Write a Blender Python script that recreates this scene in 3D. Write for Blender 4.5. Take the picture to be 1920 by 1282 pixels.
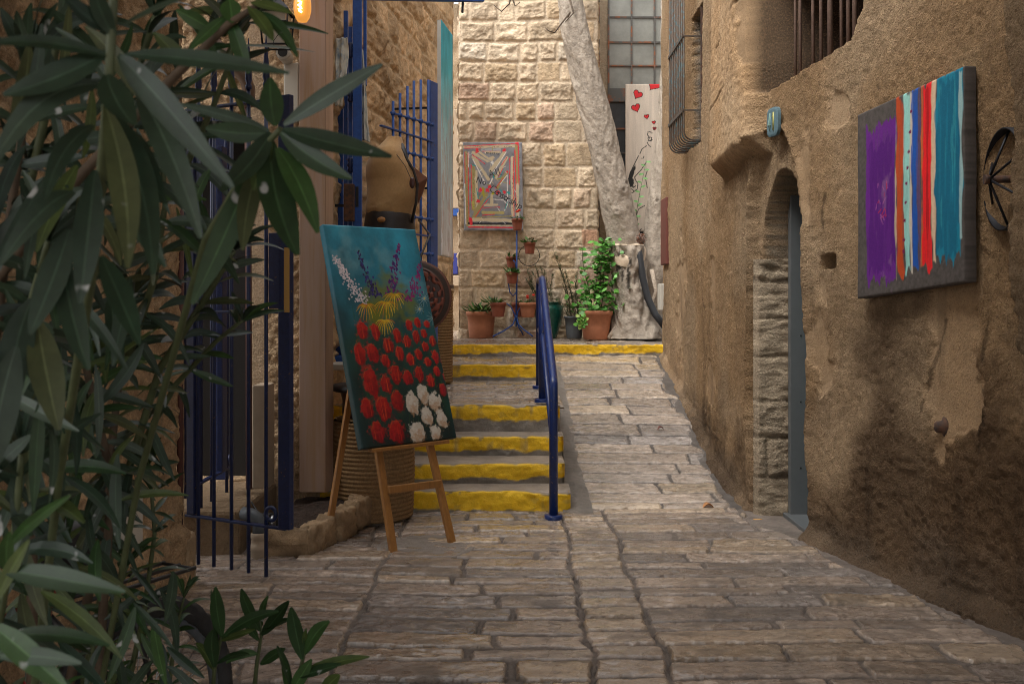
import bpy, math, random
import numpy as np
from mathutils import Vector, Matrix

random.seed(7)
C = bpy.context.scene.collection
SC = bpy.context.scene
for _o in list(bpy.data.objects):
    bpy.data.objects.remove(_o)

# ------------------------------------------------------------------ camera
FPX = 1867.0                       # focal length in pixels of a 1920 wide frame
EYE = 1.5
cam = bpy.data.cameras.new("camera")
cam.sensor_width = 36.0
cam.lens = 36.0 * FPX / 1920.0
cam.shift_y = -81.0 / 1920.0       # rising-front style framing keeps verticals upright
cam.clip_start = 0.05
cam.clip_end = 400
cam.dof.use_dof = True
cam.dof.focus_distance = 7.5
cam.dof.aperture_fstop = 9.0
camo = bpy.data.objects.new("camera", cam)
camo.location = (0, 0, EYE)
camo.rotation_euler = (math.radians(90), 0, 0)
C.objects.link(camo)
SC.camera = camo

# ------------------------------------------------------------------ light
SUN_EL, SUN_AZ = 58.0, 230.0       # azimuth clockwise from +Y (the view direction)
w = bpy.data.worlds.new("World")
SC.world = w
w.use_nodes = True
nt = w.node_tree
sky = nt.nodes.new("ShaderNodeTexSky")
sky.sky_type = 'NISHITA'
sky.sun_disc = False
sky.sun_elevation = math.radians(SUN_EL)
sky.sun_rotation = math.radians(SUN_AZ)
sky.air_density = 1.0
sky.dust_density = 4.0
hs = nt.nodes.new("ShaderNodeHueSaturation")
hs.inputs['Saturation'].default_value = 0.06
bg = nt.nodes["Background"]
nt.links.new(sky.outputs[0], hs.inputs['Color'])
nt.links.new(hs.outputs[0], bg.inputs['Color'])
bg.inputs['Strength'].default_value = 0.15
sl = bpy.data.lights.new("sun", 'SUN')
sl.energy = 1.05
sl.angle = math.radians(32)
sl.color = (1.0, 0.95, 0.87)
so = bpy.data.objects.new("sun", sl)
d = Vector((math.sin(math.radians(SUN_AZ)) * math.cos(math.radians(SUN_EL)),
            math.cos(math.radians(SUN_AZ)) * math.cos(math.radians(SUN_EL)),
            math.sin(math.radians(SUN_EL))))
so.rotation_euler = d.to_track_quat('Z', 'Y').to_euler()
so.location = (0, 0, 20)
C.objects.link(so)

SC.view_settings.view_transform = 'Standard'
SC.view_settings.look = 'None'
SC.view_settings.gamma = 1.0
SC.view_settings.exposure = 1.32
SC.render.engine = 'CYCLES'
SC.cycles.max_bounces = 8
SC.cycles.diffuse_bounces = 5
SC.cycles.use_denoising = True
SC.cycles.denoising_prefilter = 'NONE'
SC.cycles.pixel_filter_type = 'BLACKMAN_HARRIS'
SC.cycles.filter_width = 1.0
SC.cycles.sample_clamp_indirect = 6.0

# ------------------------------------------------------------------ small maths
def P(px, py, Y):
    return np.array([(px - 960.0) * Y / FPX, Y, EYE - (py - 560.0) * Y / FPX])

def s2l(r, g, b):
    f = lambda c: (c / 255.0 / 12.92) if c / 255.0 <= 0.04045 else ((c / 255.0 + 0.055) / 1.055) ** 2.4
    return (f(r), f(g), f(b))

def _h(ix, iy, seed):
    h = (ix.astype(np.int64) * 374761393 + iy.astype(np.int64) * 668265263 + seed * 974634761) & 0xFFFFFFFF
    h = ((h ^ (h >> 13)) * 1274126177) & 0xFFFFFFFF
    h = ((h ^ (h >> 16)) * 2246822519) & 0xFFFFFFFF
    return ((h ^ (h >> 15)) & 0xFFFFFF) / float(0xFFFFFF)

def vn(x, y, seed=0):
    x = np.asarray(x, float); y = np.asarray(y, float)
    ix = np.floor(x); iy = np.floor(y)
    fx = x - ix; fy = y - iy
    fx = fx * fx * fx * (fx * (fx * 6 - 15) + 10); fy = fy * fy * fy * (fy * (fy * 6 - 15) + 10)
    a = _h(ix, iy, seed); b = _h(ix + 1, iy, seed); c = _h(ix, iy + 1, seed); e = _h(ix + 1, iy + 1, seed)
    return (a + (b - a) * fx + (c - a) * fy + (a - b - c + e) * fx * fy) * 2 - 1

def fbm(x, y, seed=0, octv=4, gain=0.5):
    t = 0; a = 1.0; n = 0
    for k in range(octv):
        t = t + a * vn(x * 2 ** k + 17.3 * k, y * 2 ** k - 9.1 * k, seed + k); n += a; a *= gain
    return t / n * 1.6

def sstep(a, b, x):
    t = np.clip((x - a) / (b - a + 1e-12), 0, 1)
    return t * t * (3 - 2 * t)

def lerp(a, b, t):
    return a + (b - a) * t

# ------------------------------------------------------------------ object helpers
WL = {}
def tag(o, label=None, cat=None, group=None, kind=None):
    if label: o['label'] = label
    if cat: o['category'] = cat
    if group: o['group'] = group
    if kind: o['kind'] = kind
    return o

def thing(name, loc, label, cat, group=None):
    o = bpy.data.objects.new(name, None)
    o.empty_display_size = 0.1
    o.location = Vector([float(v) for v in loc])
    C.objects.link(o)
    WL[o.name] = np.array([float(v) for v in loc])
    return tag(o, label, cat, group)

def link(name, me, mat, parent=None, loc=None):
    o = bpy.data.objects.new(name, me)
    C.objects.link(o)
    if mat: me.materials.append(mat)
    if parent is not None:
        o.parent = parent
    if loc is not None:
        o.location = Vector([float(v) for v in loc])
    return o

class MB:
    """collects geometry for one mesh object"""
    def __init__(s):
        s.v = []; s.f = []; s.c = []; s.sm = []; s.col = (1, 1, 1)
    def add(s, vs, fs, smooth=True, cols=None):
        b = len(s.v)
        s.v.extend([tuple(float(q) for q in p) for p in vs])
        s.f.extend([tuple(b + i for i in f) for f in fs])
        s.sm.extend([smooth] * len(fs))
        s.c.extend(cols if cols is not None else [s.col] * len(vs))
        return s
    def box(s, lo, hi, M=None):
        x0, y0, z0 = lo; x1, y1, z1 = hi
        vs = [(x0, y0, z0), (x1, y0, z0), (x1, y1, z0), (x0, y1, z0), (x0, y0, z1), (x1, y0, z1), (x1, y1, z1), (x0, y1, z1)]
        return s.hexa(vs if M is None else [tuple(M @ Vector(p)) for p in vs])
    def hexa(s, vs):
        return s.add(vs, [(3, 2, 1, 0), (4, 5, 6, 7), (0, 1, 5, 4), (1, 2, 6, 5), (2, 3, 7, 6), (3, 0, 4, 7)], False)
    def beam(s, p, q, w, h, up=(0, 0, 1)):
        p = Vector(p); q = Vector(q); dd = (q - p).normalized()
        sd = dd.cross(Vector(up))
        if sd.length < 1e-4: sd = dd.cross(Vector((1, 0, 0)))
        sd.normalize(); u = sd.cross(dd)
        a = sd * w / 2; b = u * h / 2
        return s.hexa([p - a - b, p + a - b, q + a - b, q - a - b, p - a + b, p + a + b, q + a + b, q - a + b])
    def tube(s, pts, rad, n=10, cap=True, disp=None):
        pts = [Vector([float(c) for c in p]) for p in pts]
        if not hasattr(rad, '__len__'): rad = [rad] * len(pts)
        vs = []; fs = []
        up = None
        for i, p in enumerate(pts):
            t = (pts[min(i + 1, len(pts) - 1)] - pts[max(i - 1, 0)])
            if t.length < 1e-9: t = Vector((0, 0, 1))
            t.normalize()
            if up is None:
                up = t.orthogonal().normalized()
            up = (up - t * up.dot(t))
            if up.length < 1e-6: up = t.orthogonal()
            up.normalize(); sd = t.cross(up)
            for k in range(n):
                a = 2 * math.pi * k / n
                r = rad[i]
                if disp: r += disp(i, a, p)
                vs.append(p + (up * math.cos(a) + sd * math.sin(a)) * r)
        for i in range(len(pts) - 1):
            for k in range(n):
                fs.append((i * n + k, i * n + (k + 1) % n, (i + 1) * n + (k + 1) % n, (i + 1) * n + k))
        s.add(vs, fs, True)
        if cap:
            b = len(s.v) - len(vs)
            s.f.append(tuple(b + k for k in range(n))[::-1]); s.sm.append(False)
            e = b + (len(pts) - 1) * n
            s.f.append(tuple(e + k for k in range(n))); s.sm.append(False)
        return s
    def lathe(s, prof, n=32, cen=(0, 0, 0), disp=None, sq=None):
        vs = []; fs = []
        for i, (r, z) in enumerate(prof):
            for k in range(n):
                a = 2 * math.pi * k / n
                rr = r + (disp(i, a) if disp else 0)
                if sq:
                    ca, sa = math.cos(a), math.sin(a)
                    m = (abs(ca) ** sq + abs(sa) ** sq) ** (-1.0 / sq)
                    vs.append((cen[0] + rr * m * ca, cen[1] + rr * m * sa, cen[2] + z))
                else:
                    vs.append((cen[0] + rr * math.cos(a), cen[1] + rr * math.sin(a), cen[2] + z))
        for i in range(len(prof) - 1):
            for k in range(n):
                fs.append((i * n + k, i * n + (k + 1) % n, (i + 1) * n + (k + 1) % n, (i + 1) * n + k))
        return s.add(vs, fs, True)
    def ball(s, c, r, n=12, sc=(1, 1, 1)):
        vs = []; fs = []
        m = max(4, n // 2)
        for i in range(m + 1):
            t = math.pi * i / m
            for k in range(n):
                a = 2 * math.pi * k / n
                vs.append((c[0] + r * sc[0] * math.sin(t) * math.cos(a), c[1] + r * sc[1] * math.sin(t) * math.sin(a), c[2] + r * sc[2] * math.cos(t)))
        for i in range(m):
            for k in range(n):
                fs.append((i * n + k, (i + 1) * n + k, (i + 1) * n + (k + 1) % n, i * n + (k + 1) % n))
        return s.add(vs, fs, True)
    def leaf(s, b, t, wid, droop=0.0, roll=0.0, n=6, col=(1, 1, 1), mid=(1, 1, 1), fold=0.18, nrm=None):
        """one leaf blade from b to t with a folded midrib, bending down by droop"""
        b = Vector([float(c) for c in b]); t = Vector([float(c) for c in t])
        ax = t - b; L = ax.length
        if L < 1e-6: return s
        a = ax / L
        ref = Vector(nrm) if nrm is not None else Vector((0, 0, 1))
        sd = a.cross(ref)
        if sd.length < 0.05: sd = a.cross(Vector((0.3, -1, 0.1)))
        sd.normalize(); nn = sd.cross(a)
        hsh = math.sin(b[0] * 913.7 + t[2] * 431.3 + b[1] * 77.7) ; bow = .05 * hsh; curl = .10 * math.sin(hsh * 57.0)
        if roll:
            R = Matrix.Rotation(roll, 3, a); sd = R @ sd; nn = R @ nn
        vs = []; fs = []; cs = []
        cr = (-1.0, -0.10, 0.0, 0.10, 1.0)
        for i in range(n + 1):
            u = i / n
            ww = wid * 0.5 * (math.sin(math.pi * min(1, (u * 0.93 + 0.035))) ** 0.8) * (1.12 - 0.24 * u)
            bend = 4 * u * (1 - u)
            c = b + a * (L * u) + Vector((0, 0, 1)) * droop * bend + sd * (bow * L * bend) + nn * (curl * L * (u * u))
            for q in cr:
                vs.append(c + sd * ww * q + nn * (abs(q) * ww * fold * (1 if abs(q) > .5 else .0)))
                cs.append(mid if abs(q) < 0.05 else col)
        m = len(cr)
        for i in range(n):
            for k in range(m - 1):
                fs.append((i * m + k, i * m + k + 1, (i + 1) * m + k + 1, (i + 1) * m + k))
        return s.add(vs, fs, True, cs)
    def build(s, name, mat, parent=None, bevel=0.0, colored=False, sub=0, local=False):
        vs = np.array(s.v, float)
        if parent is not None:
            off = np.zeros(3) if local else WL.get(parent.name, np.zeros(3))
        else:
            off = np.array([vs[:, 0].mean(), vs[:, 1].mean(), vs[:, 2].min()])
        me = bpy.data.meshes.new(name)
        me.from_pydata([tuple(v) for v in (vs - off)], [], s.f)
        me.polygons.foreach_set('use_smooth', s.sm)
        if colored:
            at = me.color_attributes.new('Col', 'FLOAT_COLOR', 'POINT')
            c = np.ones((len(s.c), 4)); c[:, :3] = np.array(s.c)
            at.data.foreach_set('color', c.ravel())
        me.update()
        o = link(name, me, mat, parent, None if parent is not None else off)
        WL[o.name] = off
        if bevel:
            m = o.modifiers.new('bevel', 'BEVEL'); m.width = bevel; m.segments = 2; m.limit_method = 'ANGLE'
        if sub:
            m = o.modifiers.new('subd', 'SUBSURF'); m.levels = sub; m.render_levels = sub
        return o

def grid_mesh(name, pos, mat, parent=None, col=None, flip=False, attrs=None, rim=None):
    """pos (ny, nx, 3): a sheet of quads; col (ny, nx, 3)"""
    ny, nx = pos.shape[:2]
    if parent is not None: off = WL.get(parent.name, np.zeros(3))
    else: off = np.array([pos[..., 0].mean(), pos[..., 1].mean(), pos[..., 2].min()])
    v = (pos - off).reshape(-1, 3)
    i = np.arange(ny * nx).reshape(ny, nx)
    q = np.stack([i[:-1, :-1], i[:-1, 1:], i[1:, 1:], i[1:, :-1]], -1).reshape(-1, 4)
    if flip: q = q[:, ::-1]
    extra = []
    c3 = None if col is None else col.reshape(-1, 3)
    if rim is not None:            # a rim of given direction closes the sheet into a slab
        loop = np.concatenate([i[0, :], i[1:, -1], i[-1, -2::-1], i[-2:0:-1, 0]])
        nv = len(v)
        v = np.vstack([v, v[loop] + np.array(rim)])
        k = np.arange(len(loop)); k2 = (k + 1) % len(loop)
        rq = np.stack([loop[k], nv + k, nv + k2, loop[k2]], -1)
        if flip: rq = rq[:, ::-1]
        q = np.vstack([q, rq])
        if c3 is not None: c3 = np.vstack([c3, c3[loop]])
    me = bpy.data.meshes.new(name)
    nq = len(q)
    me.vertices.add(len(v)); me.vertices.foreach_set('co', v.ravel())
    me.loops.add(nq * 4); me.loops.foreach_set('vertex_index', q.ravel().astype(np.int32))
    me.polygons.add(nq)
    me.polygons.foreach_set('loop_start', np.arange(0, nq * 4, 4, dtype=np.int32))
    me.polygons.foreach_set('use_smooth', np.ones(nq, bool))
    me.update(calc_edges=True)
    me.validate()
    if c3 is not None:
        at = me.color_attributes.new('Col', 'FLOAT_COLOR', 'POINT')
        c = np.ones((len(v), 4)); c[:, :3] = np.clip(c3, 0, 1)
        at.data.foreach_set('color', c.ravel())
    for an, av in (attrs or {}).items():
        at = me.attributes.new(an, 'FLOAT', 'POINT')
        full = np.zeros(len(v)); full[:ny * nx] = av.ravel()
        at.data.foreach_set('value', full)
    o = link(name, me, mat, parent, None if parent is not None else off)
    WL[o.name] = off
    return o

# ------------------------------------------------------------------ materials
def mat(name, color=None, rough=0.7, spec=0.5, metal=0.0, attr=None, var=0.0, vscale=8.0, bumps=(), rough_attr=None,
        emit=None, estr=0.0, coat=0.0, trans=0.0, alt=None, stretch=None, spots=None, alpha=None, sheen=0.0, bump_attr=None, coat_attr=None):
    m = bpy.data.materials.new(name)
    m.use_nodes = True
    t = m.node_tree; N = t.nodes; L = t.links
    b = N['Principled BSDF']
    b.inputs['Roughness'].default_value = rough
    b.inputs['Specular IOR Level'].default_value = spec
    b.inputs['Metallic'].default_value = metal
    if coat: b.inputs['Coat Weight'].default_value = coat
    if coat_attr:
        b.inputs['Coat Roughness'].default_value = 0.17
        ca_ = N.new('ShaderNodeAttribute'); ca_.attribute_name = coat_attr; L.new(ca_.outputs['Fac'], b.inputs['Coat Weight'])
    if sheen: b.inputs['Sheen Weight'].default_value = sheen
    if trans: b.inputs['Transmission Weight'].default_value = trans
    if alpha is not None: b.inputs['Alpha'].default_value = alpha
    tc = N.new('ShaderNodeTexCoord')
    vec = tc.outputs['Object']
    if stretch:
        mp = N.new('ShaderNodeMapping'); mp.inputs['Scale'].default_value = stretch
        L.new(vec, mp.inputs['Vector']); vec = mp.outputs['Vector']
    if attr:
        a = N.new('ShaderNodeAttribute'); a.attribute_name = attr; src = a.outputs['Color']
    else:
        rgb = N.new('ShaderNodeRGB'); rgb.outputs[0].default_value = (*color, 1); src = rgb.outputs[0]
    if alt:
        nz = N.new('ShaderNodeTexNoise'); nz.inputs['Scale'].default_value = vscale; nz.inputs['Detail'].default_value = 8
        nz.inputs['Roughness'].default_value = 0.65
        L.new(vec, nz.inputs['Vector'])
        rp = N.new('ShaderNodeValToRGB'); rp.color_ramp.elements[0].position = alt[1]; rp.color_ramp.elements[1].position = alt[2]
        L.new(nz.outputs['Fac'], rp.inputs['Fac'])
        mx = N.new('ShaderNodeMix'); mx.data_type = 'RGBA'
        L.new(rp.outputs['Color'], mx.inputs['Factor']); L.new(src, mx.inputs['A']); mx.inputs['B'].default_value = (*alt[0], 1)
        src = mx.outputs['Result']
    if var:
        nz = N.new('ShaderNodeTexNoise'); nz.inputs['Scale'].default_value = vscale; nz.inputs['Detail'].default_value = 6
        nz.inputs['Roughness'].default_value = 0.7
        L.new(vec, nz.inputs['Vector'])
        mr = N.new('ShaderNodeMapRange'); mr.inputs['From Min'].default_value = 0.25; mr.inputs['From Max'].default_value = 0.75
        mr.inputs['To Min'].default_value = 1 - var; mr.inputs['To Max'].default_value = 1 + var
        L.new(nz.outputs['Fac'], mr.inputs['Value'])
        mx = N.new('ShaderNodeMix'); mx.data_type = 'RGBA'; mx.blend_type = 'MULTIPLY'; mx.inputs['Factor'].default_value = 1
        L.new(src, mx.inputs['A']); L.new(mr.outputs['Result'], mx.inputs['B'])
        src = mx.outputs['Result']
    if spots:
        vo = N.new('ShaderNodeTexNoise'); vo.inputs['Scale'].default_value = spots[1]; vo.inputs['Detail'].default_value = 2
        L.new(tc.outputs['Object'], vo.inputs['Vector'])
        rp = N.new('ShaderNodeValToRGB'); rp.color_ramp.elements[0].position = spots[2]; rp.color_ramp.elements[1].position = spots[2] + 0.05
        L.new(vo.outputs['Fac'], rp.inputs['Fac'])
        mx = N.new('ShaderNodeMix'); mx.data_type = 'RGBA'
        L.new(rp.outputs['Color'], mx.inputs['Factor']); L.new(src, mx.inputs['A']); mx.inputs['B'].default_value = (*spots[0], 1)
        src = mx.outputs['Result']
    L.new(src, b.inputs['Base Color'])
    if rough_attr:
        a = N.new('ShaderNodeAttribute'); a.attribute_name = rough_attr
        L.new(a.outputs['Fac'], b.inputs['Roughness'])
    last = None
    for (kind, scale, strength, dist) in bumps:
        if kind == 'noise':
            nz = N.new('ShaderNodeTexNoise'); nz.inputs['Scale'].default_value = scale; nz.inputs['Detail'].default_value = 6
            nz.inputs['Roughness'].default_value = 0.65; out = nz.outputs['Fac']
        elif kind == 'voro':
            nz = N.new('ShaderNodeTexVoronoi'); nz.inputs['Scale'].default_value = scale; out = nz.outputs['Distance']
        elif kind == 'wave':
            nz = N.new('ShaderNodeTexWave'); nz.inputs['Scale'].default_value = scale; nz.inputs['Distortion'].default_value = 3.0
            out = nz.outputs['Fac']
        L.new(vec, nz.inputs['Vector'])
        bp = N.new('ShaderNodeBump'); bp.inputs['Strength'].default_value = strength; bp.inputs['Distance'].default_value = dist
        L.new(out, bp.inputs['Height'])
        if bump_attr:
            ba = N.new('ShaderNodeAttribute'); ba.attribute_name = bump_attr
            ml = N.new('ShaderNodeMath'); ml.operation = 'MULTIPLY'; ml.inputs[1].default_value = strength
            L.new(ba.outputs['Fac'], ml.inputs[0]); L.new(ml.outputs[0], bp.inputs['Strength'])
        if last is not None: L.new(last, bp.inputs['Normal'])
        last = bp.outputs['Normal']
    if last is not None: L.new(last, b.inputs['Normal'])
    if emit:
        b.inputs['Emission Color'].default_value = (*emit, 1); b.inputs['Emission Strength'].default_value = estr
    return m

M = {}
M['plaster'] = mat('roughcast_plaster', attr='Col', rough=0.9, spec=0.2, var=0.40, vscale=75, bumps=(('noise', 72, 1.0, 0.020), ('noise', 200, 0.6, 0.006)))
M['render'] = mat('roughcast_render', attr='Col', rough=0.9, spec=0.2, var=0.50, vscale=85, alt=((0.15, 0.092, 0.052), 0.51, 0.66), bumps=(('noise', 72, 1.0, 0.055), ('noise', 30, 0.4, 0.02)), bump_attr='bumpy')
M['paving'] = mat('worn_limestone_paving', attr='Col', rough_attr='rough', spec=0.6, var=0.30, vscale=18, bumps=(('noise', 30, 0.7, 0.016), ('noise', 90, 0.5, 0.005)), stretch=(0.8, 1.15, 1), coat_attr='polish')
M['ashlar'] = mat('rough_ashlar', attr='Col', rough=0.9, spec=0.2, var=0.22, vscale=18, bumps=(('noise', 26, 0.8, 0.025), ('noise', 95, 0.5, 0.006)))
M['navy'] = mat('navy_gloss_paint', (0.010, 0.028, 0.13), rough=0.32, spec=0.5, var=0.3, vscale=30, bumps=(('noise', 60, 0.25, 0.004),), spots=((0.16, 0.13, 0.11), 48, 0.66))
M['blue'] = mat('blue_gate_paint', (0.018, 0.075, 0.30), rough=0.42, var=0.3, vscale=22, bumps=(('noise', 70, 0.3, 0.003),), spots=((0.10, 0.05, 0.03), 40, 0.70))
M['darkblue'] = mat('weathered_blue_paint', (0.006, 0.016, 0.070), rough=0.45, var=0.4, vscale=30, bumps=(('noise', 70, 0.3, 0.003),), spots=((0.10, 0.06, 0.04), 55, 0.68))
M['rust'] = mat('rusty_iron', (0.12, 0.055, 0.03), rough=0.8, metal=0.2, alt=((0.05, 0.035, 0.03), 0.4, 0.6), vscale=30, bumps=(('noise', 120, 0.5, 0.003),))
M['teal_rust'] = mat('rusted_teal_grille', (0.075, 0.05, 0.035), rough=0.75, alt=((0.05, 0.095, 0.105), 0.50, 0.62), vscale=26, bumps=(('noise', 120, 0.5, 0.003),))
M['bar'] = mat('brown_window_bar', (0.16, 0.10, 0.075), rough=0.8, var=0.4, vscale=60, bumps=(('noise', 150, 0.7, 0.004),))
M['iron'] = mat('dark_iron', (0.02, 0.02, 0.024), rough=0.5, metal=0.6, var=0.3, vscale=40)
M['black'] = mat('black_plastic', (0.015, 0.015, 0.016), rough=0.5)
M['steel'] = mat('grey_metal_frame', (0.098, 0.105, 0.109), rough=0.5, var=0.08, vscale=12, bumps=(('noise', 30, 0.1, 0.002),))
M['teal'] = mat('teal_door_paint', (0.02, 0.12, 0.14), rough=0.5)
M['dark'] = mat('dark_interior', (0.012, 0.010, 0.009), rough=0.9)
M['wood'] = mat('varnished_pine', (0.30, 0.135, 0.035), rough=0.42, var=0.3, vscale=9, stretch=(6, 6, 0.6), bumps=(('noise', 12, 0.15, 0.003),))
M['panel'] = mat('mauve_brown_panel', (0.36, 0.245, 0.185), rough=0.65, alt=((0.30, 0.185, 0.105), 0.42, 0.62), vscale=3.0, var=0.10, stretch=(9, 9, 0.45), bumps=(('noise', 9, 0.12, 0.004),))
M['panel_l'] = mat('pale_panel_edge', (0.46, 0.31, 0.22), rough=0.65, vscale=3, var=0.18, stretch=(9, 9, 0.5), bumps=(('noise', 9, 0.12, 0.004),))
M['rope'] = mat('jute_rope', (0.27, 0.17, 0.085), rough=0.95, spec=0.1, var=0.45, vscale=70, bumps=(('noise', 160, 0.7, 0.004),))
M['drum'] = mat('dark_red_wood', (0.05, 0.016, 0.012), rough=0.35, var=0.3, vscale=20)
M['knit'] = mat('camel_knit', (0.42, 0.26, 0.12), rough=0.95, spec=0.1, var=0.15, vscale=60, bumps=(('noise', 220, 0.5, 0.003),), sheen=0.25)
M['leather'] = mat('dark_leather', (0.018, 0.014, 0.014), rough=0.45, var=0.3, vscale=30, bumps=(('noise', 90, 0.3, 0.003),))
M['brownleather'] = mat('tooled_leather', attr='Col', rough=0.42, var=0.25, vscale=40, bumps=(('noise', 120, 0.3, 0.002),))
M['paint'] = mat('oil_on_canvas', attr='Col', rough=0.42, spec=0.4, var=0.12, vscale=60, bumps=(('noise', 190, 0.35, 0.002),))
M['paintm'] = mat('matt_paint_on_canvas', attr='Col', rough=0.75, spec=0.25, var=0.12, vscale=60, bumps=(('noise', 240, 0.5, 0.002),))
M['terra'] = mat('terracotta', (0.42, 0.165, 0.085), rough=0.8, var=0.22, vscale=10, bumps=(('noise', 60, 0.2, 0.004),))
M['terra2'] = mat('brown_plastic_pot', (0.27, 0.075, 0.04), rough=0.6, var=0.2, vscale=14)
M['greenjar'] = mat('green_glazed_jar', (0.008, 0.075, 0.055), rough=0.25, var=0.4, vscale=9, stretch=(1, 1, 5), bumps=(('noise', 12, 0.2, 0.01),))
M['greypot'] = mat('grey_plastic_bucket', (0.10, 0.115, 0.125), rough=0.6, var=0.15, vscale=8)
M['soil'] = mat('dark_soil', (0.05, 0.03, 0.02), rough=0.95, var=0.6, vscale=40, bumps=(('noise', 50, 1.0, 0.03),))
M['bark'] = mat('pale_smooth_bark', attr='Col', rough=0.85, spec=0.2, var=0.22, vscale=26, bumps=(('noise', 36, 0.7, 0.02), ('noise', 120, 0.4, 0.004)))
M['leafA'] = mat('oleander_leaf', attr='Col', rough=0.46, spec=0.4, var=0.35, vscale=32, spots=((0.36, 0.37, 0.36), 26, 0.685), bumps=(('noise', 60, 0.15, 0.003),))
M['leafB'] = mat('small_leaf', attr='Col', rough=0.45, spec=0.4, var=0.25, vscale=25)
M['stem'] = mat('green_stem', (0.06, 0.075, 0.03), rough=0.6, var=0.3, vscale=30)
M['woodstem'] = mat('woody_stem', (0.075, 0.05, 0.03), rough=0.8, var=0.4, vscale=30)
M['yellowstep'] = mat('yellow_painted_stone', attr='Col', rough=0.5, spec=0.4, var=0.12, vscale=20, bumps=(('noise', 24, 0.6, 0.02), ('noise', 80, 0.4, 0.005)))
M['glass'] = mat('dusty_pane', (0.26, 0.26, 0.23), rough=0.35, var=0.25, vscale=4)
M['darkglass'] = mat('dark_mesh_pane', (0.035, 0.037, 0.04), rough=0.35, var=0.3, vscale=10)
M['rustframe'] = mat('rusting_steel_window', (0.10, 0.095, 0.085), rough=0.75, alt=((0.26, 0.09, 0.035), 0.48, 0.6), vscale=6)
M['denim'] = mat('faded_denim', (0.50, 0.50, 0.45), rough=0.95, spec=0.1, alt=((0.22, 0.29, 0.36), 0.5, 0.62), vscale=9, bumps=(('noise', 200, 0.4, 0.002),))
M['white'] = mat('off_white_enamel', (0.55, 0.53, 0.48), rough=0.6, var=0.12, vscale=12)
M['beige'] = mat('beige_board', (0.36, 0.28, 0.20), rough=0.8, var=0.15, vscale=10, bumps=(('noise', 80, 0.2, 0.003),))
M['redpipe'] = mat('rust_red_pipe', (0.085, 0.028, 0.020), rough=0.6, var=0.3, vscale=20)
M['brownpipe'] = mat('brown_downpipe', (0.17, 0.115, 0.085), rough=0.6, var=0.2, vscale=14)
M['greypipe'] = mat('grey_plastic_pipe', (0.075, 0.085, 0.095), rough=0.55, var=0.25, vscale=14)
M['brass'] = mat('worn_brass', (0.32, 0.19, 0.06), rough=0.4, metal=0.8)
M['red'] = mat('red_bicycle_paint', (0.20, 0.012, 0.012), rough=0.3, coat=0.4)
M['chrome'] = mat('dull_chrome', (0.42, 0.43, 0.45), rough=0.3, metal=1.0)
M['tyre'] = mat('tyre_rubber', (0.022, 0.021, 0.021), rough=0.8, var=0.3, vscale=40)
M['bulb'] = mat('amber_bulb', (0.5, 0.25, 0.06), rough=0.2, emit=(1.0, 0.40, 0.07), estr=0.28)
M['filament'] = mat('filament', (1, 0.7, 0.3), emit=(1.0, 0.60, 0.20), estr=3.5)
M['lampglass'] = mat('leaded_glass', (0.55, 0.53, 0.48), rough=0.25, spec=0.6, var=0.1, vscale=6)
M['reddish'] = mat('brown_red_board', (0.13, 0.035, 0.025), rough=0.6)
M['deadleaf'] = mat('dry_leaf', (0.42, 0.19, 0.07), rough=0.8)
M['cream'] = mat('cream_plastic', (0.50, 0.47, 0.41), rough=0.6)
M['cable'] = mat('black_conduit', (0.022, 0.024, 0.028), rough=0.6)

# ================================================================== SETTING
RW_Y = np.array([-6.0, 2.0, 6.22, 6.95, 8.83, 10.1, 11.2, 12.05, 12.3, 20.0])
RW_X = np.array([1.827 + .258 * 12.22, 1.827 + .258 * 4.22, 1.827, 1.668, 1.75, 1.785, 1.81, 1.835, 1.87, 1.9])
def rwx(Y): return np.interp(Y, RW_Y, RW_X)
def rwall(px, off=0.0):            # depth at which the line of sight of a column meets the right wall
    r = (px - 960.0) / FPX
    lo, hi = 2.0, 12.3
    for _ in range(60):
        m_ = (lo + hi) / 2
        if rwx(m_) - off - r * m_ > 0: lo = m_
        else: hi = m_
    return (lo + hi) / 2
def PR(px, py, off=0.0):
    return P(px, py, rwall(px, off))
RAMP_Y = np.array([0, 6.9, 7.4, 8.0, 8.83, 9.6, 10.1, 11.2, 12.05, 13.0])
RAMP_Z = np.array([0, 0.0, 0.03, 0.085, 0.19, 0.33, 0.43, 0.625, 0.80, 0.80])
def rampz(Y): return np.interp(Y, RAMP_Y, RAMP_Z)
STEP_Y = [6.99, 7.26, 7.62, 7.88, 10.49, 12.05]
STEP_Z = [0.15, 0.30, 0.45, 0.66, 0.81, 0.95]
def lwx(Y): return -0.75 - 0.113 * (14.0 - Y)       # the long stone wall on the left

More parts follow.
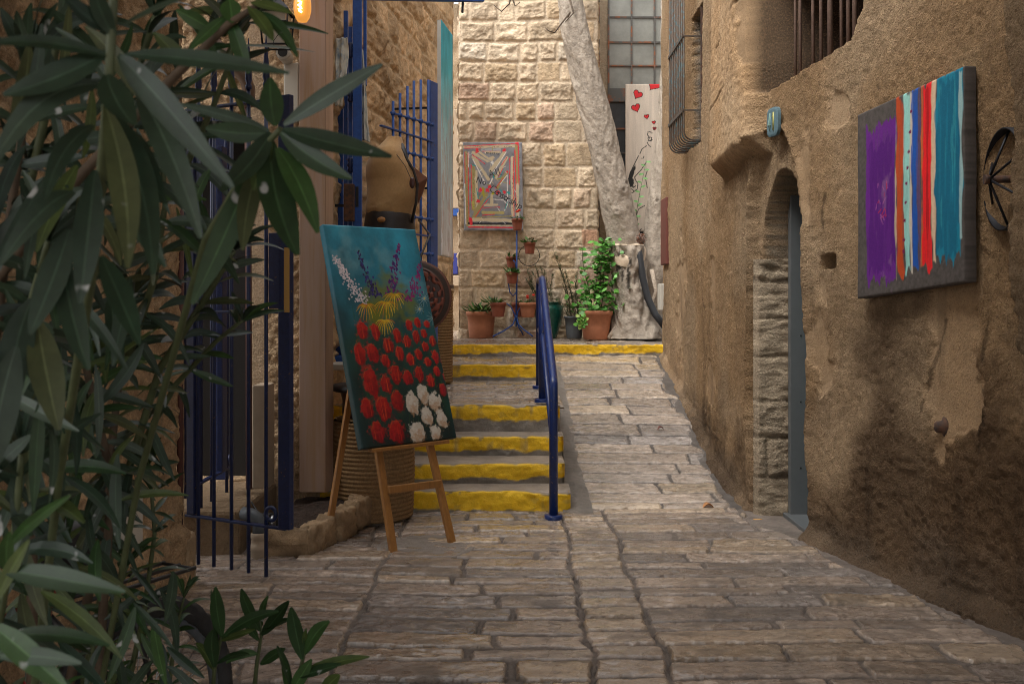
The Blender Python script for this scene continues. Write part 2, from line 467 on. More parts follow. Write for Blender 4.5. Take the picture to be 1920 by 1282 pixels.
# ---- paving ------------------------------------------------------
def paving(X, Y, lanes, rowh, lenr, seed, joint=0.02, warp=0.016):
    rs = np.random.RandomState(seed)
    Xw = X + 0.022 * vn(Y * 1.1 + 3, X * 0.4, seed + 15) + 0.012 * vn(Y * 3.1, X * 0.7, seed + 16) + warp * fbm(X * 2.3, Y * 2.3, seed + 1, 3) + 0.006 * vn(X * 14, Y * 14, seed + 5)
    Yw0 = Y + warp * 0.7 * fbm(X * 1.7, Y * 3.1, seed + 2, 3) + 0.006 * vn(X * 11, Y * 17, seed + 6)
    dist = np.full(X.shape, 9.0); rnd = np.zeros(X.shape); rnd2 = np.zeros(X.shape)
    y0, y1 = Y.min() - 0.5, Y.max() + 0.5
    for (a, b) in lanes:
        inl = (Xw >= a) & (Xw < b)
        if not inl.any(): continue
        rows = [y0 - rs.rand() * rowh[1]]
        while rows[-1] < y1: rows.append(rows[-1] + rs.uniform(*rowh))
        rows = np.array(rows)
        tilt = (rs.rand() - 0.5) * 0.06
        Yw = Yw0 + tilt * (Xw - (a + b) / 2)
        idx = np.searchsorted(rows, Yw) - 1
        for r in np.unique(idx[inl]):
            if r < 0 or r + 1 >= len(rows): continue
            m = inl & (idx == r)
            ends = [a]
            while ends[-1] < b:
                ends.append(ends[-1] + rs.uniform(*lenr))
            if len(ends) > 2 and b - ends[-2] < lenr[0] * 0.5: ends.pop(-2)
            ends[-1] = b
            ends = np.array(ends)
            k = np.clip(np.searchsorted(ends, Xw[m]) - 1, 0, len(ends) - 2)
            dx = np.minimum(Xw[m] - ends[k], ends[k + 1] - Xw[m])
            dy = np.minimum(Yw[m] - rows[r], rows[r + 1] - Yw[m])
            dist[m] = np.minimum(dx * 1.35, dy * 1.15)
            rv = rs.rand(len(ends)); rv2 = rs.rand(len(ends))
            rnd[m] = rv[k]; rnd2[m] = rv2[k]
    edge = dist + 0.010 * fbm(X * 13, Y * 16, seed + 9, 4, .65) - 0.010 * sstep(.25, .8, fbm(X * 5, Y * 5, seed + 12, 3))
    return edge - joint / 2, rnd, rnd2

def pave_sheet(name, xs, ys, zf, lanes, rowh, lenr, seed, joint=0.022, relief=0.012, tint=(1, 1, 1), keep=None, gloss=0.0, mdark=1.0, chip=1.0):
    X, Y = np.meshgrid(xs, ys)
    e, r1, r2 = paving(X, Y, lanes, rowh, lenr, seed, joint)
    wallgap = rwx(Y) - 0.12 - X + 0.07 * fbm(X * 3, Y * 3, seed + 91, 4)
    e = np.minimum(e, wallgap)
    top = sstep(-0.001, 0.009, e)
    crev = np.exp(-((e + 0.002) / 0.0055) ** 2) * sstep(-.5, .35, fbm(X * 4, Y * 6, seed + 33, 3))
    rough_amt = (0.25 + 1.0 * r2 ** 1.5) * chip
    chis = fbm(X * 14, Y * 22, seed + 21, 4) * 0.008 * rough_amt + np.abs(fbm(X * 7, Y * 11, seed + 23, 3)) * -0.009 * rough_amt
    z = zf(X, Y) + relief * top * (0.45 + 0.8 * r1) + chis * top + 0.003 * fbm(X * 20, Y * 20, seed + 31, 3) * (1 - top) - 0.015 * crev + 0.012 * fbm(X * .9, Y * .9, seed + 40, 2)
    base = np.array([0.335, 0.276, 0.226]); warm = np.array([0.42, 0.335, 0.245]); grey = np.array([0.245, 0.220, 0.202]); mort = np.array([0.150, 0.127, 0.109]) * mdark
    c = base + (warm - base) * sstep(0.62, 0.95, r1)[..., None] + (grey - base) * sstep(0.35, 0.0, r1)[..., None]
    c = c * (0.74 + 0.50 * ((r2 * 7.3) % 1.0))[..., None]
    blot = fbm(X * 3, Y * 3, seed + 50, 4)
    c = c * (1 + 0.14 * blot)[..., None]
    mm = mort * (1 + 0.18 * fbm(X * 7, Y * 7, seed + 60, 3))[..., None]
    glint = sstep(.38, .62, fbm(X * 17, Y * 27, seed + 77, 4)) * (0.3 + 0.7 * r2)  # pale flecks painted into the stone colour as glints
    c = c * (1 + .38 * glint)[..., None]
    spk = sstep(.35, .75, fbm(X * 28, Y * 34, seed + 75, 3))
    c = c * (1 - .28 * spk)[..., None]
    col = mm + (c - mm) * sstep(-0.004, 0.006, e)[..., None]
    col = col * (1 - 0.55 * crev)[..., None]
    dirt = sstep(0.25, 0.75, fbm(X * 6, Y * 12, seed + 70, 4))
    col = col * (1 - 0.30 * dirt * top)[..., None] * np.array(tint)
    ro = 0.70 - (0.46 + gloss) * top + 0.16 * dirt + 0.10 * fbm(X * 10, Y * 10, seed + 80, 3)
    pos = np.stack([X, Y, z], -1)
    if keep is not None: pos, col, ro = keep(pos, col, ro)
    o = grid_mesh(name, pos, M['paving'], None, col, attrs={'rough': np.clip(ro, 0.25, 1), 'polish': np.clip(1.0 * top * (1 - dirt) * (0.45 + 0.55 * r1), 0, 1)})
    o['kind'] = 'structure'
    return o

xs = np.arange(-2.3, 3.0, 0.0065)
ys = np.arange(2.9, 7.06, 0.0085)
pave_sheet('alley_pavement', xs, ys, lambda X, Y: 0 * X, [(-3, -0.72), (-0.72, 0.34), (0.34, 0.64), (0.64, 3.2)], (0.12, 0.22), (0.30, 0.95), 11, joint=0.027, chip=0.62, tint=(0.96, 0.91, 0.88))
xs = np.arange(0.40, 2.0, 0.010)
ys = np.arange(7.03, 12.10, 0.013)
pave_sheet('ramp_pavement', xs, ys, lambda X, Y: rampz(Y) - 0.035 * sstep(7.16, 7.0, Y), [(0.50, 2.3)], (0.25, 0.31), (0.5, 1.1), 23, joint=0.030, relief=0.012, tint=(1.16, 1.16, 1.17), gloss=0.06, mdark=0.5, chip=0.6)
xs = np.arange(-1.7, 0.42, 0.014)
ys = np.arange(7.93, 10.52, 0.016)
pave_sheet('landing_pavement', xs, ys, lambda X, Y: 0.640 + 0 * X, [(-2, 0.5)], (0.2, 0.34), (0.35, 0.8), 31, joint=0.02, tint=(1.05, 1.05, 1.05))
xs = np.arange(-1.6, 0.40, 0.02); ys = np.arange(10.54, 12.07, 0.02)
pave_sheet('upper_landing_pavement', xs, ys, lambda X, Y: 0.79 + 0 * X, [(-2, 0.5)], (0.2, 0.34), (0.35, 0.8), 37, joint=0.02)
xs = np.arange(-4.0, 3.2, 0.03); ys = np.arange(12.12, 17.2, 0.03)
pave_sheet('upper_street_pavement', xs, ys, lambda X, Y: 0.935 + 0 * X, [(-4, -1.2), (-1.2, .3), (.3, 1.5), (1.5, 3.5)], (0.25, 0.4), (0.4, 0.9), 41, joint=0.02)
b = MB(); b.add([(-40, -40, -0.06), (40, -40, -0.06), (40, 60, -0.06), (-40, 60, -0.06)], [(0, 1, 2, 3)], False)
tag(b.build('ground', mat('packed_earth', (0.2, 0.16, 0.12), rough=0.95, var=0.3, vscale=2)), kind='structure')
# concrete strip beside the stairs
yy = np.arange(6.85, 12.05, 0.05); xx = np.linspace(0.355, 0.56, 14)
X, Y = np.meshgrid(xx, yy)
Z = rampz(Y) + 0.024 - 0.012 * sstep(0.47, 0.56, X) - 0.03 * sstep(7.0, 6.85, Y) + 0.006 * fbm(X * 6, Y * 3, 5, 3)
cc = np.ones(X.shape + (3,)) * np.array([0.20, 0.175, 0.15]) * (1 + 0.2 * fbm(X * 5, Y * 5, 7, 4))[..., None]
tag(grid_mesh('concrete_gutter_pavement', np.stack([X + 0.02 * fbm(X * 3, Y * 3, 8, 3), Y, Z], -1), M['paving'], None, cc, attrs={'rough': 0.8 + 0 * X}), kind='structure')

# ---- staircase ---------------------------------------------------
stair = thing('staircase', (-0.4, 6.99, 0), 'worn stone staircase with thick yellow painted step edges climbing beside the ramp', 'stairs')
YEL = np.array([0.82, 0.50, 0.012]); STN = np.array([0.21, 0.185, 0.155])
def make_step(i, x0, x1, zb, yback, paint_low):
    yf, zt = STEP_Y[i], STEP_Z[i]
    h = zt - zb
    # profile: up the riser, round the nose, back over the tread, then it is repeated along X
    prof = []
    for k in range(18): prof.append((0.0, -0.03 + (h + 0.03 - 0.022) * k / 17))
    for k in range(1, 6):
        a = math.pi / 2 * k / 5
        prof.append((0.022 * (1 - math.cos(a)), h - 0.022 + 0.022 * math.sin(a)))
    nb = 14
    for k in range(1, nb + 1): prof.append((0.022 + (yback - yf - 0.022) * k / nb, h))
    prof = np.array(prof)
    s_ = np.concatenate([[0], np.cumsum(np.hypot(np.diff(prof[:, 0]), np.diff(prof[:, 1])))])
    n = int((x1 - x0) / 0.012)
    xl = np.linspace(x0, x1, n)
    X, S = np.meshgrid(xl, s_)
    yo = np.repeat(prof[:, :1], n, 1); zo = np.repeat(prof[:, 1:], n, 1)
    riser = (np.arange(len(prof)) < 20)[:, None] * np.ones((1, n))
    lump = fbm(X * 7, S * 9, 60 + i, 4) * 0.008 + fbm(X * 25, S * 25, 70 + i, 3) * 0.004
    wob = 0.012 * vn(X * 1.8, X * 0 + i, 90)
    low = sstep(0.5 * h, 0.0, zo) * 0.018 * (vn(X * 3, X * 0 + 3.3, 91 + i) + 0.4) * (paint_low > 0.2)
    yv = yf + yo + wob + lump * riser + low
    yv = np.where(zo >= h - 0.001, np.minimum(yv, yback), yv)
    chip = sstep(0.35, 0.8, fbm(X * 5, X * 0 + 7.7 * i, 95, 3)) * 0.014
    nose = np.exp(-((S - s_[20]) / 0.03) ** 2)
    zv = zb + zo + 0.005 * fbm(X * 6, S * 8, 80 + i, 3) - chip * nose
    # bullnose the free right end
    rr = sstep(x1 - 0.05, x1, X)
    yv = yv + rr ** 3 * 0.025 * riser
    edge = paint_low * h + 0.018 * fbm(X * 9, X * 0 + 1.1 * i, 44, 4)
    pf = sstep(-0.006, 0.006, zo - edge) * sstep(0.016, 0.004, yo + 0.01 * fbm(X * 12, S * 3, 12 + i, 3))
    worn = sstep(0.55, 0.70, fbm(X * 13 + 31 * i, S * 18, 33 + i, 5))
    pf = pf * (1 - 0.75 * worn * (0.3 + 0.7 * nose))
    stone = (STN * (1 + 0.25 * fbm(X * 8, S * 8, 21 + i, 4))[..., None])
    tread = np.array([0.30, 0.25, 0.205]) * (1 + 0.2 * fbm(X * 6, S * 10, 25 + i, 4))[..., None]
    stone = np.where((yo > 0.02)[..., None], tread, stone)
    ye = YEL * (1 + 0.10 * fbm(X * 10, S * 12, 27 + i, 4))[..., None]
    col = stone + (ye - stone) * pf[..., None]
    g = grid_mesh('step', np.stack([X, yv, zv], -1), M['yellowstep'], stair, col)
    if x1 < 1:
        # painted end of the step on the ramp side
        nY = 26; nZ = 12
        yq = np.linspace(yf + 0.012, min(yback, yf + 0.6) if i != 3 else yf + 2.6, nY); zq = np.linspace(zb - 0.45, zt - 0.004, nZ)
        Yq, Zq = np.meshgrid(yq, zq)
        Xq = x1 - 0.004 + 0.014 * fbm(Yq * 8, Zq * 8, 55 + i, 3)
        pe = sstep(0.0, 0.02, Zq - (zb + paint_low * h) - 0.02 * fbm(Yq * 9, Zq * 2, 77, 3)) * sstep(0.30, 0.2, Yq - yf)
        ce = STN * (1 + 0.2 * fbm(Yq * 8, Zq * 8, 78, 3))[..., None]
        ce = ce + (YEL * (1 + 0.1 * fbm(Yq * 8, Zq * 8, 79, 3))[..., None] - ce) * pe[..., None]
        grid_mesh('step_end', np.stack([Xq, Yq, Zq], -1), M['yellowstep'], g, ce)
ZB = [0.0] + STEP_Z[:5]
make_step(0, -1.35, 0.412, 0.0, 7.29, 0.14)
make_step(1, -1.35, 0.385, 0.15, 7.65, 0.30)
make_step(2, -1.35, 0.395, 0.30, 7.91, 0.28)
make_step(3, -1.45, 0.380, 0.45, 7.98, 0.46)
make_step(4, -1.40, 0.350, 0.66, 10.58, 0.12)
make_step(5, -1.30, 1.90, 0.81, 12.16, 0.22)

def ashlar(U, V, courses, lenr, seed, joint=0.03, bulge=0.05):
    rs = np.random.RandomState(seed)
    Uw = U + 0.012 * fbm(U * 3, V * 3, seed + 1, 3); Vw = V + 0.012 * fbm(U * 1.5, V * 3, seed + 2, 3)
    idx = np.clip(np.searchsorted(courses, Vw) - 1, 0, len(courses) - 2)
    dist = np.zeros(U.shape); r1 = np.zeros(U.shape); r2 = np.zeros(U.shape); nu = np.zeros(U.shape)
    for r in np.unique(idx):
        m = idx == r
        e = [U.min() - rs.rand() * lenr[0]]
        while e[-1] < U.max() + .5: e.append(e[-1] + rs.uniform(*lenr))
        e = np.array(e)
        k = np.searchsorted(e, Uw[m]) - 1
        dist[m] = np.minimum(np.minimum(Uw[m] - e[k], e[k + 1] - Uw[m]), np.minimum(Vw[m] - courses[r], courses[r + 1] - Vw[m]))
        a = rs.rand(len(e)); b2 = rs.rand(len(e))
        r1[m] = a[k]; r2[m] = b2[k]
    e = dist - joint / 2 + 0.010 * fbm(U * 14, V * 14, seed + 3, 3)
    rock = sstep(0.0, 0.028, e)
    amp = np.where(r2 > 0.25, 1.0, 0.25)
    rid = 1 - np.abs(fbm(U * 7, V * 7, seed + 4, 4))
    h = rock * amp * bulge * (0.30 + 0.35 * rid + 0.75 * fbm(U * 7, V * 8, seed + 6, 5, .6) * sstep(0, .07, e)) + 0.006 * sstep(-.002, .008, e)
    return h, sstep(-0.004, 0.012, e), r1, r2
# ---- right hand building -----------------------------------------
rb = thing('plaster_building', (2.0, 7.0, 0), 'tall tan roughcast house lining the right side of the alley with an arched doorway', 'house')
yl = [1.6]
while yl[-1] < 12.32: yl.append(yl[-1] + max(0.006, 0.0021 * yl[-1]))
yl = np.array(yl); zl = np.concatenate([np.arange(-0.08, 4.3, 0.0125), np.linspace(4.34, 6.3, 30)])
Y, Z = np.meshgrid(yl, zl)
def arch_in(Yv, Zv, yc, hw, spring, apex, soft):
    # signed distance-like value, positive inside a slightly pointed arch
    hh = apex - spring
    t = np.clip((Zv - spring) / hh, 0, 1.2)
    wid = hw * np.sqrt(np.clip(1 - t ** 1.9, 0, 1))
    wid = np.where(Zv > apex, -0.2, wid)
    return wid - np.abs(Yv - yc)
dn = 0.012 * fbm(Y * 20, Z * 20, 200, 3)
disp = 0.020 * fbm(Y * 1.3, Z * 1.1, 201, 3) + 0.003 * fbm(Y * 6, Z * 6, 202, 3)
grit = vn(Y * 42, Z * 42, 203) * 0.0045
# smooth repaired patches and fallen plaster
def blob(py_, pz_, ry, rz, seed, amt=0.75):
    q = ((Y - py_) / ry) ** 2 + ((Z - pz_) / rz) ** 2
    return sstep(1.15, 0.85, np.sqrt(q) + amt * fbm(Y * 5, Z * 5, seed, 4))
def pr_yz(px, py):
    p_ = PR(px, py); return p_[1], p_[2]
patch = np.zeros(Y.shape)
for (px, py, rx_, rz_, sd) in [(1560, 215, .10, .10, 1), (1800, 640, .13, .50, 2), (1335, 735, .28, .22, 4), (1338, 530, .12, .20, 5), (1512, 330, .05, .22, 6), (1275, 560, .3, .5, 7), (1440, 20, .2, .3, 9), (1540, 650, .10, .30, 12)]:
    a_, b_ = pr_yz(px, py)
    patch = np.maximum(patch, blob(a_, b_, rx_ * 1.2, rz_, 210 + sd))
below = sstep(0.28, 0.05, Z - 0.45 * fbm(Y * 1.5, Z * 0.3, 230, 3) - rampz(Y))
smooth = np.maximum(patch, 0.5 * below)
d_ = disp + grit * (1 - 0.85 * smooth) * -1.0 + 0.012 * patch
# heavy damp-stained render low on the near wall
a_, b_ = pr_yz(1680, 860)
dampf = fbm(Y * 2.2, Z * 2.2, 240, 5)
damp = sstep(0.28, -0.34, (Z - 1.02) * 0.8 + 0.42 * dampf + 0.35 * sstep(5.35, 5.9, Y) + 0.3 * sstep(6.6, 6.9, Y))
damp2 = sstep(0.15, 0.75, fbm(Y * 1.1 + 3, Z * 0.7, 245, 4)) * 0.5
heavy = damp * (1 - patch)
d_ -= heavy * (0.008 + 0.009 * vn(Y * 36, Z * 36, 246))
# moulded surround and doorway
yc, hw = 6.575, 0.315
outer = arch_in(Y, Z, yc + 0.02, hw + 0.085, 1.74, 2.65, 0.1) + dn * .6
d_ += 0.055 * sstep(-0.02, 0.02, outer)
rim_ = np.exp(-((outer + .015) / 0.026) ** 2) * sstep(.3, .6, Z)
d_ -= 0.034 * rim_
inner = arch_in(Y, Z, yc, hw, 1.72, 2.35, 0.1) + dn * 0.35
door = sstep(-0.010, 0.010, inner)
d_ = d_ * (1 - door) + door * (0.47 + 0.01 * fbm(Y * 8, Z * 8, 251, 3))
# barred window
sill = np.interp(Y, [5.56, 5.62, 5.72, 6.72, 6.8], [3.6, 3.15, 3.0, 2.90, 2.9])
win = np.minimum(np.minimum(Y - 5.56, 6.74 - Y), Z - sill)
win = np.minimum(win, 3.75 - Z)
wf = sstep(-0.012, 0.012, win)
d_ = d_ * (1 - wf) + wf * (0.60)
# projecting block past the window
pj = np.minimum(np.minimum(Y - 6.72, 8.05 - Y), Z - 2.46 - 0.05 * vn(Y * 4, Z * 0, 260)) + dn * 0.5
pjf = sstep(-0.012, 0.014, pj) * sstep(-0.02, 0.16, Z - 2.44)
d_ -= 0.125 * pjf
gr = np.abs(((Z - 2.46) + 0.9 * (Y - 7.4) * 0.12) % 0.42 - 0.21)
groove = sstep(0.012, 0.004, gr) * pjf * sstep(-0.1, 0.25, fbm(Y * 3, Z * 3, 262, 3))
d_ += 0.010 * groove
# walled-up window behind the cage
gw = np.minimum(np.minimum(Y - 9.28, 9.85 - Y), np.minimum(Z - 2.98, 4.25 - Z)) + dn
gwf = sstep(-0.015, 0.015, gw)
d_ = d_ * (1 - gwf) + gwf * (0.10 + 0.03 * fbm(Y * 5, Z * 5, 265, 3))
# putlog hole
hp = PR(1557, 491)
hole = np.minimum(0.082 - np.abs(Y - hp[1]), 0.036 - np.abs(Z - hp[2])) + dn * 0.4
d_ += 0.16 * sstep(-0.006, 0.006, hole)
# thicker masonry at the near end, beside the iron wheel
nb_ = np.minimum(4.212 - Y + 0.04 * vn(Z * 3, Z * 0, 270), Z - 1.25) + dn
nbf = sstep(-0.01, 0.02, nb_)
d_ -= 0.24 * nbf
# dirt fillet at the foot
foot = np.where(Y < 6.95, Z, Z - rampz(Y))
d_ -= 0.07 * sstep(0.085, -0.03, foot + 0.04 * fbm(Y * 3, Z * 2, 280, 3))
Xw_ = rwx(Y) + d_
base = np.array([0.45, 0.285, 0.148]); pale = np.array([0.55, 0.395, 0.245]); grey = np.array([0.30, 0.215, 0.135]); dark = np.array([0.150, 0.086, 0.045])
t1 = sstep(-0.45, 0.55, fbm(Y * 1.1, Z * 0.9, 300, 5))
col = base + (pale - base) * (0.75 * t1)[..., None]
col = col * (1 + 0.20 * fbm(Y * 30, Z * 30, 301, 3, .7))[..., None]
col = col + (grey - col) * (0.45 * patch)[..., None]
col = col * (1 - .10 * patch)[..., None]
col = col + (dark - col) * (0.80 * heavy)[..., None]
col = col * (1 - 0.35 * damp2)[..., None]
def crack(pts, wd=.005):
    pq = [pr_yz(*p_) for p_ in pts]; best = np.full(Y.shape, 9.0); wob = .014 * vn(Y * 18, Z * 18, 330)
    for (y0_, z0_), (y1_, z1_) in zip(pq[:-1], pq[1:]):
        L2 = (y1_ - y0_) ** 2 + (z1_ - z0_) ** 2 + 1e-9; t_ = np.clip(((Y - y0_) * (y1_ - y0_) + (Z - z0_) * (z1_ - z0_)) / L2, 0, 1)
        best = np.minimum(best, np.hypot(Y - y0_ - t_ * (y1_ - y0_), Z - z0_ - t_ * (z1_ - z0_)) + wob)
    return sstep(wd * 1.6, wd * .6, best)
ck = np.zeros(Y.shape)
for pts in ([(1770, 600), (1758, 660), (1742, 720), (1728, 770)], [(1300, 780), (1330, 800), (1355, 830)], [(1600, 160), (1640, 150), (1660, 175)], [(1560, 330), (1545, 400), (1552, 450)], [(1850, 600), (1840, 700), (1848, 780), (1836, 860)], [(1320, 560), (1330, 620), (1322, 690)]):
    ck = np.maximum(ck, crack(pts))
col = col * (1 - 0.55 * ck)[..., None]
streak = sstep(0.25, 0.8, fbm(Y * 7, Z * 0.7, 310, 4)) * sstep(2.9, 0.4, Z)
col = col * (1 - 0.35 * streak)[..., None]
low_ = sstep(0.35, 0.02, foot + 0.15 * fbm(Y * 3, Z * 3, 311, 3))
col = col + (np.array([0.175, 0.135, 0.10]) - col) * (0.5 * low_)[..., None]
stonejamb = np.array([0.36, 0.285, 0.20])
col = np.where((door > 0.02)[..., None], stonejamb * (1 + 0.2 * fbm(Y * 5, Z * 9, 315, 4))[..., None], col)
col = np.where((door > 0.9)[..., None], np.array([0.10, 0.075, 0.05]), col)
col = np.where((wf > 0.03)[..., None], np.array([0.115, 0.078, 0.048]) * (1 + .25 * fbm(Z * 2, Z * 0, 316, 3))[..., None], col)  # shade of the window recess painted into its colour
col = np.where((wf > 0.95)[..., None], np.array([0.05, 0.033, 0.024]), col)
col = col * (1 - 0.45 * groove)[..., None]
col = np.where((gwf > 0.5)[..., None], np.array([0.26, 0.235, 0.20]) * (1 + 0.2 * fbm(Y * 9, Z * 9, 320, 3))[..., None], col)
col = np.where((nbf > 0.6)[..., None], lerp(col, np.array([0.33, 0.24, 0.15]), 0.6), col)
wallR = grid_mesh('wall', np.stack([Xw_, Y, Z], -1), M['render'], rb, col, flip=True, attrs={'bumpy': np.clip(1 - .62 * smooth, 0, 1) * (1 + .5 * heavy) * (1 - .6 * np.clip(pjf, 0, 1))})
# far end return of the house
zz = np.linspace(-0.1, 6.3, 150); xx = np.linspace(1.87, 4.5, 60)
X, Zq = np.meshgrid(xx, zz)
grid_mesh('end_wall', np.stack([X, 12.315 + 0.02 * fbm(X * 4, Zq * 4, 5, 3), Zq], -1), M['plaster'], rb, np.ones(X.shape + (3,)) * base * 1.1, flip=True)
# stone courses of the door jamb: the reveal on the far side
xj = np.arange(1.672, 1.96, 0.006); zj = np.arange(-0.02, 1.78, 0.008)
XJ, ZJ = np.meshgrid(xj, zj)
hj, inj, rj1, rj2 = ashlar(XJ + 4, ZJ, np.array([-.1, .27, .55, .80, 1.10, 1.36, 1.62, 1.9]), (0.5, 0.9), 333, joint=0.012, bulge=0.022)
cj = stonejamb * (0.85 + .3 * rj1)[..., None] * (1 + .22 * fbm(XJ * 8, ZJ * 14, 334, 4))[..., None] * (0.7 + .3 * inj)[..., None]
rn = 0.05 * sstep(1.71, 1.672, XJ) ** 2
grid_mesh('door_jamb', np.stack([XJ, 6.862 - hj - 0.006 * fbm(XJ * 10, ZJ * 30, 335, 3) + rn, ZJ], -1), M['plaster'], rb, cj)
# door: grey steel frame and teal leaf
dr = MB(); dr.box((1.895, 6.775, 0.03), (2.035, 6.835, 2.28))
dfr = dr.build('door_frame', M['steel'], rb, bevel=0.004)
for zc in (0.35, 0.80, 1.25, 1.70):
    rv = MB(); rv.ball((1.965, 6.774, zc), 0.006, 8); rv.build('rivet', M['iron'], dfr)
dl = MB(); dl.box((2.05, 6.26, 0.04), (2.09, 6.79, 2.28)); dl.build('door', M['teal'], rb, bevel=0.004)
th = MB(); th.box((1.86, 6.26, -0.01), (2.10, 6.84, 0.035)); th.build('threshold', M['steel'], rb, bevel=0.005)
# window bars
for (px, dx, wd) in [(1491, .10, .020), (1500, .12, .024), (1524, .10, .022), (1539, .12, .024), (1556, .10, .036), (1577, .12, .022), (1590, .10, .026), (1602, .12, .030)]:
    Yb = rwall(px, -dx); xb = rwx(Yb) + dx
    t_ = MB(); t_.tube([(xb + 0.004, Yb, 2.75), (xb, Yb, 3.5), (xb, Yb + .004, 4.95)], [wd * .5, wd * .46, wd * .5], 10)
    t_.build('window_bar', M['bar'], rb)
# cage over the walled-up window
cage = MB()
cg0 = []
gX0, gX1 = 1.80, 1.625
cage_o = None
for k in range(9):
    Yk = 9.42 + 0.105 * k
    pts = [(gX0, Yk, 3.0)]
    for q in range(6):
        a = math.pi / 2 * q / 5
        pts.append((gX1 + 0.09 - 0.09 * math.sin(a), Yk, 3.0 - 0.0 + 0.09 - 0.09 * math.cos(a) - 0.0))
    pts.append((gX1, Yk, 4.9))
    t_ = MB(); t_.tube(pts, 0.0085, 8)
    if cage_o is None:
        fr = MB()
        fr.beam((gX0 - .01, 9.40, 3.0), (gX0 - .01, 9.40, 4.9), 0.016, 0.016)
        cage_o = fr.build('window_cage', M['rust'], rb)
    t_.build('cage_bar', M['teal_rust'], cage_o)
for zc in (3.28, 3.98, 4.65):
    t_ = MB()
    t_.beam((gX0 + .02, 9.41, zc), (gX1 - .012, 9.41, zc), 0.012, 0.012)
    t_.beam((gX1 - .012, 9.41, zc), (gX1 - .012, 10.28, zc), 0.010, 0.03)
    t_.build('cage_strap', M['teal_rust'], cage_o)

# ---- back building -----------------------------------------------
bbld = thing('stone_building', (0.3, 14.25, 0.95), 'cream rock-faced ashlar building closing the end of the alley with a tall steel window', 'house')
uu = np.arange(-0.765, 1.245, 0.0115); vv = np.concatenate([np.arange(0.9, 5.9, 0.0115), np.linspace(5.95, 6.4, 20)])
U, V = np.meshgrid(uu, vv)
co = [0.8]
for h_ in [0.27, .30, .28, .28, .27, .30, .29, .30, .30, .355, .30, .27, .28, .29, .29, .30, .29, .3]: co.append(co[-1] + h_)
while co[-1] < 11: co.append(co[-1] + 0.29)
h, inside, r1, r2 = ashlar(U, V, np.array(co), (0.24, 0.52), 401, bulge=0.030)
sc0 = np.array([0.62, 0.49, 0.345]); pk = np.array([0.60, 0.42, 0.30]); yl_ = np.array([0.60, 0.45, 0.29]); wh = np.array([0.72, 0.61, 0.47]); mo = np.array([0.65, 0.525, 0.38])
c = sc0 + (pk - sc0) * sstep(.8, .95, r1)[..., None] + (yl_ - sc0) * sstep(.3, .1, r1)[..., None] + (wh - sc0) * (sstep(.5, .55, r1) * sstep(.62, .58, r1))[..., None]
c = c * (0.82 + .36 * ((r2 * 5.7) % 1))[..., None] * (1 + 0.20 * fbm(U * 6, V * 6, 410, 4))[..., None]
c = c * (1 - 0.25 * sstep(.3, .8, fbm(U * 9, V * 9, 412, 4)))[..., None]
col = mo + (c - mo) * inside[..., None]
col = col * (1 - 0.22 * sstep(1.7, 0.95, V + 0.3 * fbm(U * 3, V * 3, 414, 3)))[..., None]
rp_ = P(1131, 435, 14.25)
redst = sstep(.0, .02, np.minimum(.12 - np.abs(U - 1.11), .13 - np.abs(V - 2.37)) + .01 * fbm(U * 12, V * 12, 3, 2))
col = col + (np.array([.50, .25, .15]) - col) * (0.7 * redst)[..., None]
cor = sstep(0.03, 0.0, 1.245 - U) * 0.03 + sstep(0.03, 0.0, U + 0.765) * 0.03
grid_mesh('wall', np.stack([U, 14.25 - h + cor, V], -1), M['ashlar'], bbld, col)
# returns of that wall (window recess on the right, street on the left)
ud = np.arange(14.25, 14.95, 0.02)
U2, V2 = np.meshgrid(ud, vv[::2])
h2, in2, ra, rb2 = ashlar(U2, V2, np.array(co), (0.3, 0.6), 433, bulge=0.03)
c2 = mo + (sc0 * np.array([.9, .85, .78]) * (1 + 0.2 * fbm(U2 * 6, V2 * 6, 435, 4))[..., None] - mo) * in2[..., None]
grid_mesh('return_wall', np.stack([1.25 + h2 - .02, U2, V2], -1), M['ashlar'], bbld, c2)
ud = np.arange(14.25, 17.2, 0.04)
U2, V2 = np.meshgrid(ud, vv[::3])
h2, in2, ra, rb2 = ashlar(U2, V2, np.array(co), (0.3, 0.6), 437)
c2 = mo + (sc0 * (1 + 0.2 * fbm(U2 * 6, V2 * 6, 435, 4))[..., None] - mo) * in2[..., None]
grid_mesh('return_wall', np.stack([-0.765 - h2 + .02, U2, V2], -1), M['ashlar'], bbld, c2, flip=True)
# tall steel window
YW = 14.85
wx0 = 1.25
wf_ = MB()
def wx(px): return (px - 960.) * YW / FPX
def wz(py): return EYE - (py - 560.) * YW / FPX
wnd = MB(); wnd.box((1.24, YW - .02, wz(640)), (1.275 + .03, YW + .03, 6.4))
wo = wnd.build('window', M['rustframe'], bbld)
cols_ = [1141, 1184, 1227, 1270, 1300]
rows_ = [-60, -12, 33, 80, 124, 168]
lrows = [191, 242, 287, 332, 377, 422, 470]
for px in cols_[:]:
    q = MB(); q.box((wx(px) - .012, YW - .022, wz(480)), (wx(px) + .012, YW + .018, 6.4)); q.build('window_frame', M['rustframe'], wo)
for py in rows_ + lrows:
    q = MB(); q.box((wx(1141), YW - .019, wz(py) - .012), (wx(1300), YW + .015, wz(py) + .012)); q.build('window_frame', M['rustframe'], wo)
q = MB(); q.box((wx(1141), YW - .026, wz(191)), (wx(1300), YW + .01, wz(168))); q.build('transom', M['rustframe'], wo)
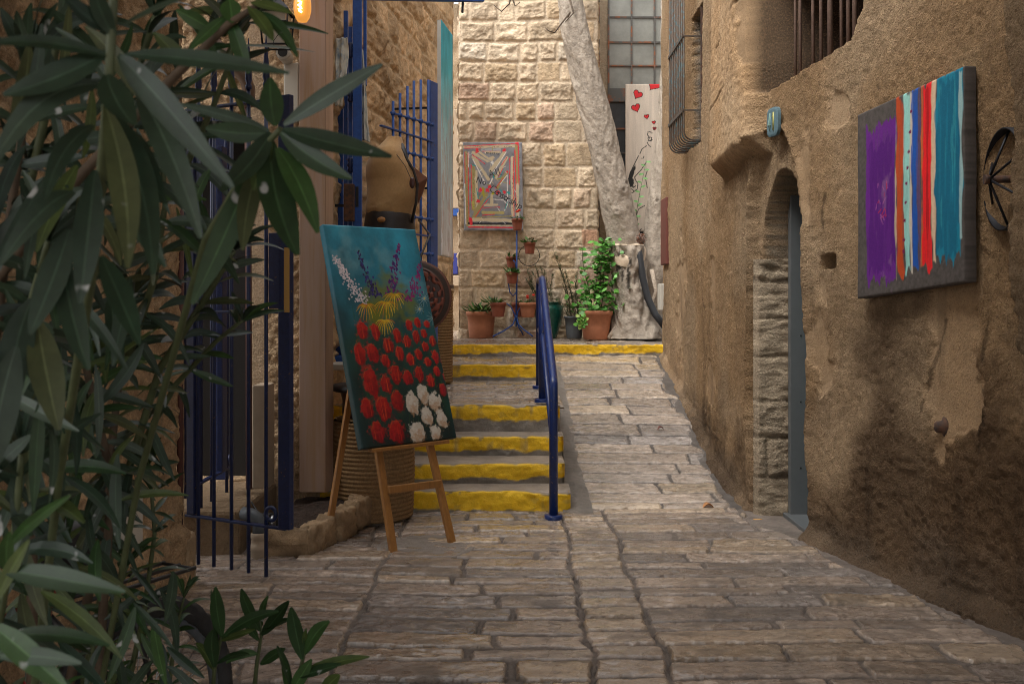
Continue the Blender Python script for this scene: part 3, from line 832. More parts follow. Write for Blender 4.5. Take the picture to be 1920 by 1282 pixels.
for i in range(len(cols_) - 1):
    for rr, mt in ((rows_, 'glass'), (lrows, 'darkglass')):
        for j in range(len(rr) - 1):
            q = MB(); z1_, z0_ = wz(rr[j]), wz(rr[j + 1]); x0_, x1_ = wx(cols_[i]), wx(cols_[i + 1])
            q.add([(x0_ + .01, YW + random.uniform(0, .004), z0_ + .01), (x1_ - .01, YW + random.uniform(0, .006), z0_ + .01), (x1_ - .01, YW + random.uniform(0, .006), z1_ - .01), (x0_ + .01, YW + random.uniform(0, .004), z1_ - .01)], [(0, 1, 2, 3)], False)
            q.build('pane', M[mt], wo)
q = MB(); q.box((1.24, YW + .04, 0.9), (4.5, YW + .3, 6.4)); q.c = [tuple(sc0 * .8)] * len(q.v); q.build('rear_wall', M['ashlar'], bbld, colored=True)
q = MB(); q.box((1.24, YW - .10, 0.9), (4.5, YW + .02, wz(470))); q.c = [tuple(sc0 * .7)] * len(q.v); q.build('window_sill', M['ashlar'], bbld, colored=True)
# far house glimpsed through the side street
fh = thing('far_house', (-1.5, 17.2, 0.95), 'plastered house glimpsed in the narrow gap between the left wall and the ashlar building', 'house')
uu2 = np.arange(-4.0, -0.3, 0.04); vv2 = np.arange(0.9, 6.6, 0.04)
U2, V2 = np.meshgrid(uu2, vv2)
grid_mesh('wall', np.stack([U2, 17.2 + .03 * fbm(U2 * 4, V2 * 4, 450, 4), V2], -1), M['plaster'], fh, np.array([.36, .27, .18]) * (1 + .2 * fbm(U2 * 2, V2 * 2, 451, 4))[..., None])
q = MB(); q.box((-1.35, 17.10, 3.05), (-0.88, 17.17, 4.75)); sh = q.build('shutter', M['beige'], fh, bevel=.01)
q = MB(); q.box((-1.45, 17.08, 2.92), (-0.90, 17.18, 3.04)); q.build('sill', M['blue'], fh, bevel=.01)
q = MB(); q.box((-1.35, 17.10, 1.92), (-0.93, 17.17, 2.28)); q.build('window', mat('violet_blue_paint', (.02, .03, .2)), fh, bevel=.01)
q = MB(); q.box((-1.45, 17.08, 1.72), (-0.88, 17.18, 1.90)); q.build('sill', M['beige'], fh, bevel=.01)

# ---- left long stone wall ----------------------------------------
lb = thing('ashlar_house', (-1.2, 10.0, 0), 'weathered stone house receding along the left side behind the blue grille gate', 'house')
yl = [6.85]
while yl[-1] < 13.35: yl.append(yl[-1] + 0.0019 * yl[-1])
yl = np.array(yl); zl = np.concatenate([np.arange(0.0, 5.2, 0.0135), np.linspace(5.25, 6.0, 20)])
Y, Z = np.meshgrid(yl, zl)
co = [0.0]
rs = np.random.RandomState(3)
while co[-1] < 9: co.append(co[-1] + rs.uniform(.24, .31))
h, inside, r1, r2 = ashlar(Y, Z, np.array(co), (0.3, 0.7), 470, joint=0.03, bulge=0.036)
h = h + 0.018 * fbm(Y * 4, Z * 4, 471, 4) + 0.010 * fbm(Y * 16, Z * 16, 474, 3)
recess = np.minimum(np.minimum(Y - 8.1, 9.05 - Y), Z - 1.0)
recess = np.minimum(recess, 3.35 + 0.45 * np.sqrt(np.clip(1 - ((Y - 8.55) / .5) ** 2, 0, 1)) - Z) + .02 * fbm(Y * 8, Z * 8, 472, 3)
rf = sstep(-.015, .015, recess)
Xl = lwx(Y) + h * (1 - rf) - 0.40 * rf
c = np.array([.57, .39, .225]) * (0.85 + .35 * r1)[..., None] * (1 + .25 * fbm(Y * 5, Z * 5, 473, 4))[..., None]
mo2 = np.array([.55, .41, .26])
col = mo2 + (c - mo2) * (0.3 + 0.7 * inside)[..., None]
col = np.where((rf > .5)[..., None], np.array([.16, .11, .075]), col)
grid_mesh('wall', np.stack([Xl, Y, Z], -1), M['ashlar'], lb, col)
q = MB(); q.box((-3.0, 13.36, 0.9), (lwx(13.36) + .03, 13.40, 6.0)); q.c = [(.42, .30, .19)] * len(q.v); q.build('end_wall', M['ashlar'], lb, colored=True)

# ---- left shop front and near pier --------------------------------
sf = thing('shop_front', (-1.8, 6.75, 0), 'rough plaster shop front with a dark doorway behind the open blue gate', 'shop')
xl_ = np.arange(-4.0, -1.40, 0.012); zl = np.concatenate([np.arange(0.0, 4.2, 0.012), np.linspace(4.25, 6.3, 30)])
X, Z = np.meshgrid(xl_, zl)
g_ = 0.012 * fbm(X * 3, Z * 3, 500, 4) + 0.010 * fbm(X * 30, Z * 30, 501, 3)
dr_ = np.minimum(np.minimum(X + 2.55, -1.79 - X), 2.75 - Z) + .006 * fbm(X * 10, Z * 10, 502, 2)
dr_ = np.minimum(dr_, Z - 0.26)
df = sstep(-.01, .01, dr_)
smooth_band = sstep(.0, .01, np.minimum(X + 1.79, -1.66 - X)) * sstep(3.6, 3.55, Z)
Yv = 6.75 - g_ * (1 - .8 * smooth_band) + 0.8 * df
c = np.array([.43, .30, .18]) * (1 + .25 * fbm(X * 5, Z * 5, 503, 4))[..., None] * (1 + .22 * fbm(X * 36, Z * 36, 504, 3))[..., None]
c = lerp(c, np.array([.40, .30, .205]), .7 * smooth_band[..., None])
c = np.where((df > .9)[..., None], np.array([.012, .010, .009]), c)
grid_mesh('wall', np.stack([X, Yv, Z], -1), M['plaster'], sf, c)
# corner return of the shop front towards the long wall
yq = np.arange(6.76, 7.2, .02); X2, Z2 = np.meshgrid(yq, zl[::2])
grid_mesh('return_wall', np.stack([-1.405 + .012 * fbm(X2 * 9, Z2 * 9, 505, 3), X2, Z2], -1), M['plaster'], sf, np.ones(X2.shape + (3,)) * np.array([.42, .30, .18]))
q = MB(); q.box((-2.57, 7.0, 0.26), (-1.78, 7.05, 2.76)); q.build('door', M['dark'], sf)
q = MB(); q.box((-2.02, 6.765, .27), (-1.93, 6.80, 2.75)); q.build('door_post', M['darkblue'], sf, bevel=.004)

nw = thing('plaster_pier', (-1.9, 4.5, 0), 'rough tan plaster pier at left behind the oleander with a rusty pipe on its corner', 'wall')
yl = np.concatenate([np.arange(1.2, 5.2, 0.011)]); zl = np.concatenate([np.arange(-0.05, 4.0, 0.012), np.linspace(4.05, 7.6, 40)])
Y, Z = np.meshgrid(yl, zl)
dsp = .02 * fbm(Y * 1.5, Z * 1.5, 520, 4) + .012 * fbm(Y * 24, Z * 24, 521, 3) + .02 * sstep(.1, .6, fbm(Y * 5, Z * 2.5, 522, 4))
Xn = -1.715 + dsp - .03 * sstep(5.13, 5.2, Y) + .10 * sstep(.35, .28, Z + .03 * vn(Y * 5, Z * 5, 5)) * sstep(5.0, 5.08, Y) * 0.5
c = np.array([.43, .29, .165]) * (1 + .22 * fbm(Y * 3, Z * 3, 523, 4))[..., None] * (1 + .2 * fbm(Y * 34, Z * 34, 524, 3))[..., None]
c = c * (1 - .35 * sstep(.2, .8, fbm(Y * 5, Z * 1.2, 525, 4)))[..., None]
grid_mesh('wall', np.stack([Xn, Y, Z], -1), M['plaster'], nw, c)
xq = np.arange(-4.0, -1.70, .016); X2, Z2 = np.meshgrid(xq, zl)
grid_mesh('return_wall', np.stack([X2, 5.2 + .012 * fbm(X2 * 9, Z2 * 9, 526, 4), Z2], -1), M['plaster'], nw, np.array([.42, .29, .17]) * (1 + .2 * fbm(X2 * 8, Z2 * 8, 527, 4))[..., None], flip=True)
q = MB(); q.box((-1.76, 5.08, -.02), (-1.655, 5.24, .29)); q.c = [(.36, .26, .16)] * len(q.v)
q.build('corner_stone', M['ashlar'], nw, bevel=.03, colored=True)

# ---- unseen block added behind and above the camera to shade the near alley
vb = MB(); vb.box((-4.5, -5.5, 4.3), (5.5, 2.8, 7.0)); vb.c = [(.4, .28, .17)] * len(vb.v)
tag(vb.build('unseen_shade_block', M['ashlar'], colored=True), 'unseen stone block added over the alley behind the viewpoint to cast shade', 'shade blocker')
# ================================================================== PAINTED SURFACES
def V3(a): return np.array([float(q) for q in a])
class Canvas:
    """a stretched canvas: O lower left corner of the face, R and U its edge vectors"""
    def __init__(s, O, R, U, nx, ny, bg):
        s.O, s.R, s.U = V3(O), V3(R), V3(U)
        s.w = np.linalg.norm(s.R); s.h = np.linalg.norm(s.U)
        s.r = s.R / s.w; s.u = s.U / s.h; s.n = np.cross(s.r, s.u)
        s.A, s.B = np.meshgrid(np.linspace(0, s.w, nx), np.linspace(0, s.h, ny))
        s.img = np.ones(s.A.shape + (3,)) * np.array(bg)
        s.relief = np.zeros(s.A.shape)
        s.k = 0
    def uv(s, px, py):                       # where on the face a point of the photograph lies
        d_ = np.array([(px - 960.) / FPX, 1.0, -(py - 560.) / FPX]); e = np.array([0, 0, EYE])
        t = np.dot(s.O - e, s.n) / np.dot(d_, s.n)
        q = e + d_ * t - s.O
        return np.dot(q, s.r), np.dot(q, s.u)
    def mix(s, a, col, rel=0.0):
        a = np.clip(a, 0, 1)
        s.img = s.img + (np.array(col) - s.img) * a[..., None]
        s.relief = s.relief + rel * a
    def blob(s, cu, cv, ru, rv, col, ang=0.0, rag=0.25, soft=0.12, op=1.0, rel=0.0):
        s.k += 1
        du, dv = s.A - cu, s.B - cv
        x = du * math.cos(ang) + dv * math.sin(ang); y = -du * math.sin(ang) + dv * math.cos(ang)
        q = np.sqrt((x / ru) ** 2 + (y / rv) ** 2)
        near = q < 2.2
        a = np.zeros(q.shape)
        f = 2.2 / max(ru, rv)
        a[near] = sstep(1 + soft, 1 - soft, q[near] + rag * fbm(s.A[near] * f, s.B[near] * f, 900 + s.k, 3))
        s.mix(a * op, col, rel); return a
    def stroke(s, pts, wid, col, op=1.0, rag=0.3, taper=False):
        s.k += 1
        best = np.full(s.A.shape, 9.0); wl = np.full(s.A.shape, float(wid))
        n = len(pts) - 1
        for i in range(n):
            (a0, b0), (a1, b1) = pts[i], pts[i + 1]
            dx, dy = a1 - a0, b1 - b0; L2 = dx * dx + dy * dy + 1e-12
            t = np.clip(((s.A - a0) * dx + (s.B - b0) * dy) / L2, 0, 1)
            dd = np.hypot(s.A - a0 - t * dx, s.B - b0 - t * dy)
            better = dd < best
            best = np.where(better, dd, best)
            if taper: wl = np.where(better, wid * (1 - 0.75 * (i + t) / n), wl)
        f = 0.6 / wid
        a = sstep(1.25, 0.75, best / (wl / 2) + rag * fbm(s.A * f, s.B * f, 1200 + s.k, 2))
        s.mix(a * op, col)
    def band(s, u0, u1, v0, v1, col, op=1.0, rag=0.01, dry=0.0, rv=0.02):
        """a vertical brush band with ragged ends and dry-brush streaks"""
        s.k += 1
        e = rag * fbm(s.A * 20, s.B * 6, 1500 + s.k, 3)
        ev = .6 * rv * fbm(s.A * 45, s.B * 2, 1600 + s.k, 3)
        a = sstep(-.003, .003, np.minimum(s.A - u0 + e, u1 - s.A + e)) * sstep(-.006, .006, np.minimum(s.B - v0 + ev, v1 - s.B + ev))
        st = fbm(s.A * 70, s.B * 4, 1700 + s.k, 3)
        a = a * (1 - dry * sstep(0.1, 0.7, st))
        s.mix(a * op, col)
        return a
    def make(s, name, material, parent, thick, bow=0.0):
        e = np.minimum(np.minimum(s.A, s.w - s.A), np.minimum(s.B, s.h - s.B))
        rnd = 0.006 * (1 - np.sqrt(np.clip(1 - (1 - np.clip(e / 0.012, 0, 1)) ** 2, 0, 1)))
        pos = s.O + s.A[..., None] * s.r + s.B[..., None] * s.u + (s.relief - rnd + bow * fbm(s.A * 2, s.B * 2, 77, 2))[..., None] * s.n
        return grid_mesh(name, pos, material, parent, s.img, rim=-s.n * thick)

G = {  # single-stroke letters on a 0..1 by 0..1 box
 'N': [[(0, 0), (0, 1), (.7, 0), (.7, 1)]], 'o': [[(.3, 0), (.05, .2), (.1, .5), (.35, .55), (.55, .35), (.5, .1), (.3, 0)]],
 'C': [[(.8, .85), (.5, 1), (.15, .85), (0, .45), (.15, .1), (.5, 0), (.8, .15)]], 'e': [[(.05, .3), (.5, .33), (.45, .52), (.2, .55), (.04, .3), (.15, .05), (.5, .05)]],
 'n': [[(.05, .55), (.08, 0)], [(.07, .38), (.3, .55), (.45, .4), (.48, 0)]], 's': [[(.45, .5), (.2, .55), (.08, .4), (.42, .2), (.35, .02), (.05, .05)]],
 'r': [[(.05, .55), (.08, 0)], [(.07, .35), (.25, .52), (.42, .5)]], 'h': [[(.05, 1), (.06, 0)], [(.06, .35), (.3, .55), (.45, .4), (.46, 0)]],
 'i': [[(.2, .5), (.2, 0)], [(.2, .75), (.21, .8)]], 'p': [[(.05, .55), (.07, -.45)], [(.06, .45), (.35, .55), (.5, .3), (.3, .02), (.06, .1)]],
 'A': [[(0, 0), (.35, 1), (.7, 0)], [(.12, .38), (.58, .38)]], 'l': [[(.1, 1), (.12, .1), (.3, 0)]],
 'f': [[(.45, .95), (.25, 1), (.15, .7), (.17, 0)], [(0, .5), (.4, .52)]], 'd': [[(.5, 1), (.5, 0)], [(.5, .4), (.25, .55), (.05, .3), (.2, .02), (.5, .12)]], 'm': [[(.03, .55), (.05, 0)], [(.04, .4), (.2, .55), (.28, .4), (.28, 0)], [(.28, .4), (.45, .55), (.55, .4), (.55, 0)]],
 'F': [[(.6, 1), (0, 1), (0, 0)], [(0, .55), (.45, .55)]],
 '4': [[(.55, 0), (.55, 1), (0, .35), (.8, .35)]], '1': [[(.1, .75), (.35, 1), (.35, 0)]],
}
def write(cv, text, f, wid, col, adv=0.72):
    """f maps (x, y) in letter heights to face coordinates"""
    x = 0
    for ch in text:
        if ch == ' ': x += 0.5; continue
        for st in G[ch]: cv.stroke([f(x + a, b_) for a, b_ in st], wid, col, rag=0.15)
        x += adv if ch not in 'il' else 0.42
        if ch in 'CNA': x += 0.25

# ---- flower painting on the easel --------------------------------
eR = np.array([0.53, 0.466, 0.0]); eU = np.array([-0.297, 0.340, 1.344]); eO = np.array([-0.878, 5.85, 0.62])
fc = Canvas(eO, eR, eU, 230, 430, (0, 0, 0))
A, B = fc.A, fc.B; hgt = fc.h
t = np.clip(B / hgt + 0.05 * fbm(A * 4, B * 4, 1, 4), 0, 1)
stops = [(0, (.008, .022, .020)), (.25, (.008, .030, .026)), (.45, (.010, .055, .045)), (.60, (.012, .095, .125)), (.78, (.012, .16, .24)), (1, (.020, .22, .32))]
xs_ = [q[0] for q in stops]
fc.img = np.stack([np.interp(t, xs_, [q[1][k] for q in stops]) for k in range(3)], -1)
fc.img *= (1 + 0.35 * fbm(A * 9, B * 5, 2, 4))[..., None]
fc.mix(0.40 * sstep(.1, .8, fbm(A * 6, B * 5, 3, 4)) * sstep(.6, .8, t), (.16, .34, .38))
fc.mix(0.45 * sstep(.0, .8, fbm(A * 7, B * 3, 4, 4)) * sstep(.50, .35, np.abs(t - .5)) * sstep(.75, .3, t), (.02, .07, .035))
def Z4(x, y): return fc.uv(600 + x / 2.785, 400 + y / 2.785)
ps = np.linalg.norm(np.array(Z4(300, 600)) - np.array(Z4(310, 600))) / 10
ps2 = np.linalg.norm(np.array(Z4(300, 600)) - np.array(Z4(300, 610))) / 10
rs = random.Random(4)
for (x, y, rx, ry) in [(290, 450, 60, 90), (370, 440, 60, 110), (460, 470, 40, 80), (300, 540, 60, 60)]:
    u, v = Z4(x, y); fc.blob(u, v, rx * ps, ry * ps2, (.13, .15, .012), rag=.5, soft=.5, op=.75)
for k in range(60):
    x = rs.uniform(150, 700); y = rs.uniform(520, 1180); u, v = Z4(x, y); u2, v2 = Z4(x + rs.uniform(-25, 10), y - rs.uniform(40, 110))
    fc.stroke([(u, v), (u2, v2)], rs.uniform(.004, .010), (.012 + rs.random() * .02, .05 + rs.random() * .06, .02), op=.6, taper=True)
for k in range(230):
    q = rs.random(); x = 75 + 150 * q + rs.gauss(0, 5 + 18 * q); y = 225 + 245 * q + rs.gauss(0, 8)
    u, v = Z4(x, y); b_ = rs.uniform(.45, .72)
    fc.blob(u, v, .0045, .0065, (b_, b_ * .9, b_ * .95), ang=rs.uniform(0, 3), op=.9)
for (x0, y0, x1, y1, cs, nn) in [(197, 205, 300, 440, [(.02, .012, .09), (.008, .008, .03), (.03, .02, .16)], 75), (412, 160, 365, 420, [(.08, .01, .12), (.04, .012, .14), (.16, .012, .13)], 95), (528, 262, 462, 455, [(.18, .012, .14), (.10, .012, .12), (.25, .02, .12)], 85)]:
    for k in range(nn):
        q = rs.random() ** .8; x = lerp(x0, x1, q) + rs.gauss(0, 4 + 20 * q); y = lerp(y0, y1, q) + rs.gauss(0, 7)
        u, v = Z4(x, y); fc.blob(u, v, .006, .010, rs.choice(cs), ang=rs.uniform(-.6, .6))
for (x, y, r) in [(243, 480, 56), (345, 468, 60), (388, 425, 60), (338, 562, 52)]:
    for k in range(11):
        a = math.pi * (0.02 + 0.96 * k / 10)
        pts = []
        for q in (0, .35, .7, 1.0):
            pts.append(Z4(x + math.cos(a) * r * q * rs.uniform(.9, 1.1), y - r * .55 * math.sin(math.pi * q * .6) * abs(math.cos(a)) * .6 + r * (1.5 * q * q) * (0.35 + .65 * math.sin(a))))
        fc.stroke(pts, .011, rs.choice([(.52, .32, .012), (.62, .42, .03), (.42, .24, .012), (.45, .16, .02)]), taper=True)
for (x, y, r) in [(545, 445, 42), (592, 545, 40), (520, 500, 28)]:
    for k in range(11):
        a = 2 * math.pi * k / 11
        fc.stroke([Z4(x, y), Z4(x + r * math.cos(a), y + r * math.sin(a))], .006, (.28, .40, .42), op=.7, taper=True)
    u, v = Z4(x, y); fc.blob(u, v, .006, .006, (.6, .45, .05))
reds = [(222,612,32,50),(290,620,27,46),(403,637,25,40),(465,585,20,32),(509,572,22,28),(558,580,18,22),(357,690,30,42),(207,733,32,58),(275,730,36,52),(455,670,25,32),(502,645,22,34),(542,628,19,25),(588,667,20,30),(416,732,25,38),(343,770,24,35),(473,765,23,32),(515,736,20,30),(549,697,20,26),(604,750,20,36),(563,775,22,25),(265,880,43,78),(397,840,32,50),(459,858,27,42),(520,840,27,43),(345,890,30,48),(610,825,20,28),(640,775,10,22),(580,878,22,35),(404,978,33,58),(246,1020,32,55),(330,1020,42,62),(642,920,22,33),(652,855,10,22),(303,1142,37,55),(402,1142,44,62)]
for (x, y, rx, ry) in reds:
    u, v = Z4(x, y); dk = rs.uniform(.8, 1.1)
    fc.blob(u, v, rx * ps * .84, ry * ps2 * .88, (.29 * dk, .007, .009), rag=.22, soft=.10, rel=.0012)
    fc.blob(u - rx * ps * .15, v + ry * ps2 * .25, rx * ps * .72, ry * ps2 * .55, (.42 * dk, .018, .012), rag=.8, soft=.6, op=.75)
    fc.blob(u + rx * ps * .2, v - ry * ps2 * .35, rx * ps * .6, ry * ps2 * .45, (.15, .004, .008), rag=.9, soft=.6, op=.6)
    for kk in range(rs.randint(2, 4)):
        o_ = rs.uniform(-.55, .55); fc.stroke([(u + rx * ps * o_, v - ry * ps2 * rs.uniform(.5, .8)), (u + rx * ps * (o_ * 1.15 + rs.uniform(-.1, .1)), v + ry * ps2 * rs.uniform(.4, .95))], rs.uniform(.005, .012), rs.choice([(.50, .02, .012), (.20, .005, .01), (.62, .07, .02), (.38, .01, .02)]), op=rs.uniform(.4, .8), taper=True)
    fc.stroke([(u - rx * ps * .75, v + ry * ps2 * .35), (u - rx * ps * .3, v + ry * ps2 * .9), (u + rx * ps * .4, v + ry * ps2 * .8)], .005, (.50, .07, .015), op=.6)
for (x, y, rx, ry) in [(484,993,34,58),(540,945,33,52),(600,983,36,50),(558,1057,32,48),(636,1075,32,50),(507,1140,44,52),(604,1145,33,38)]:
    u, v = Z4(x, y)
    fc.blob(u, v, rx * ps * .86, ry * ps2 * .88, (.50, .44, .36), rag=.3, soft=.09, rel=.0015)
    fc.blob(u + rx * ps * .1, v - ry * ps2 * .4, rx * ps * .55, ry * ps2 * .45, (.42, .24, .13), rag=.9, soft=.7, op=.7)
    fc.blob(u - rx * ps * .2, v + ry * ps2 * .3, rx * ps * .45, ry * ps2 * .4, (.60, .56, .50), rag=.9, soft=.7, op=.7)
fc.mix(0.35 * sstep(.05, 0, np.minimum(A, fc.w - A)), (.01, .05, .06))
flower = fc.make('flower_painting', M['paint'], None, 0.045)
tag(flower, 'tall canvas of red and white tulips under a turquoise sky standing on the wooden easel', 'painting')

ez = thing('wooden_easel', (-0.7, 6.0, 0), 'varnished pine easel on the paving carrying the tall tulip canvas', 'easel')
def onface(u, v, back): return fc.O + fc.r * u + fc.u * v - fc.n * back
for (fx, fy, uu_) in [(738, 1038, 0.14), (848, 1020, 0.52)]:
    Yb = EYE * FPX / (fy - 560.); bt = P(fx, fy, Yb)
    tp = onface(uu_ * .8 + .08, 1.05, 0.075); lo_ = onface(uu_, -0.02, 0.055)
    q = MB(); q.beam(bt, lerp(bt, tp, 0.99), 0.048, 0.028, up=(0.5, -0.6, 0.2)); q.build('leg', M['wood'], ez, bevel=.004)
q = MB(); q.beam(P(612, 1020, 6.09), onface(0.33, 1.1, 0.10), 0.040, 0.026, up=(0.5, -0.6, 0)); q.build('leg', M['wood'], ez, bevel=.004)
pa, pb = P(728, 918, 5.93), P(826, 906, 6.14)
q = MB(); q.beam(pa, pb, 0.026, 0.045); q.build('crossbar', M['wood'], ez, bevel=.004)
q = MB(); q.beam(onface(0.06, -0.012, 0.02), onface(0.64, -0.012, 0.02), 0.05, 0.022); q.build('ledge', M['wood'], ez, bevel=.004)

# ---- striped abstract on the right wall ---------------------------
so_ = 0.085
def PF(px, py): return PR(px, py, so_)
sO = PF(1608, 560); sR = PF(1809, 529) - sO; sU = PF(1608, 216) - sO
sc_ = Canvas(sO, sR, sU, 200, 210, (.080, .069, .063))
A, B = sc_.A, sc_.B
sc_.img *= (1 + .22 * fbm(A * 60, B * 60, 5, 3))[..., None]
def su(px, py=380): return sc_.uv(px, py)[0]
def sv(px, py): return sc_.uv(px, 365 + (py - 365) * 1.07)[1]
pu = (.125, .016, .215)
sc_.band(su(1615), su(1669), sv(1640, 520), sv(1640, 250), pu, rag=.012, dry=.25, rv=.06)
sc_.band(su(1618), su(1668), sv(1640, 500), sv(1640, 285), (.085, .009, .165), rag=.03, dry=.5, rv=.09)
sc_.mix(.55 * sstep(.35, .75, fbm(A * 12, B * 9, 8, 4)) * sstep(.0, .02, np.minimum(A - su(1632), su(1664) - A)), (.22, .10, .24))
for k in range(16):
    x, y = random.uniform(1634, 1655), random.uniform(345, 420)
    sc_.stroke([sc_.uv(x, y), sc_.uv(x + random.uniform(-6, 6), y + random.uniform(4, 14))], .006, random.choice([(.45, .02, .05), (.35, .10, .30)]), op=.8)
sc_.band(su(1669), su(1672), sv(1670, 525), sv(1670, 225), (.45, .34, .24))
sc_.band(su(1672), su(1685), sv(1680, 515), sv(1680, 212), (.46, .065, .016), dry=.3, rv=.05)
sc_.band(su(1686), su(1697), sv(1690, 512), sv(1690, 205), (.30, .60, .54), dry=.2, rv=.04)
sc_.band(su(1697), su(1701), sv(1700, 515), sv(1700, 205), (.55, .48, .40))
sc_.band(su(1701), su(1711), sv(1705, 512), sv(1705, 198), (.012, .085, .38), dry=.2, rv=.04)
sc_.band(su(1711), su(1717), sv(1713, 505), sv(1713, 195), (.12, .06, .15), dry=.5, op=.8)
sc_.band(su(1717), su(1722), sv(1720, 505), sv(1720, 195), (.55, .12, .03), dry=.4)
sc_.band(su(1721), su(1737), sv(1730, 512), sv(1730, 190), (.78, .014, .018), dry=.15, rv=.05)
sc_.band(su(1728), su(1731), sv(1730, 495), sv(1730, 200), (.42, .008, .012), dry=.4)
sc_.band(su(1738), su(1746), sv(1742, 505), sv(1742, 185), (.66, .48, .32), dry=.15, rv=.04)
te = (.008, .20, .30)
sc_.band(su(1746), su(1795), sv(1770, 500), sv(1770, 165), te, dry=.15, rv=.09, rag=.012)
sc_.band(su(1748), su(1790), sv(1770, 490), sv(1770, 175), (.006, .13, .22), dry=.55, rv=.09, rag=.02)
sc_.mix(.7 * sstep(.45, .62, fbm(A * 60, B * 3, 12, 3)) * sstep(.0, .01, np.minimum(A - su(1750), su(1793) - A)) * sstep(sv(1770, 480), sv(1770, 470), B) * 0 + .6 * sstep(.5, .62, fbm(A * 60, B * 3, 12, 3)) * sstep(0, .01, np.minimum(A - su(1750), su(1793) - A)) * sstep(0, .03, np.minimum(B - sv(1770, 480), sv(1770, 190) - B)), (.03, .27, .33))
sc_.band(su(1790), su(1796), sv(1790, 470), sv(1790, 180), (.30, .46, .46), dry=.5, rag=.006)
for k in range(9):
    y = 235 + 32 * k + random.uniform(-8, 8)
    u, v = sc_.uv(1690, y); sc_.blob(u, v, .010, .009, (.16, .012, .07))
tag(sc_.make('abstract_painting', M['paintm'], None, 0.06, bow=.004), 'grey canvas with vertical purple, red, blue and teal stripes hung on the right wall', 'painting')

# ---- picture on the ashlar wall -----------------------------------
YP = 14.13
nO = P(870, 432, YP); nR = P(981, 432, YP) - nO; nU = P(868, 267, YP) - nO
nc = Canvas(nO, nR, nU, 190, 280, (.27, .275, .30))
A, B = nc.A, nc.B
nc.img *= (1 + .25 * fbm(A * 14, B * 14, 5, 4))[..., None]
def Z5(x, y): return nc.uv(850 + x / 6.747, 250 + y / 6.747)
CR, RD, OL, WHT, TL, BK, GR = (.66, .56, .38), (.82, .05, .07), (.40, .34, .15), (.85, .83, .80), (.03, .38, .38), (.03, .03, .035), (.25, .26, .28)
px5 = np.linalg.norm(np.array(Z5(300, 600)) - np.array(Z5(310, 600))) / 10
def st5(pts, wpx, col, **k): nc.stroke([Z5(*q) for q in pts], wpx * px5, col, **k)
for (pts, wd, col) in [
    ([(150, 175), (800, 155)], 34, CR), ([(175, 240), (180, 1160)], 40, OL), ([(815, 130), (820, 640)], 40, OL), ([(820, 640), (815, 1030)], 36, CR), ([(755, 300), (755, 1030)], 36, CR),
    ([(150, 165), (830, 120)], 10, RD), ([(155, 190), (360, 185)], 10, RD), ([(157, 240), (157, 640)], 10, RD), ([(198, 245), (200, 1140)], 9, RD), ([(835, 120), (838, 640)], 12, RD), ([(790, 200), (800, 640)], 12, RD), ([(770, 300), (770, 1040)], 10, RD), ([(725, 310), (720, 640)], 9, RD), ([(790, 660), (800, 900)], 9, RD),
    ([(260, 240), (440, 350)], 34, CR), ([(330, 230), (460, 320)], 26, CR), ([(270, 300), (450, 580)], 46, CR), ([(250, 270), (410, 385)], 9, RD), ([(235, 400), (240, 960)], 12, RD), ([(265, 420), (265, 960)], 44, OL), ([(300, 480), (300, 950)], 30, CR),
    ([(650, 250), (480, 470)], 46, CR), ([(690, 300), (550, 550)], 34, CR), ([(690, 295), (620, 400)], 9, RD), ([(650, 420), (575, 545)], 9, RD), ([(690, 480), (560, 690)], 34, OL), ([(640, 560), (540, 690)], 9, RD),
    ([(420, 770), (260, 1060)], 50, OL), ([(470, 790), (280, 1055)], 10, RD), ([(400, 700), (300, 870)], 20, OL), ([(490, 780), (490, 900)], 36, CR), ([(400, 905), (560, 900)], 26, CR), ([(385, 945), (590, 930)], 12, RD), ([(410, 960), (570, 945)], 30, GR), ([(380, 1000), (630, 1000)], 36, (.52, .45, .18)), ([(370, 1035), (520, 1020)], 10, RD),
    ([(260, 1090), (740, 1095)], 44, CR), ([(200, 1140), (740, 1140)], 30, BK), ([(200, 1165), (740, 1160)], 16, CR), ([(190, 1185), (745, 1185)], 16, RD), ([(220, 1080), (225, 1150)], 34, RD),
    ([(210, 230), (200, 430)], 8, WHT), ([(260, 330), (410, 630)], 12, WHT), ([(680, 230), (520, 480)], 10, WHT), ([(600, 640), (690, 520), (690, 900)], 9, WHT), ([(470, 640), (500, 570)], 16, WHT), ([(510, 830), (640, 840), (690, 900), (650, 970)], 9, WHT), ([(150, 640), (160, 1150)], 10, WHT), ([(380, 210), (600, 200)], 34, (.45, .46, .48)), ([(380, 225), (600, 222)], 8, RD),
    ([(300, 700), (320, 830)], 12, TL), ([(520, 500), (515, 560)], 16, TL), ([(650, 430), (600, 560)], 8, TL), ([(390, 870), (470, 790)], 8, TL), ([(690, 860), (660, 950)], 9, TL), ([(590, 700), (640, 760)], 12, TL), ([(250, 400), (290, 410)], 12, TL),
    ([(420, 240), (600, 235)], 26, CR), ([(250, 870), (260, 940)], 30, (.52, .45, .12)), ([(380, 690), (390, 790)], 26, (.42, .40, .05)), ([(550, 580), (620, 560)], 12, (.42, .40, .05)), ([(280, 1065), (740, 1040)], 9, (.50, .42, .08)),
    ]:
    st5(pts, wd, col)
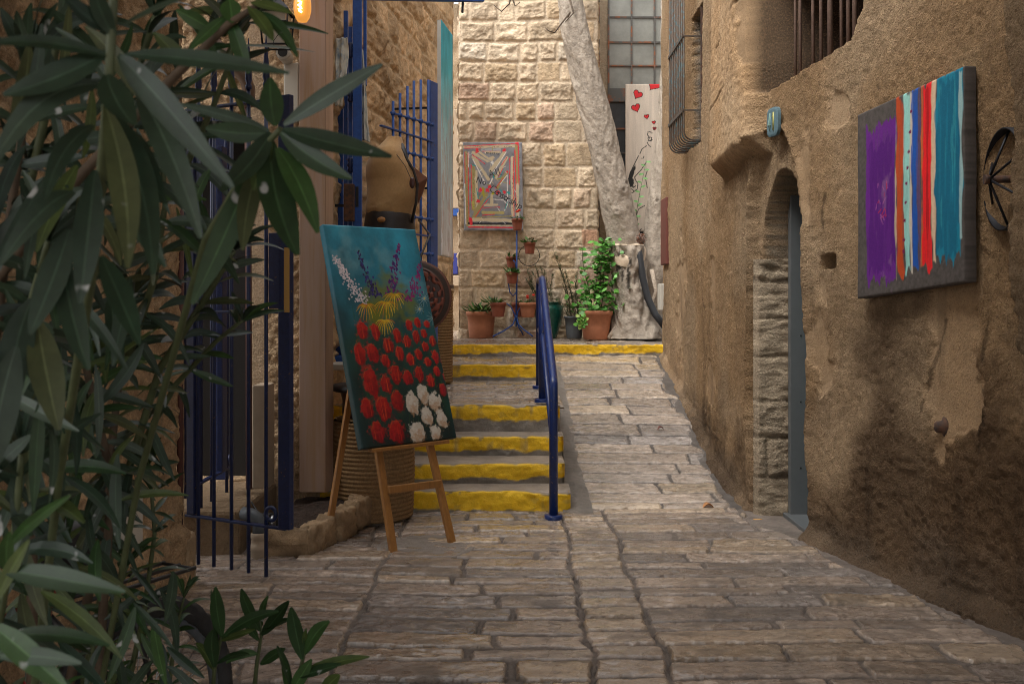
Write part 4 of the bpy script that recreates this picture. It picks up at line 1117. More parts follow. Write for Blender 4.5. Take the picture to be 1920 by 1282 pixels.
for (x, y, r, col) in [(310, 220, 26, RD), (655, 210, 22, RD), (820, 122, 20, RD), (350, 716, 24, RD), (440, 716, 24, RD), (470, 670, 22, RD), (650, 740, 20, RD), (565, 745, 26, RD), (320, 860, 22, RD), (490, 320, 36, CR), (500, 370, 22, WHT), (705, 745, 18, TL), (690, 480, 16, RD), (510, 755, 18, (.5, .48, .03))]:
    u, v = Z5(x, y); nc.blob(u, v, r * px5, r * px5, col, rag=.5)
rs = random.Random(2)
for k in range(90):                         # scribbled lettering along the cream bands, too small to read
    x, y = rs.choice([(rs.uniform(170, 790), 170), (182, rs.uniform(250, 1140)), (262, rs.uniform(430, 950)), (758, rs.uniform(320, 1000)), (852, rs.uniform(180, 640))])
    st5([(x - 6, y - 8 + rs.uniform(-3, 3)), (x + rs.uniform(-2, 6), y + rs.uniform(-6, 10))], 5, (.12, .09, .05), op=.8)
for k in range(40):
    x, y = rs.uniform(150, 840), rs.uniform(120, 1180); a = rs.uniform(0, 6.3); L_ = rs.uniform(20, 60)
    st5([(x, y), (x + L_ * math.cos(a), y + L_ * math.sin(a))], rs.uniform(4, 9), rs.choice([WHT, WHT, (.42, .40, .05), GR, CR]), op=.8)
def along(x0, y0, x1, y1, hpx):
    dx, dy = x1 - x0, y1 - y0; L_ = math.hypot(dx, dy); ex, ey = dx / L_, dy / L_
    return lambda a, b_: Z5(x0 + (ex * a + ey * b_) * hpx, y0 + (ey * a - ex * b_) * hpx)
write(nc, 'All', along(470, 560, 540, 540, 90), 9 * px5, BK)
write(nc, 'No', along(300, 620, 400, 650, 75), 10 * px5, BK)
write(nc, 'Censorship', along(462, 722, 800, 925, 88), 10 * px5, BK, adv=.50)
write(nc, 'Freedom', along(590, 235, 420, 238, 30), 5 * px5, BK, adv=.8)
tag(nc.make('protest_painting', M['paintm'], None, 0.05), 'grey and red mixed media picture lettered No Censorship hung on the ashlar wall', 'painting')

# ---- tall turquoise canvas by the blue gate -------------------------
tO = P(828.5, 479, 9.5); tR = P(849, 486, 10.05) - tO; tU = P(828.5, 37, 9.5) - tO
tR[2] = 0
tc_ = Canvas(tO, tR, tU, 60, 260, (.2, .4, .5))
A, B = tc_.A, tc_.B; t = np.clip(B / tc_.h + .04 * fbm(A * 5, B * 3, 3, 3), 0, 1)
stops = [(0, (.74, .74, .78)), (.3, (.62, .74, .80)), (.55, (.42, .70, .78)), (.8, (.12, .58, .70)), (1, (.06, .48, .62))]
tc_.img = np.stack([np.interp(t, [q[0] for q in stops], [q[1][k] for q in stops]) for k in range(3)], -1) * (1 + .18 * fbm(A * 14, B * 5, 6, 4))[..., None]
for k in range(70):
    u, v = rs.uniform(0, tc_.w), rs.uniform(0, tc_.h * .6)
    tc_.stroke([(u, v), (u + rs.uniform(-.05, .05), v + rs.uniform(.05, .3))], rs.uniform(.01, .03), rs.choice([(.50, .30, .28), (.48, .46, .46), (.30, .36, .46), (.52, .40, .32), (.40, .20, .30)]), op=.55)
tth = thing('turquoise_painting', tO, 'tall narrow turquoise canvas with pale edges hanging beyond the bright blue gate', 'painting')
tc_.make('canvas', M['paintm'], tth, 0.006)
tn = tc_.n
q = MB()
pts_ = [tO - tn * .008 - tc_.r * .001, tO + tR - tn * .008, tO + tR - tn * .045, tO - tn * .045 - tc_.r * .001]
q.hexa([tuple(p_ + np.array([0, 0, .003])) for p_ in pts_] + [tuple(p_ + tU - np.array([0, 0, .003])) for p_ in pts_])
q.build('stretcher', M['white'], tth)
for zc in (2.6, 3.4):
    q = MB(); e0 = tO + tR * .7 - tn * .045; e0[2] = zc
    q.beam(e0, (lwx(e0[1]) + .0, e0[1] + .1, zc), .02, .02); q.build('hanging_bracket', M['iron'], tth)

# ---- heart board in the steel window --------------------------------
YH = 14.62
hO = P(1173, 434, YH); hR = P(1250, 434, YH) - hO; hU = P(1176, 158, YH) - hO; hU[0] = 0
hc = Canvas(hO, hR, hU, 110, 330, (.60, .51, .42))
A, B = hc.A, hc.B
hc.img *= (1 + .10 * fbm(A * 30, B * 3, 5, 4))[..., None]
for u_ in (.25, .5): hc.stroke([(hc.w * u_, 0), (hc.w * u_, hc.h)], .003, (.42, .34, .27), op=.5)
def Z6(x, y): return hc.uv(1120 + x / 4.007, 140 + y / 4.007)
p6 = np.linalg.norm(np.array(Z6(300, 600)) - np.array(Z6(310, 600))) / 10
def heart(x, y, r, ang, sx=1.0):
    pts = []
    for k in range(25):
        tt = 2 * math.pi * k / 24
        hx = 16 * math.sin(tt) ** 3 / 17 * sx; hy = (13 * math.cos(tt) - 5 * math.cos(2 * tt) - 2 * math.cos(3 * tt) - math.cos(4 * tt)) / 17
        X_ = hx * math.cos(ang) - hy * math.sin(ang); Y_ = hx * math.sin(ang) + hy * math.cos(ang)
        pts.append((x + r * X_, y - r * Y_))
    uvp = [Z6(*p_) for p_ in pts]
    # inside test for the fill
    ins = np.zeros(hc.A.shape, bool); n_ = len(uvp)
    j = n_ - 1
    for i in range(n_):
        xi, yi = uvp[i]; xj, yj = uvp[j]
        cond = ((yi > hc.B) != (yj > hc.B)) & (hc.A < (xj - xi) * (hc.B - yi) / (yj - yi + 1e-12) + xi)
        ins ^= cond; j = i
    hc.mix(ins * 1.0, (.62, .03, .035))
    hc.stroke(uvp, 5 * p6, (.05, .012, .012), rag=.1)
heart(303, 150, 38, -.5); heart(290, 250, 36, .35); heart(425, 75, 52, -.6); heart(370, 316, 20, .2); heart(424, 360, 15, .1); heart(430, 405, 14, 0)
BKL = (.03, .028, .026)
for pts in [[(320, 595), (335, 560), (370, 535)], [(375, 510), (385, 530), (400, 542)], [(382, 430), (376, 455), (388, 465), (380, 480)], [(385, 490), (395, 470), (408, 475), (405, 500), (388, 495)], [(390, 430), (405, 428)], [(400, 438), (412, 440)], [(420, 415), (434, 400)],
            [(310, 610), (275, 680), (245, 740), (235, 780), (215, 820), (212, 850), (235, 880)], [(330, 630), (345, 630), (350, 615)], [(370, 655), (330, 715), (280, 770), (285, 790), (305, 820), (300, 860), (265, 888), (235, 880)], [(225, 850), (250, 830), (270, 850), (290, 835)], [(230, 865), (260, 860), (275, 875)], [(375, 725), (360, 770), (375, 850)], [(355, 985), (310, 1010), (285, 1080), (275, 1150)], [(330, 1160), (312, 1180)], [(240, 820), (280, 845)], [(380, 500), (412, 490)]]:
    hc.stroke([Z6(*p_) for p_ in pts], 6 * p6, BKL, rag=.15)
for (x, y, rx, ry, a) in [(262, 740, 14, 55, -.35), (250, 810, 24, 40, -.2), (288, 1110, 12, 60, -.15)]:
    u, v = Z6(x, y); hc.blob(u, v, rx * p6, ry * p6, BKL, ang=a, rag=.2)
tag(hc.make('heart_board', M['paintm'], None, 0.02), 'pale wooden board drawn with red hearts and a kissing figure, leaning in the steel window', 'board')

# ---- house number ---------------------------------------------------
hn = thing('house_number_sign', PR(1448, 228, .02), 'small blue-grey number plaque reading 41 above the arched doorway', 'sign')
def PN(px, py, off=.045): return PR(px, py, off)
pl = MB(); cX = PN(1448, 229); along_ = PN(1459, 229) - PN(1438, 229); along_[2] = 0; hw_ = np.linalg.norm(along_) / 2; al = along_ / np.linalg.norm(along_)
hh_ = (PN(1448, 203)[2] - PN(1448, 257)[2]) / 2; nrm_ = np.array([-al[1], al[0], 0]); nrm_ = nrm_ if nrm_[0] < 0 else -nrm_
ring = []
for k in range(40):
    a = 2 * math.pi * k / 40; ca, sa = math.cos(a), math.sin(a); m_ = (abs(ca) ** 4 + abs(sa) ** 4) ** -.25
    ring.append(cX + al * hw_ * m_ * ca + np.array([0, 0, 1.]) * hh_ * m_ * sa)
vs = [p_ - nrm_ * .022 for p_ in ring] + [p_ for p_ in ring] + [cX + (p_ - cX) * .86 + nrm_ * .004 for p_ in ring]
fs = [(k, (k + 1) % 40, 40 + (k + 1) % 40, 40 + k) for k in range(40)] + [(40 + k, 40 + (k + 1) % 40, 80 + (k + 1) % 40, 80 + k) for k in range(40)] + [tuple(80 + k for k in range(40))]
pl.add(vs, fs, False); pl.build('plate', mat('slate_blue_enamel', (.10, .17, .20), rough=.5, var=.3, vscale=60), hn)
for ch, c0, mt in (('4', -.62, (.24, .40, .36)), ('1', .12, (.40, .38, .12))):
    q = MB()
    for st in G[ch]:
        q.tube([cX + al * hw_ * (c0 + a_ * .62) * 1.0 + np.array([0, 0, 1.]) * hh_ * (b_ * 1.25 - .62) + nrm_ * .006 for a_, b_ in st], .0045 if ch == '4' else .006, 6)
    q.build('digit', mat('digit_paint', mt, rough=.5), hn)

# ================================================================== METALWORK
# ---- handrail --------------------------------------------------------
hr = thing('handrail', (.26, 7.5, 0), 'navy blue tubular handrail on posts between the stairs and the ramp', 'railing')
def rp(px, py, Y): return P(px, py, Y)
n0 = np.array([.282, 6.76, 0.0]); n1 = np.array([.242, 7.97, .66]); n2 = np.array([.250, 9.17, .66])
c0 = n0 + [0, 0, .93]; c1 = np.array([n1[0], n1[1], 1.655]); c2 = np.array([n2[0], n2[1], 1.665])
def bendpts(p, c, q, r=.07, n=6):
    p, c, q = V3(p), V3(c), V3(q); a = (p - c) / np.linalg.norm(p - c); b_ = (q - c) / np.linalg.norm(q - c)
    A_, B_ = c + a * r, c + b_ * r
    return [(1 - t) ** 2 * A_ + 2 * t * (1 - t) * c + t * t * B_ for t in np.linspace(0, 1, n)]
q = MB(); q.tube([n0 + [0, 0, .01]] + bendpts(n0, c0, c1, .05) + bendpts(c0, c1, c2, .06) + bendpts(c1, c2, n2, .06) + [n2 + [0, 0, .03]], .0295, 16); q.build('top_rail', M['navy'], hr)
q = MB(); q.tube([n1 + [0, 0, .03], c1 - [0, 0, .03]], .030, 14); q.build('post', M['navy'], hr)
m0, m1, m2 = n0 + [0, 0, .50], c1 - [0, 0, .44], c2 - [0, 0, .45]
q = MB(); q.tube([m0] + bendpts(m0, m1, m2, .05) + [m2], .022, 12); q.build('lower_rail', M['navy'], hr)
for b0_, zz in ((n0, .0), (n1, .665), (n2, .665)):
    q = MB(); q.lathe([(0, zz + .018), (.058, zz + .018), (.062, zz + .014), (.062, zz - .01)], 20, (b0_[0], b0_[1], .018)); fl = q.build('base_flange', M['navy'], hr)

# ---- front gate --------------------------------------------------------
def gate(name, Hx, Ex, label, bars, rails, stile_far, stile_near, zsp, material, spear=True, group=None, ringz=()):
    H, E = V3(Hx), V3(Ex)
    g = thing(name, (H[0], H[1], 0), label, 'gate', group)
    def at(t, z): p_ = lerp(H, E, t); return np.array([p_[0], p_[1], z])
    for (t_, wd, z0, z1) in (stile_far, stile_near):
        q = MB(); dv = (E - H) / np.linalg.norm(E - H)
        a_ = at(t_, 0)[:2]; hw2 = wd / 2; nn_ = np.array([-dv[1], dv[0]]) * .018
        c_ = [a_ - dv[:2] * hw2 - nn_, a_ + dv[:2] * hw2 - nn_, a_ + dv[:2] * hw2 + nn_, a_ - dv[:2] * hw2 + nn_]
        q.hexa([(*p_, z0) for p_ in c_] + [(*p_, z1) for p_ in c_]); q.build('stile', material, g, bevel=.004)
    for (t_, z0, z1) in bars:
        q = MB(); p0 = at(t_, z0); p1 = at(t_, z1)
        q.tube([p0, p1], .0105, 8)
        b_ = q.build('bar', material, g)
        if spear:
            q = MB(); q.lathe([(.0, .0), (.016, .0), (.018, .018), (.012, .03), (.019, .05), (.017, .10), (.009, .19), (.0015, .27)], 10, tuple(p1 - [0, 0, .02]))
            q.build('spear_tip', material, b_)
    for (z_, t0, t1, w_, h_) in rails:
        q = MB(); q.beam(at(t0, z_), at(t1, z_), w_, h_); q.build('rail', material, g, bevel=.003)
    for (t_, z_) in ringz:
        q = MB(); c_ = at(t_, z_); dv = (E - H) / np.linalg.norm(E - H)
        q.tube([c_ + dv * .034 * math.cos(a) + np.array([0, 0, .034 * math.sin(a)]) for a in np.linspace(0, 2 * math.pi, 21)], .011, 8, cap=False)
        q.build('hinge_ring', material, g)
    return g, at
gH, gE = (-1.80, 5.46, 0), (-1.125, 5.10, 0)
def gt(px):
    lo, hi = -.2, 1.3
    for _ in range(50):
        m_ = (lo + hi) / 2; p_ = lerp(V3(gH), V3(gE), m_)
        if 960 + p_[0] * FPX / p_[1] < px: lo = m_
        else: hi = m_
    return lo
gf, gat = gate('iron_gate', gH, gE, 'dark blue wrought iron gate with spear tips standing open in front of the shop doorway',
    [(gt(372), .06, 2.62), (gt(401), .06, 2.62), (gt(434), .06, 2.60), (gt(466), .06, 2.62), (gt(499), .055, 2.62)],
    [(.318, gt(350), gt(538), .03, .014), (1.43, gt(360), gt(522), .03, .012), (2.53, gt(350), gt(500), .03, .014), (2.45, gt(350), gt(470), .02, .010)],
    (gt(361), .055, .33, 2.56), (gt(536), .075, .317, 2.545), None, M['darkblue'], ringz=[(gt(508), .385), (gt(524), 2.50)])
q = MB(); lk0, lk1 = gat(gt(505), 1.45), gat(gt(527), 1.83)
q.hexa([(lk0[0], lk0[1] - .022, 1.45), (lk1[0], lk1[1] - .022, 1.45), (lk1[0], lk1[1] + .022, 1.45), (lk0[0], lk0[1] + .022, 1.45), (lk0[0], lk0[1] - .022, 1.84), (lk1[0], lk1[1] - .022, 1.84), (lk1[0], lk1[1] + .022, 1.84), (lk0[0], lk0[1] + .022, 1.84)])
lkb = q.build('lock_box', M['darkblue'], gf, bevel=.004)
q = MB(); b0_ = gat(gt(541), 0); q.box((b0_[0] - .014, b0_[1] - .045, 1.43), (b0_[0] + .014, b0_[1] - .036, 1.76)); q.build('lock_plate', M['brass'], lkb, bevel=.002)
gate('folded_gate', (-1.84, 5.60, 0), (-1.815, 6.35, 0), 'second dark blue gate leaf folded back beside the dark doorway',
    [(.35, .08, 2.4), (.6, .08, 2.4), (.98, .08, 2.4)], [(.42, 0, 1, .03, .014), (2.3, 0, 1, .03, .014)], (.02, .06, .38, 2.45), (.86, .10, .42, 2.45), None, M['darkblue'], ringz=[(1.08, .46)])

# ---- blue grille gate further up ------------------------------------
rg = thing('grille_gate', (-1.07, 8.17, .7), 'bright blue barred gate with an arched top standing open behind the mannequin', 'gate')
rH, rE = np.array([-1.085, 8.12, 0]), np.array([-.715, 9.0, 0])
def ra(t_, z): p_ = lerp(rH, rE, t_); return np.array([p_[0], p_[1], z])
def rt(px):
    lo, hi = -.3, 1.3
    for _ in range(50):
        m_ = (lo + hi) / 2; p_ = lerp(rH, rE, m_)
        if 960 + p_[0] * FPX / p_[1] < px: lo = m_
        else: hi = m_
    return lo
def rz(px, py): p_ = ra(rt(px), 0); return EYE - (py - 560) * p_[1] / FPX
bpx = [(737, 190), (750, 175), (764, 162), (776, 152), (789, 150), (803, 150)]
for (px, py) in bpx:
    q = MB(); q.tube([ra(rt(px), .72), ra(rt(px), rz(px, py))], .0115, 8); q.build('bar', M['blue'], rg)
q = MB(); sa, sb = ra(rt(807), 0), ra(rt(821), 0); nn_ = np.array([-.03, .012, 0]) * .6
q.hexa([tuple(p_ + [0, 0, .70]) for p_ in (sa, sb, sb + nn_, sa + nn_)] + [tuple(p_ + [0, 0, rz(815, 154)]) for p_ in (sa, sb, sb + nn_, sa + nn_)]); q.build('stile', M['blue'], rg, bevel=.004)
def collar_rail(z0, z1, t0):
    pts = []; rad = []
    ts = [rt(p_[0]) for p_ in bpx] + [1.0]
    for k in range(90):
        t_ = lerp(t0, .99, k / 89); pts.append(ra(t_, lerp(z0, z1, (t_ - t0) / (.99 - t0)))); dd = min(abs(t_ - x) for x in ts)
        rad.append(.009 + .016 * math.exp(-(dd / .016) ** 2))
    q = MB(); q.tube(pts, rad, 10); q.build('scroll_rail', M['blue'], rg)
for (zr, dz) in ((3.07, -.02), (2.76, -.01), (2.21, 0), (1.90, 0), (1.4, 0), (.95, 0)): collar_rail(zr + dz, zr, rt(733))
for (zr, p0) in ((2.915, 714), (2.06, 722), (1.1, 722)):
    q = MB(); q.beam(ra(rt(p0), zr), ra(1.0, zr), .03, .014); q.build('rail', M['blue'], rg, bevel=.003)
q = MB(); q.beam(ra(rt(722), .72), ra(1.0, .72), .03, .02); q.build('rail', M['blue'], rg, bevel=.003)

# ---- blue shutter frame ------------------------------------------------
bs = thing('blue_shutter', (-1.2, 7.95, .98), 'folded bright blue iron shutter frame standing between the brown panel and the grille gate', 'shutter')
def bar_px(name, px0, px1, py0, py1, Y, mt=M['blue'], th=.04):
    a_ = P(px0, py1, Y); b_ = P(px1, py0, Y)
    q = MB(); q.box((a_[0], Y, a_[2]), (b_[0], Y + th, b_[2])); return q.build(name, mt, bs, bevel=.004)
mp_ = bar_px('post', 661, 678, -30, 690, 7.90)
bar_px('post', 653, 660.5, 50, 690, 7.98)
bar_px('post', 644, 652, 20, 690, 8.06)
bar_px('post', 633, 643, 190, 690, 8.14)
bar_px('post', 681, 687, -30, 160, 8.0)
bar_px('panel', 628, 640, 400, 688, 8.2, M['blue'], .02)
bar_px('rod', 679, 682.5, 160, 215, 7.97, M['rust'], .012)
bar_px('bottom_rail', 628, 664, 668, 682, 7.94, M['blue'], .30)
for (py_) in (95, 178, 310, 375, 545):
    q = MB(); c_ = P(657, py_, 7.93); q.lathe([(0, -.06), (.014, -.06), (.024, -.045), (.016, -.02), (.028, 0), (.016, .02), (.024, .045), (.014, .06), (0, .06)], 10, tuple(c_)); q.build('hinge', M['darkblue'], bs)
a_, b_ = P(645, 415, 7.86), P(664, 345, 7.86)
q = MB(); q.box((a_[0], 7.84, a_[2]), (b_[0], 7.90, b_[2])); lk = q.build('lock', M['rust'], bs, bevel=.006)
q = MB(); a_ = P(628, 388, 7.85); b_ = P(650, 383, 7.85); q.box((a_[0], 7.85, a_[2]), (b_[0], 7.87, b_[2])); q.build('bolt', M['iron'], lk)
q = MB(); a_ = P(666, 388, 7.89); b_ = P(672, 350, 7.89); q.box((a_[0], 7.897, a_[2]), (b_[0], 7.903, b_[2])); q.build('slot', M['black'], mp_)
q = MB(); a_ = P(616, 694, 7.6); b_ = P(668, 683, 7.6); q.box((a_[0] - .1, 7.6, a_[2]), (b_[0], 8.25, b_[2])); q.build('sill', M['cream'], bs, bevel=.006)
# blue bar crossing at the top of the picture
q = MB(); q.beam(P(690, -3, 8.6), P(906, 1.5, 9.2), .05, .03); hb = q.build('blue_beam', M['blue'], None, bevel=.004); tag(hb, 'blue iron beam crossing above the grille gate at the top edge', 'beam')
q = MB(); c_ = P(868, 12, 9.1); q.beam(P(868, 2, 9.1), P(867, 24, 9.1), .035, .02); q.build('clamp', M['iron'], hb)
for o_ in (bpy.data.objects['clamp'],):
    for v_ in o_.data.vertices: v_.co = v_.co

# ---- brown panel --------------------------------------------------------
bp_ = thing('timber_board', (-1.33, 6.74, .2), 'tall mauve brown timber panel standing in the soil bed beside the gate', 'panel')
q = MB(); a_ = P(562, 922, 6.62); b_ = P(612, -60, 6.62); q.box((a_[0], 6.60, a_[2]), (b_[0], 6.74, b_[2])); q.build('board', M['panel'], bp_, bevel=.005)
q = MB(); c_ = P(625, 922, 6.72); q.add([(b_[0] + .001, 6.603, a_[2] + .002), (c_[0], 6.72, a_[2]), (c_[0], 6.72, b_[2]), (b_[0] + .001, 6.603, b_[2])], [(0, 1, 2, 3)], False); q.build('side_board', M['panel_l'], bp_)

# ---- iron wheel, knob, hole things on the right wall --------------------
iw = thing('iron_handwheel', PR(1885, 335), 'black iron spoked wheel with projecting axle on the right wall beside the striped canvas', 'iron wheel')
wc = PR(1906, 336, .0); wd = V3((-.994, .1045, 0)); wt = V3((.1045, .994, 0))
R_ = .232
def wp(r, a, o): return wc + wd * o + wt * r * math.cos(a) + np.array([0, 0, 1.]) * r * math.sin(a)
n = 64; vs = []; fs = []
for k in range(n):
    a = 2 * math.pi * k / n
    vs += [wp(R_, a, -.05), wp(R_, a, .065), wp(R_ - .008, a, .065), wp(R_ - .008, a, -.05)]
for k in range(n):
    for j in range(4): fs.append((k * 4 + j, ((k + 1) % n) * 4 + j, ((k + 1) % n) * 4 + (j + 1) % 4, k * 4 + (j + 1) % 4))
q = MB(); q.add(vs, fs, True); q.build('rim', M['iron'], iw)
for k in range(6):
    q = MB(); a = math.pi / 6 + k * math.pi / 3; q.tube([wp(.012, a, .115), wp(R_ - .006, a, .03)], .006, 6); q.build('spoke', M['iron'], iw)
q = MB(); q.tube([wp(0, 0, -.1), wp(0, 0, .13)], .017, 12); q.tube([wp(0, 0, .12), wp(0, 0, .14)], .022, 12); q.build('axle', M['rust'], iw)
q = MB(); kp = PR(1768, 800, .0); q.lathe([(0, -.05), (.034, -.05), (.036, -.012), (.022, -.005), (.020, .022), (.014, .03), (0, .032)], 12, (0, 0, 0))
for i in range(len(q.v)):
    x, y, z = q.v[i]; w_ = kp + wt * x + np.array([0, 0, 1.]) * y * 1.4 + wd * (z + .01); q.v[i] = tuple(w_)
tag(q.build('iron_stub', M['rust'], None), 'rusty iron stub set in the plaster low on the right wall', 'fixture')
# small things at the far end of that wall
q = MB(); a_ = P(1241, 497, 11.9); b_ = P(1247.5, 374, 11.9); q.box((a_[0], 11.6, a_[2]), (b_[0] + .03, 12.0, b_[2]))
tag(q.build('notice_frame', M['reddish'], None, bevel=.01), 'narrow brown red frame seen edge on at the far end of the right wall', 'frame')
q = MB(); a_ = P(1236, 582, 12.1); b_ = P(1246, 532, 12.1); q.box((a_[0], 12.05, a_[2]), (1.86, 12.25, b_[2]))
tag(q.build('meter_box', M['cream'], None, bevel=.012), 'small cream utility box at the far end of the right wall', 'box')

# ================================================================== MANNEQUIN, DRUM TABLE, ROPE
def rope_lathe(r, h, z0, cen, pitch=.029, bulge=.0):
    nr = int(h / pitch); prof = []
    for k in range(nr):
        for j in range(6):
            u = j / 6.0; zz = (k + u) * pitch
            prof.append((r + bulge * math.sin(math.pi * zz / h) + .0105 * math.sin(math.pi * u) ** .7 - .0105, z0 + zz))
    q = MB(); q.lathe(prof, 150, cen, disp=lambda i, a: .0028 * math.sin(a * 66 + (i % 6) * 1.1 + (i // 6) * 2.4)); return q
dt = thing('rope_drum_table', (-.955, 6.86, 0), 'coarse rope wrapped drum table with a dark wooden top on the paving behind the easel', 'table')
q = rope_lathe(.272, .68, .01, (-.955, 6.86, 0), bulge=.012)
q.lathe([(.262, .685), (.15, .695), (0, .697)], 40, (-.955, 6.86, 0)); q.build('rope_body', M['rope'], dt)
q = MB(); q.lathe([(.18, .69), (.195, .72), (.19, .80), (.205, .86), (.21, .87)], 40, (-.975, 6.86, 0)); q.build('neck', M['drum'], dt)
q = MB(); q.lathe([(.0, .87), (.255, .87), (.268, .88), (.268, .90), (.255, .912), (0, .914)], 48, (-.975, 6.86, 0)); q.build('top', M['black'], dt)
rl = thing('rope_pillar', (-.79, 10.1, .66), 'slim rope wrapped pillar standing on the landing behind the leather disc', 'pillar')
q = rope_lathe(.19, .95, .66, (-.79, 10.1, 0)); q.build('rope_body', M['rope'], rl)
q = MB(); q.lathe([(.0, 1.60), (.20, 1.60), (.20, 1.64), (0, 1.645)], 40, (-.79, 10.1, 0)); q.build('cap', M['drum'], rl)

mq = thing('mannequin', (-.86, 7.15, .914), 'headless dress form in a camel knit top with leather necklace standing behind the easel', 'mannequin')
YM = 7.15
secs = [(430, 694, 768, .125), (418, 692, 770, .128), (405, 689, 772, .132), (393, 685, 775, .145), (385, 686, 778, .152), (370, 688, 783, .160), (355, 688, 785, .165), (340, 687, 784, .170), (326, 686, 780, .180), (312, 687, 775, .188), (300, 691, 768, .190), (290, 697, 764, .182), (282, 704, 760, .160), (275, 711, 758, .120), (268, 717, 756, .085), (263, 722, 754, .070), (258, 726, 752, .063)]
ni = 60; rows = []
for i in range(ni):
    f = i / (ni - 1) * (len(secs) - 1); k = min(int(f), len(secs) - 2); u = f - k
    a_, b_ = secs[k], secs[k + 1]; rows.append([lerp(a_[j], b_[j], u) for j in range(4)])
n = 72; vs = []; fs = []
for i, (py, l_, r_, dep) in enumerate(rows):
    z = EYE - (py - 560) * YM / FPX; xl = (l_ - 960) * YM / FPX; xr = (r_ - 960) * YM / FPX
    cx_, hx_ = (xl + xr) / 2, (xr - xl) / 2
    for k in range(n):
        a = 2 * math.pi * k / n
        ca, sa = math.cos(a), math.sin(a)
        fold = .0035 * math.sin(18 * (z * 1.4 + ca * .25) + 2 * sa) * sstep(1.6, 2.2, 4.0 - z) + .004 * float(vn(np.array(a * 2.2), np.array(z * 9), 5))
        if py > 385: fold += .004 * math.sin(a * 9)
        vs.append((cx_ + (hx_ + fold) * ca - .10 * dep * sa * 0, YM + (dep + fold) * sa, z))
for i in range(ni - 1):
    for k in range(n): fs.append((i * n + k, i * n + (k + 1) % n, (i + 1) * n + (k + 1) % n, (i + 1) * n + k))
fs.append(tuple((ni - 1) * n + k for k in range(n)))
q = MB(); q.add(vs, fs, True); body = q.build('torso', M['knit'], mq)
def ring_at(py, l_, r_, dep, rr, mt, nm, hgt_=1.0, parent=mq):
    z = EYE - (py - 560) * YM / FPX; xl = (l_ - 960) * YM / FPX; xr = (r_ - 960) * YM / FPX
    q = MB(); q.tube([((xl + xr) / 2 + (xr - xl) / 2 * math.cos(a), YM + dep * math.sin(a), z + (-.012 * math.cos(a))) for a in np.linspace(0, 2 * math.pi, 41)], rr, 8, cap=False)
    return q.build(nm, mt, parent)
z1_ = EYE - (404 - 560) * YM / FPX; z2_ = EYE - (450 - 560) * YM / FPX
q = MB(); cxb = (731 - 960) * YM / FPX
vs = []; fs = []
for i, (zz, hx_, dep) in enumerate([(z1_ + .012, .165, .142), (z1_ - .01, .172, .15), (z1_ - .05, .178, .155), (z2_, .19, .165), (z2_ - .25, .21, .18)]):
    for k in range(48):
        a = 2 * math.pi * k / 48; vs.append((cxb + hx_ * math.cos(a) + .003 * math.sin(7 * a), YM + dep * math.sin(a), zz + .012 * math.cos(a + 2.6)))
for i in range(4):
    for k in range(48): fs.append((i * 48 + k, i * 48 + (k + 1) % 48, (i + 1) * 48 + (k + 1) % 48, (i + 1) * 48 + k))
q.add(vs, fs, True); sk = q.build('leather_skirt', M['leather'], mq)
q = MB(); a_ = P(715, 412, 6.98); q.ball(tuple(a_), .03, 12, (1, .4, .7)); q.build('buckle', M['wood'], sk)
q = MB(); q.tube([(cxb, YM, .914), (cxb, YM, z2_ - .2)], .02, 12); q.build('stand_pole', M['iron'], mq)
q = MB(); q.lathe([(0, .914), (.13, .914), (.13, .925), (.03, .94), (0, .94)], 24, (cxb, YM - .06, 0)); q.build('stand_base', M['iron'], mq)
q = MB(); q.tube([P(722, 268, 7.07), P(744, 290, 6.99), P(760, 312, 6.985), P(769, 332, 6.985), P(771, 340, 6.985)], .0022, 6); nk = q.build('necklace_cord', M['leather'], mq)
q = MB(); c_ = P(773, 343, 6.965); q.ball(tuple(c_), .034, 14, (.62, .3, 1.2)); q.build('pendant', M['drum'], nk)
q = MB(); q.tube([P(752, 272, 7.12), P(756, 282, 7.08), P(763, 300, 7.06), P(775, 318, 7.05), P(783, 345, 7.05), P(780, 380, 7.06), P(772, 418, 7.08)], [.020, .024, .013, .010, .010, .010, .012], 8); hv = q.build('leather_strap', M['leather'], mq)
q = MB(); q.hexa([tuple(P(775, 322, 7.10)), tuple(P(801, 334, 7.16)), tuple(P(801, 336, 7.18)), tuple(P(775, 324, 7.12)), tuple(P(774, 314, 7.10)), tuple(P(800, 332, 7.16)), tuple(P(800, 332, 7.18)), tuple(P(774, 314, 7.12))])
q = MB(); pts_ = [P(768, 307, 7.08), P(802, 334, 7.14), P(793, 362, 7.13), P(783, 385, 7.10), P(782, 345, 7.07)]
bk_ = [p_ + np.array([0, .012, 0]) for p_ in pts_]
q.add(pts_ + bk_, [(0, 1, 2, 3, 4), (9, 8, 7, 6, 5)] + [(k, 5 + k, 5 + (k + 1) % 5, (k + 1) % 5) for k in range(5)], False, [(.12, .045, .028)] * 10); q.build('leather_collar', M['brownleather'], mq, colored=True)

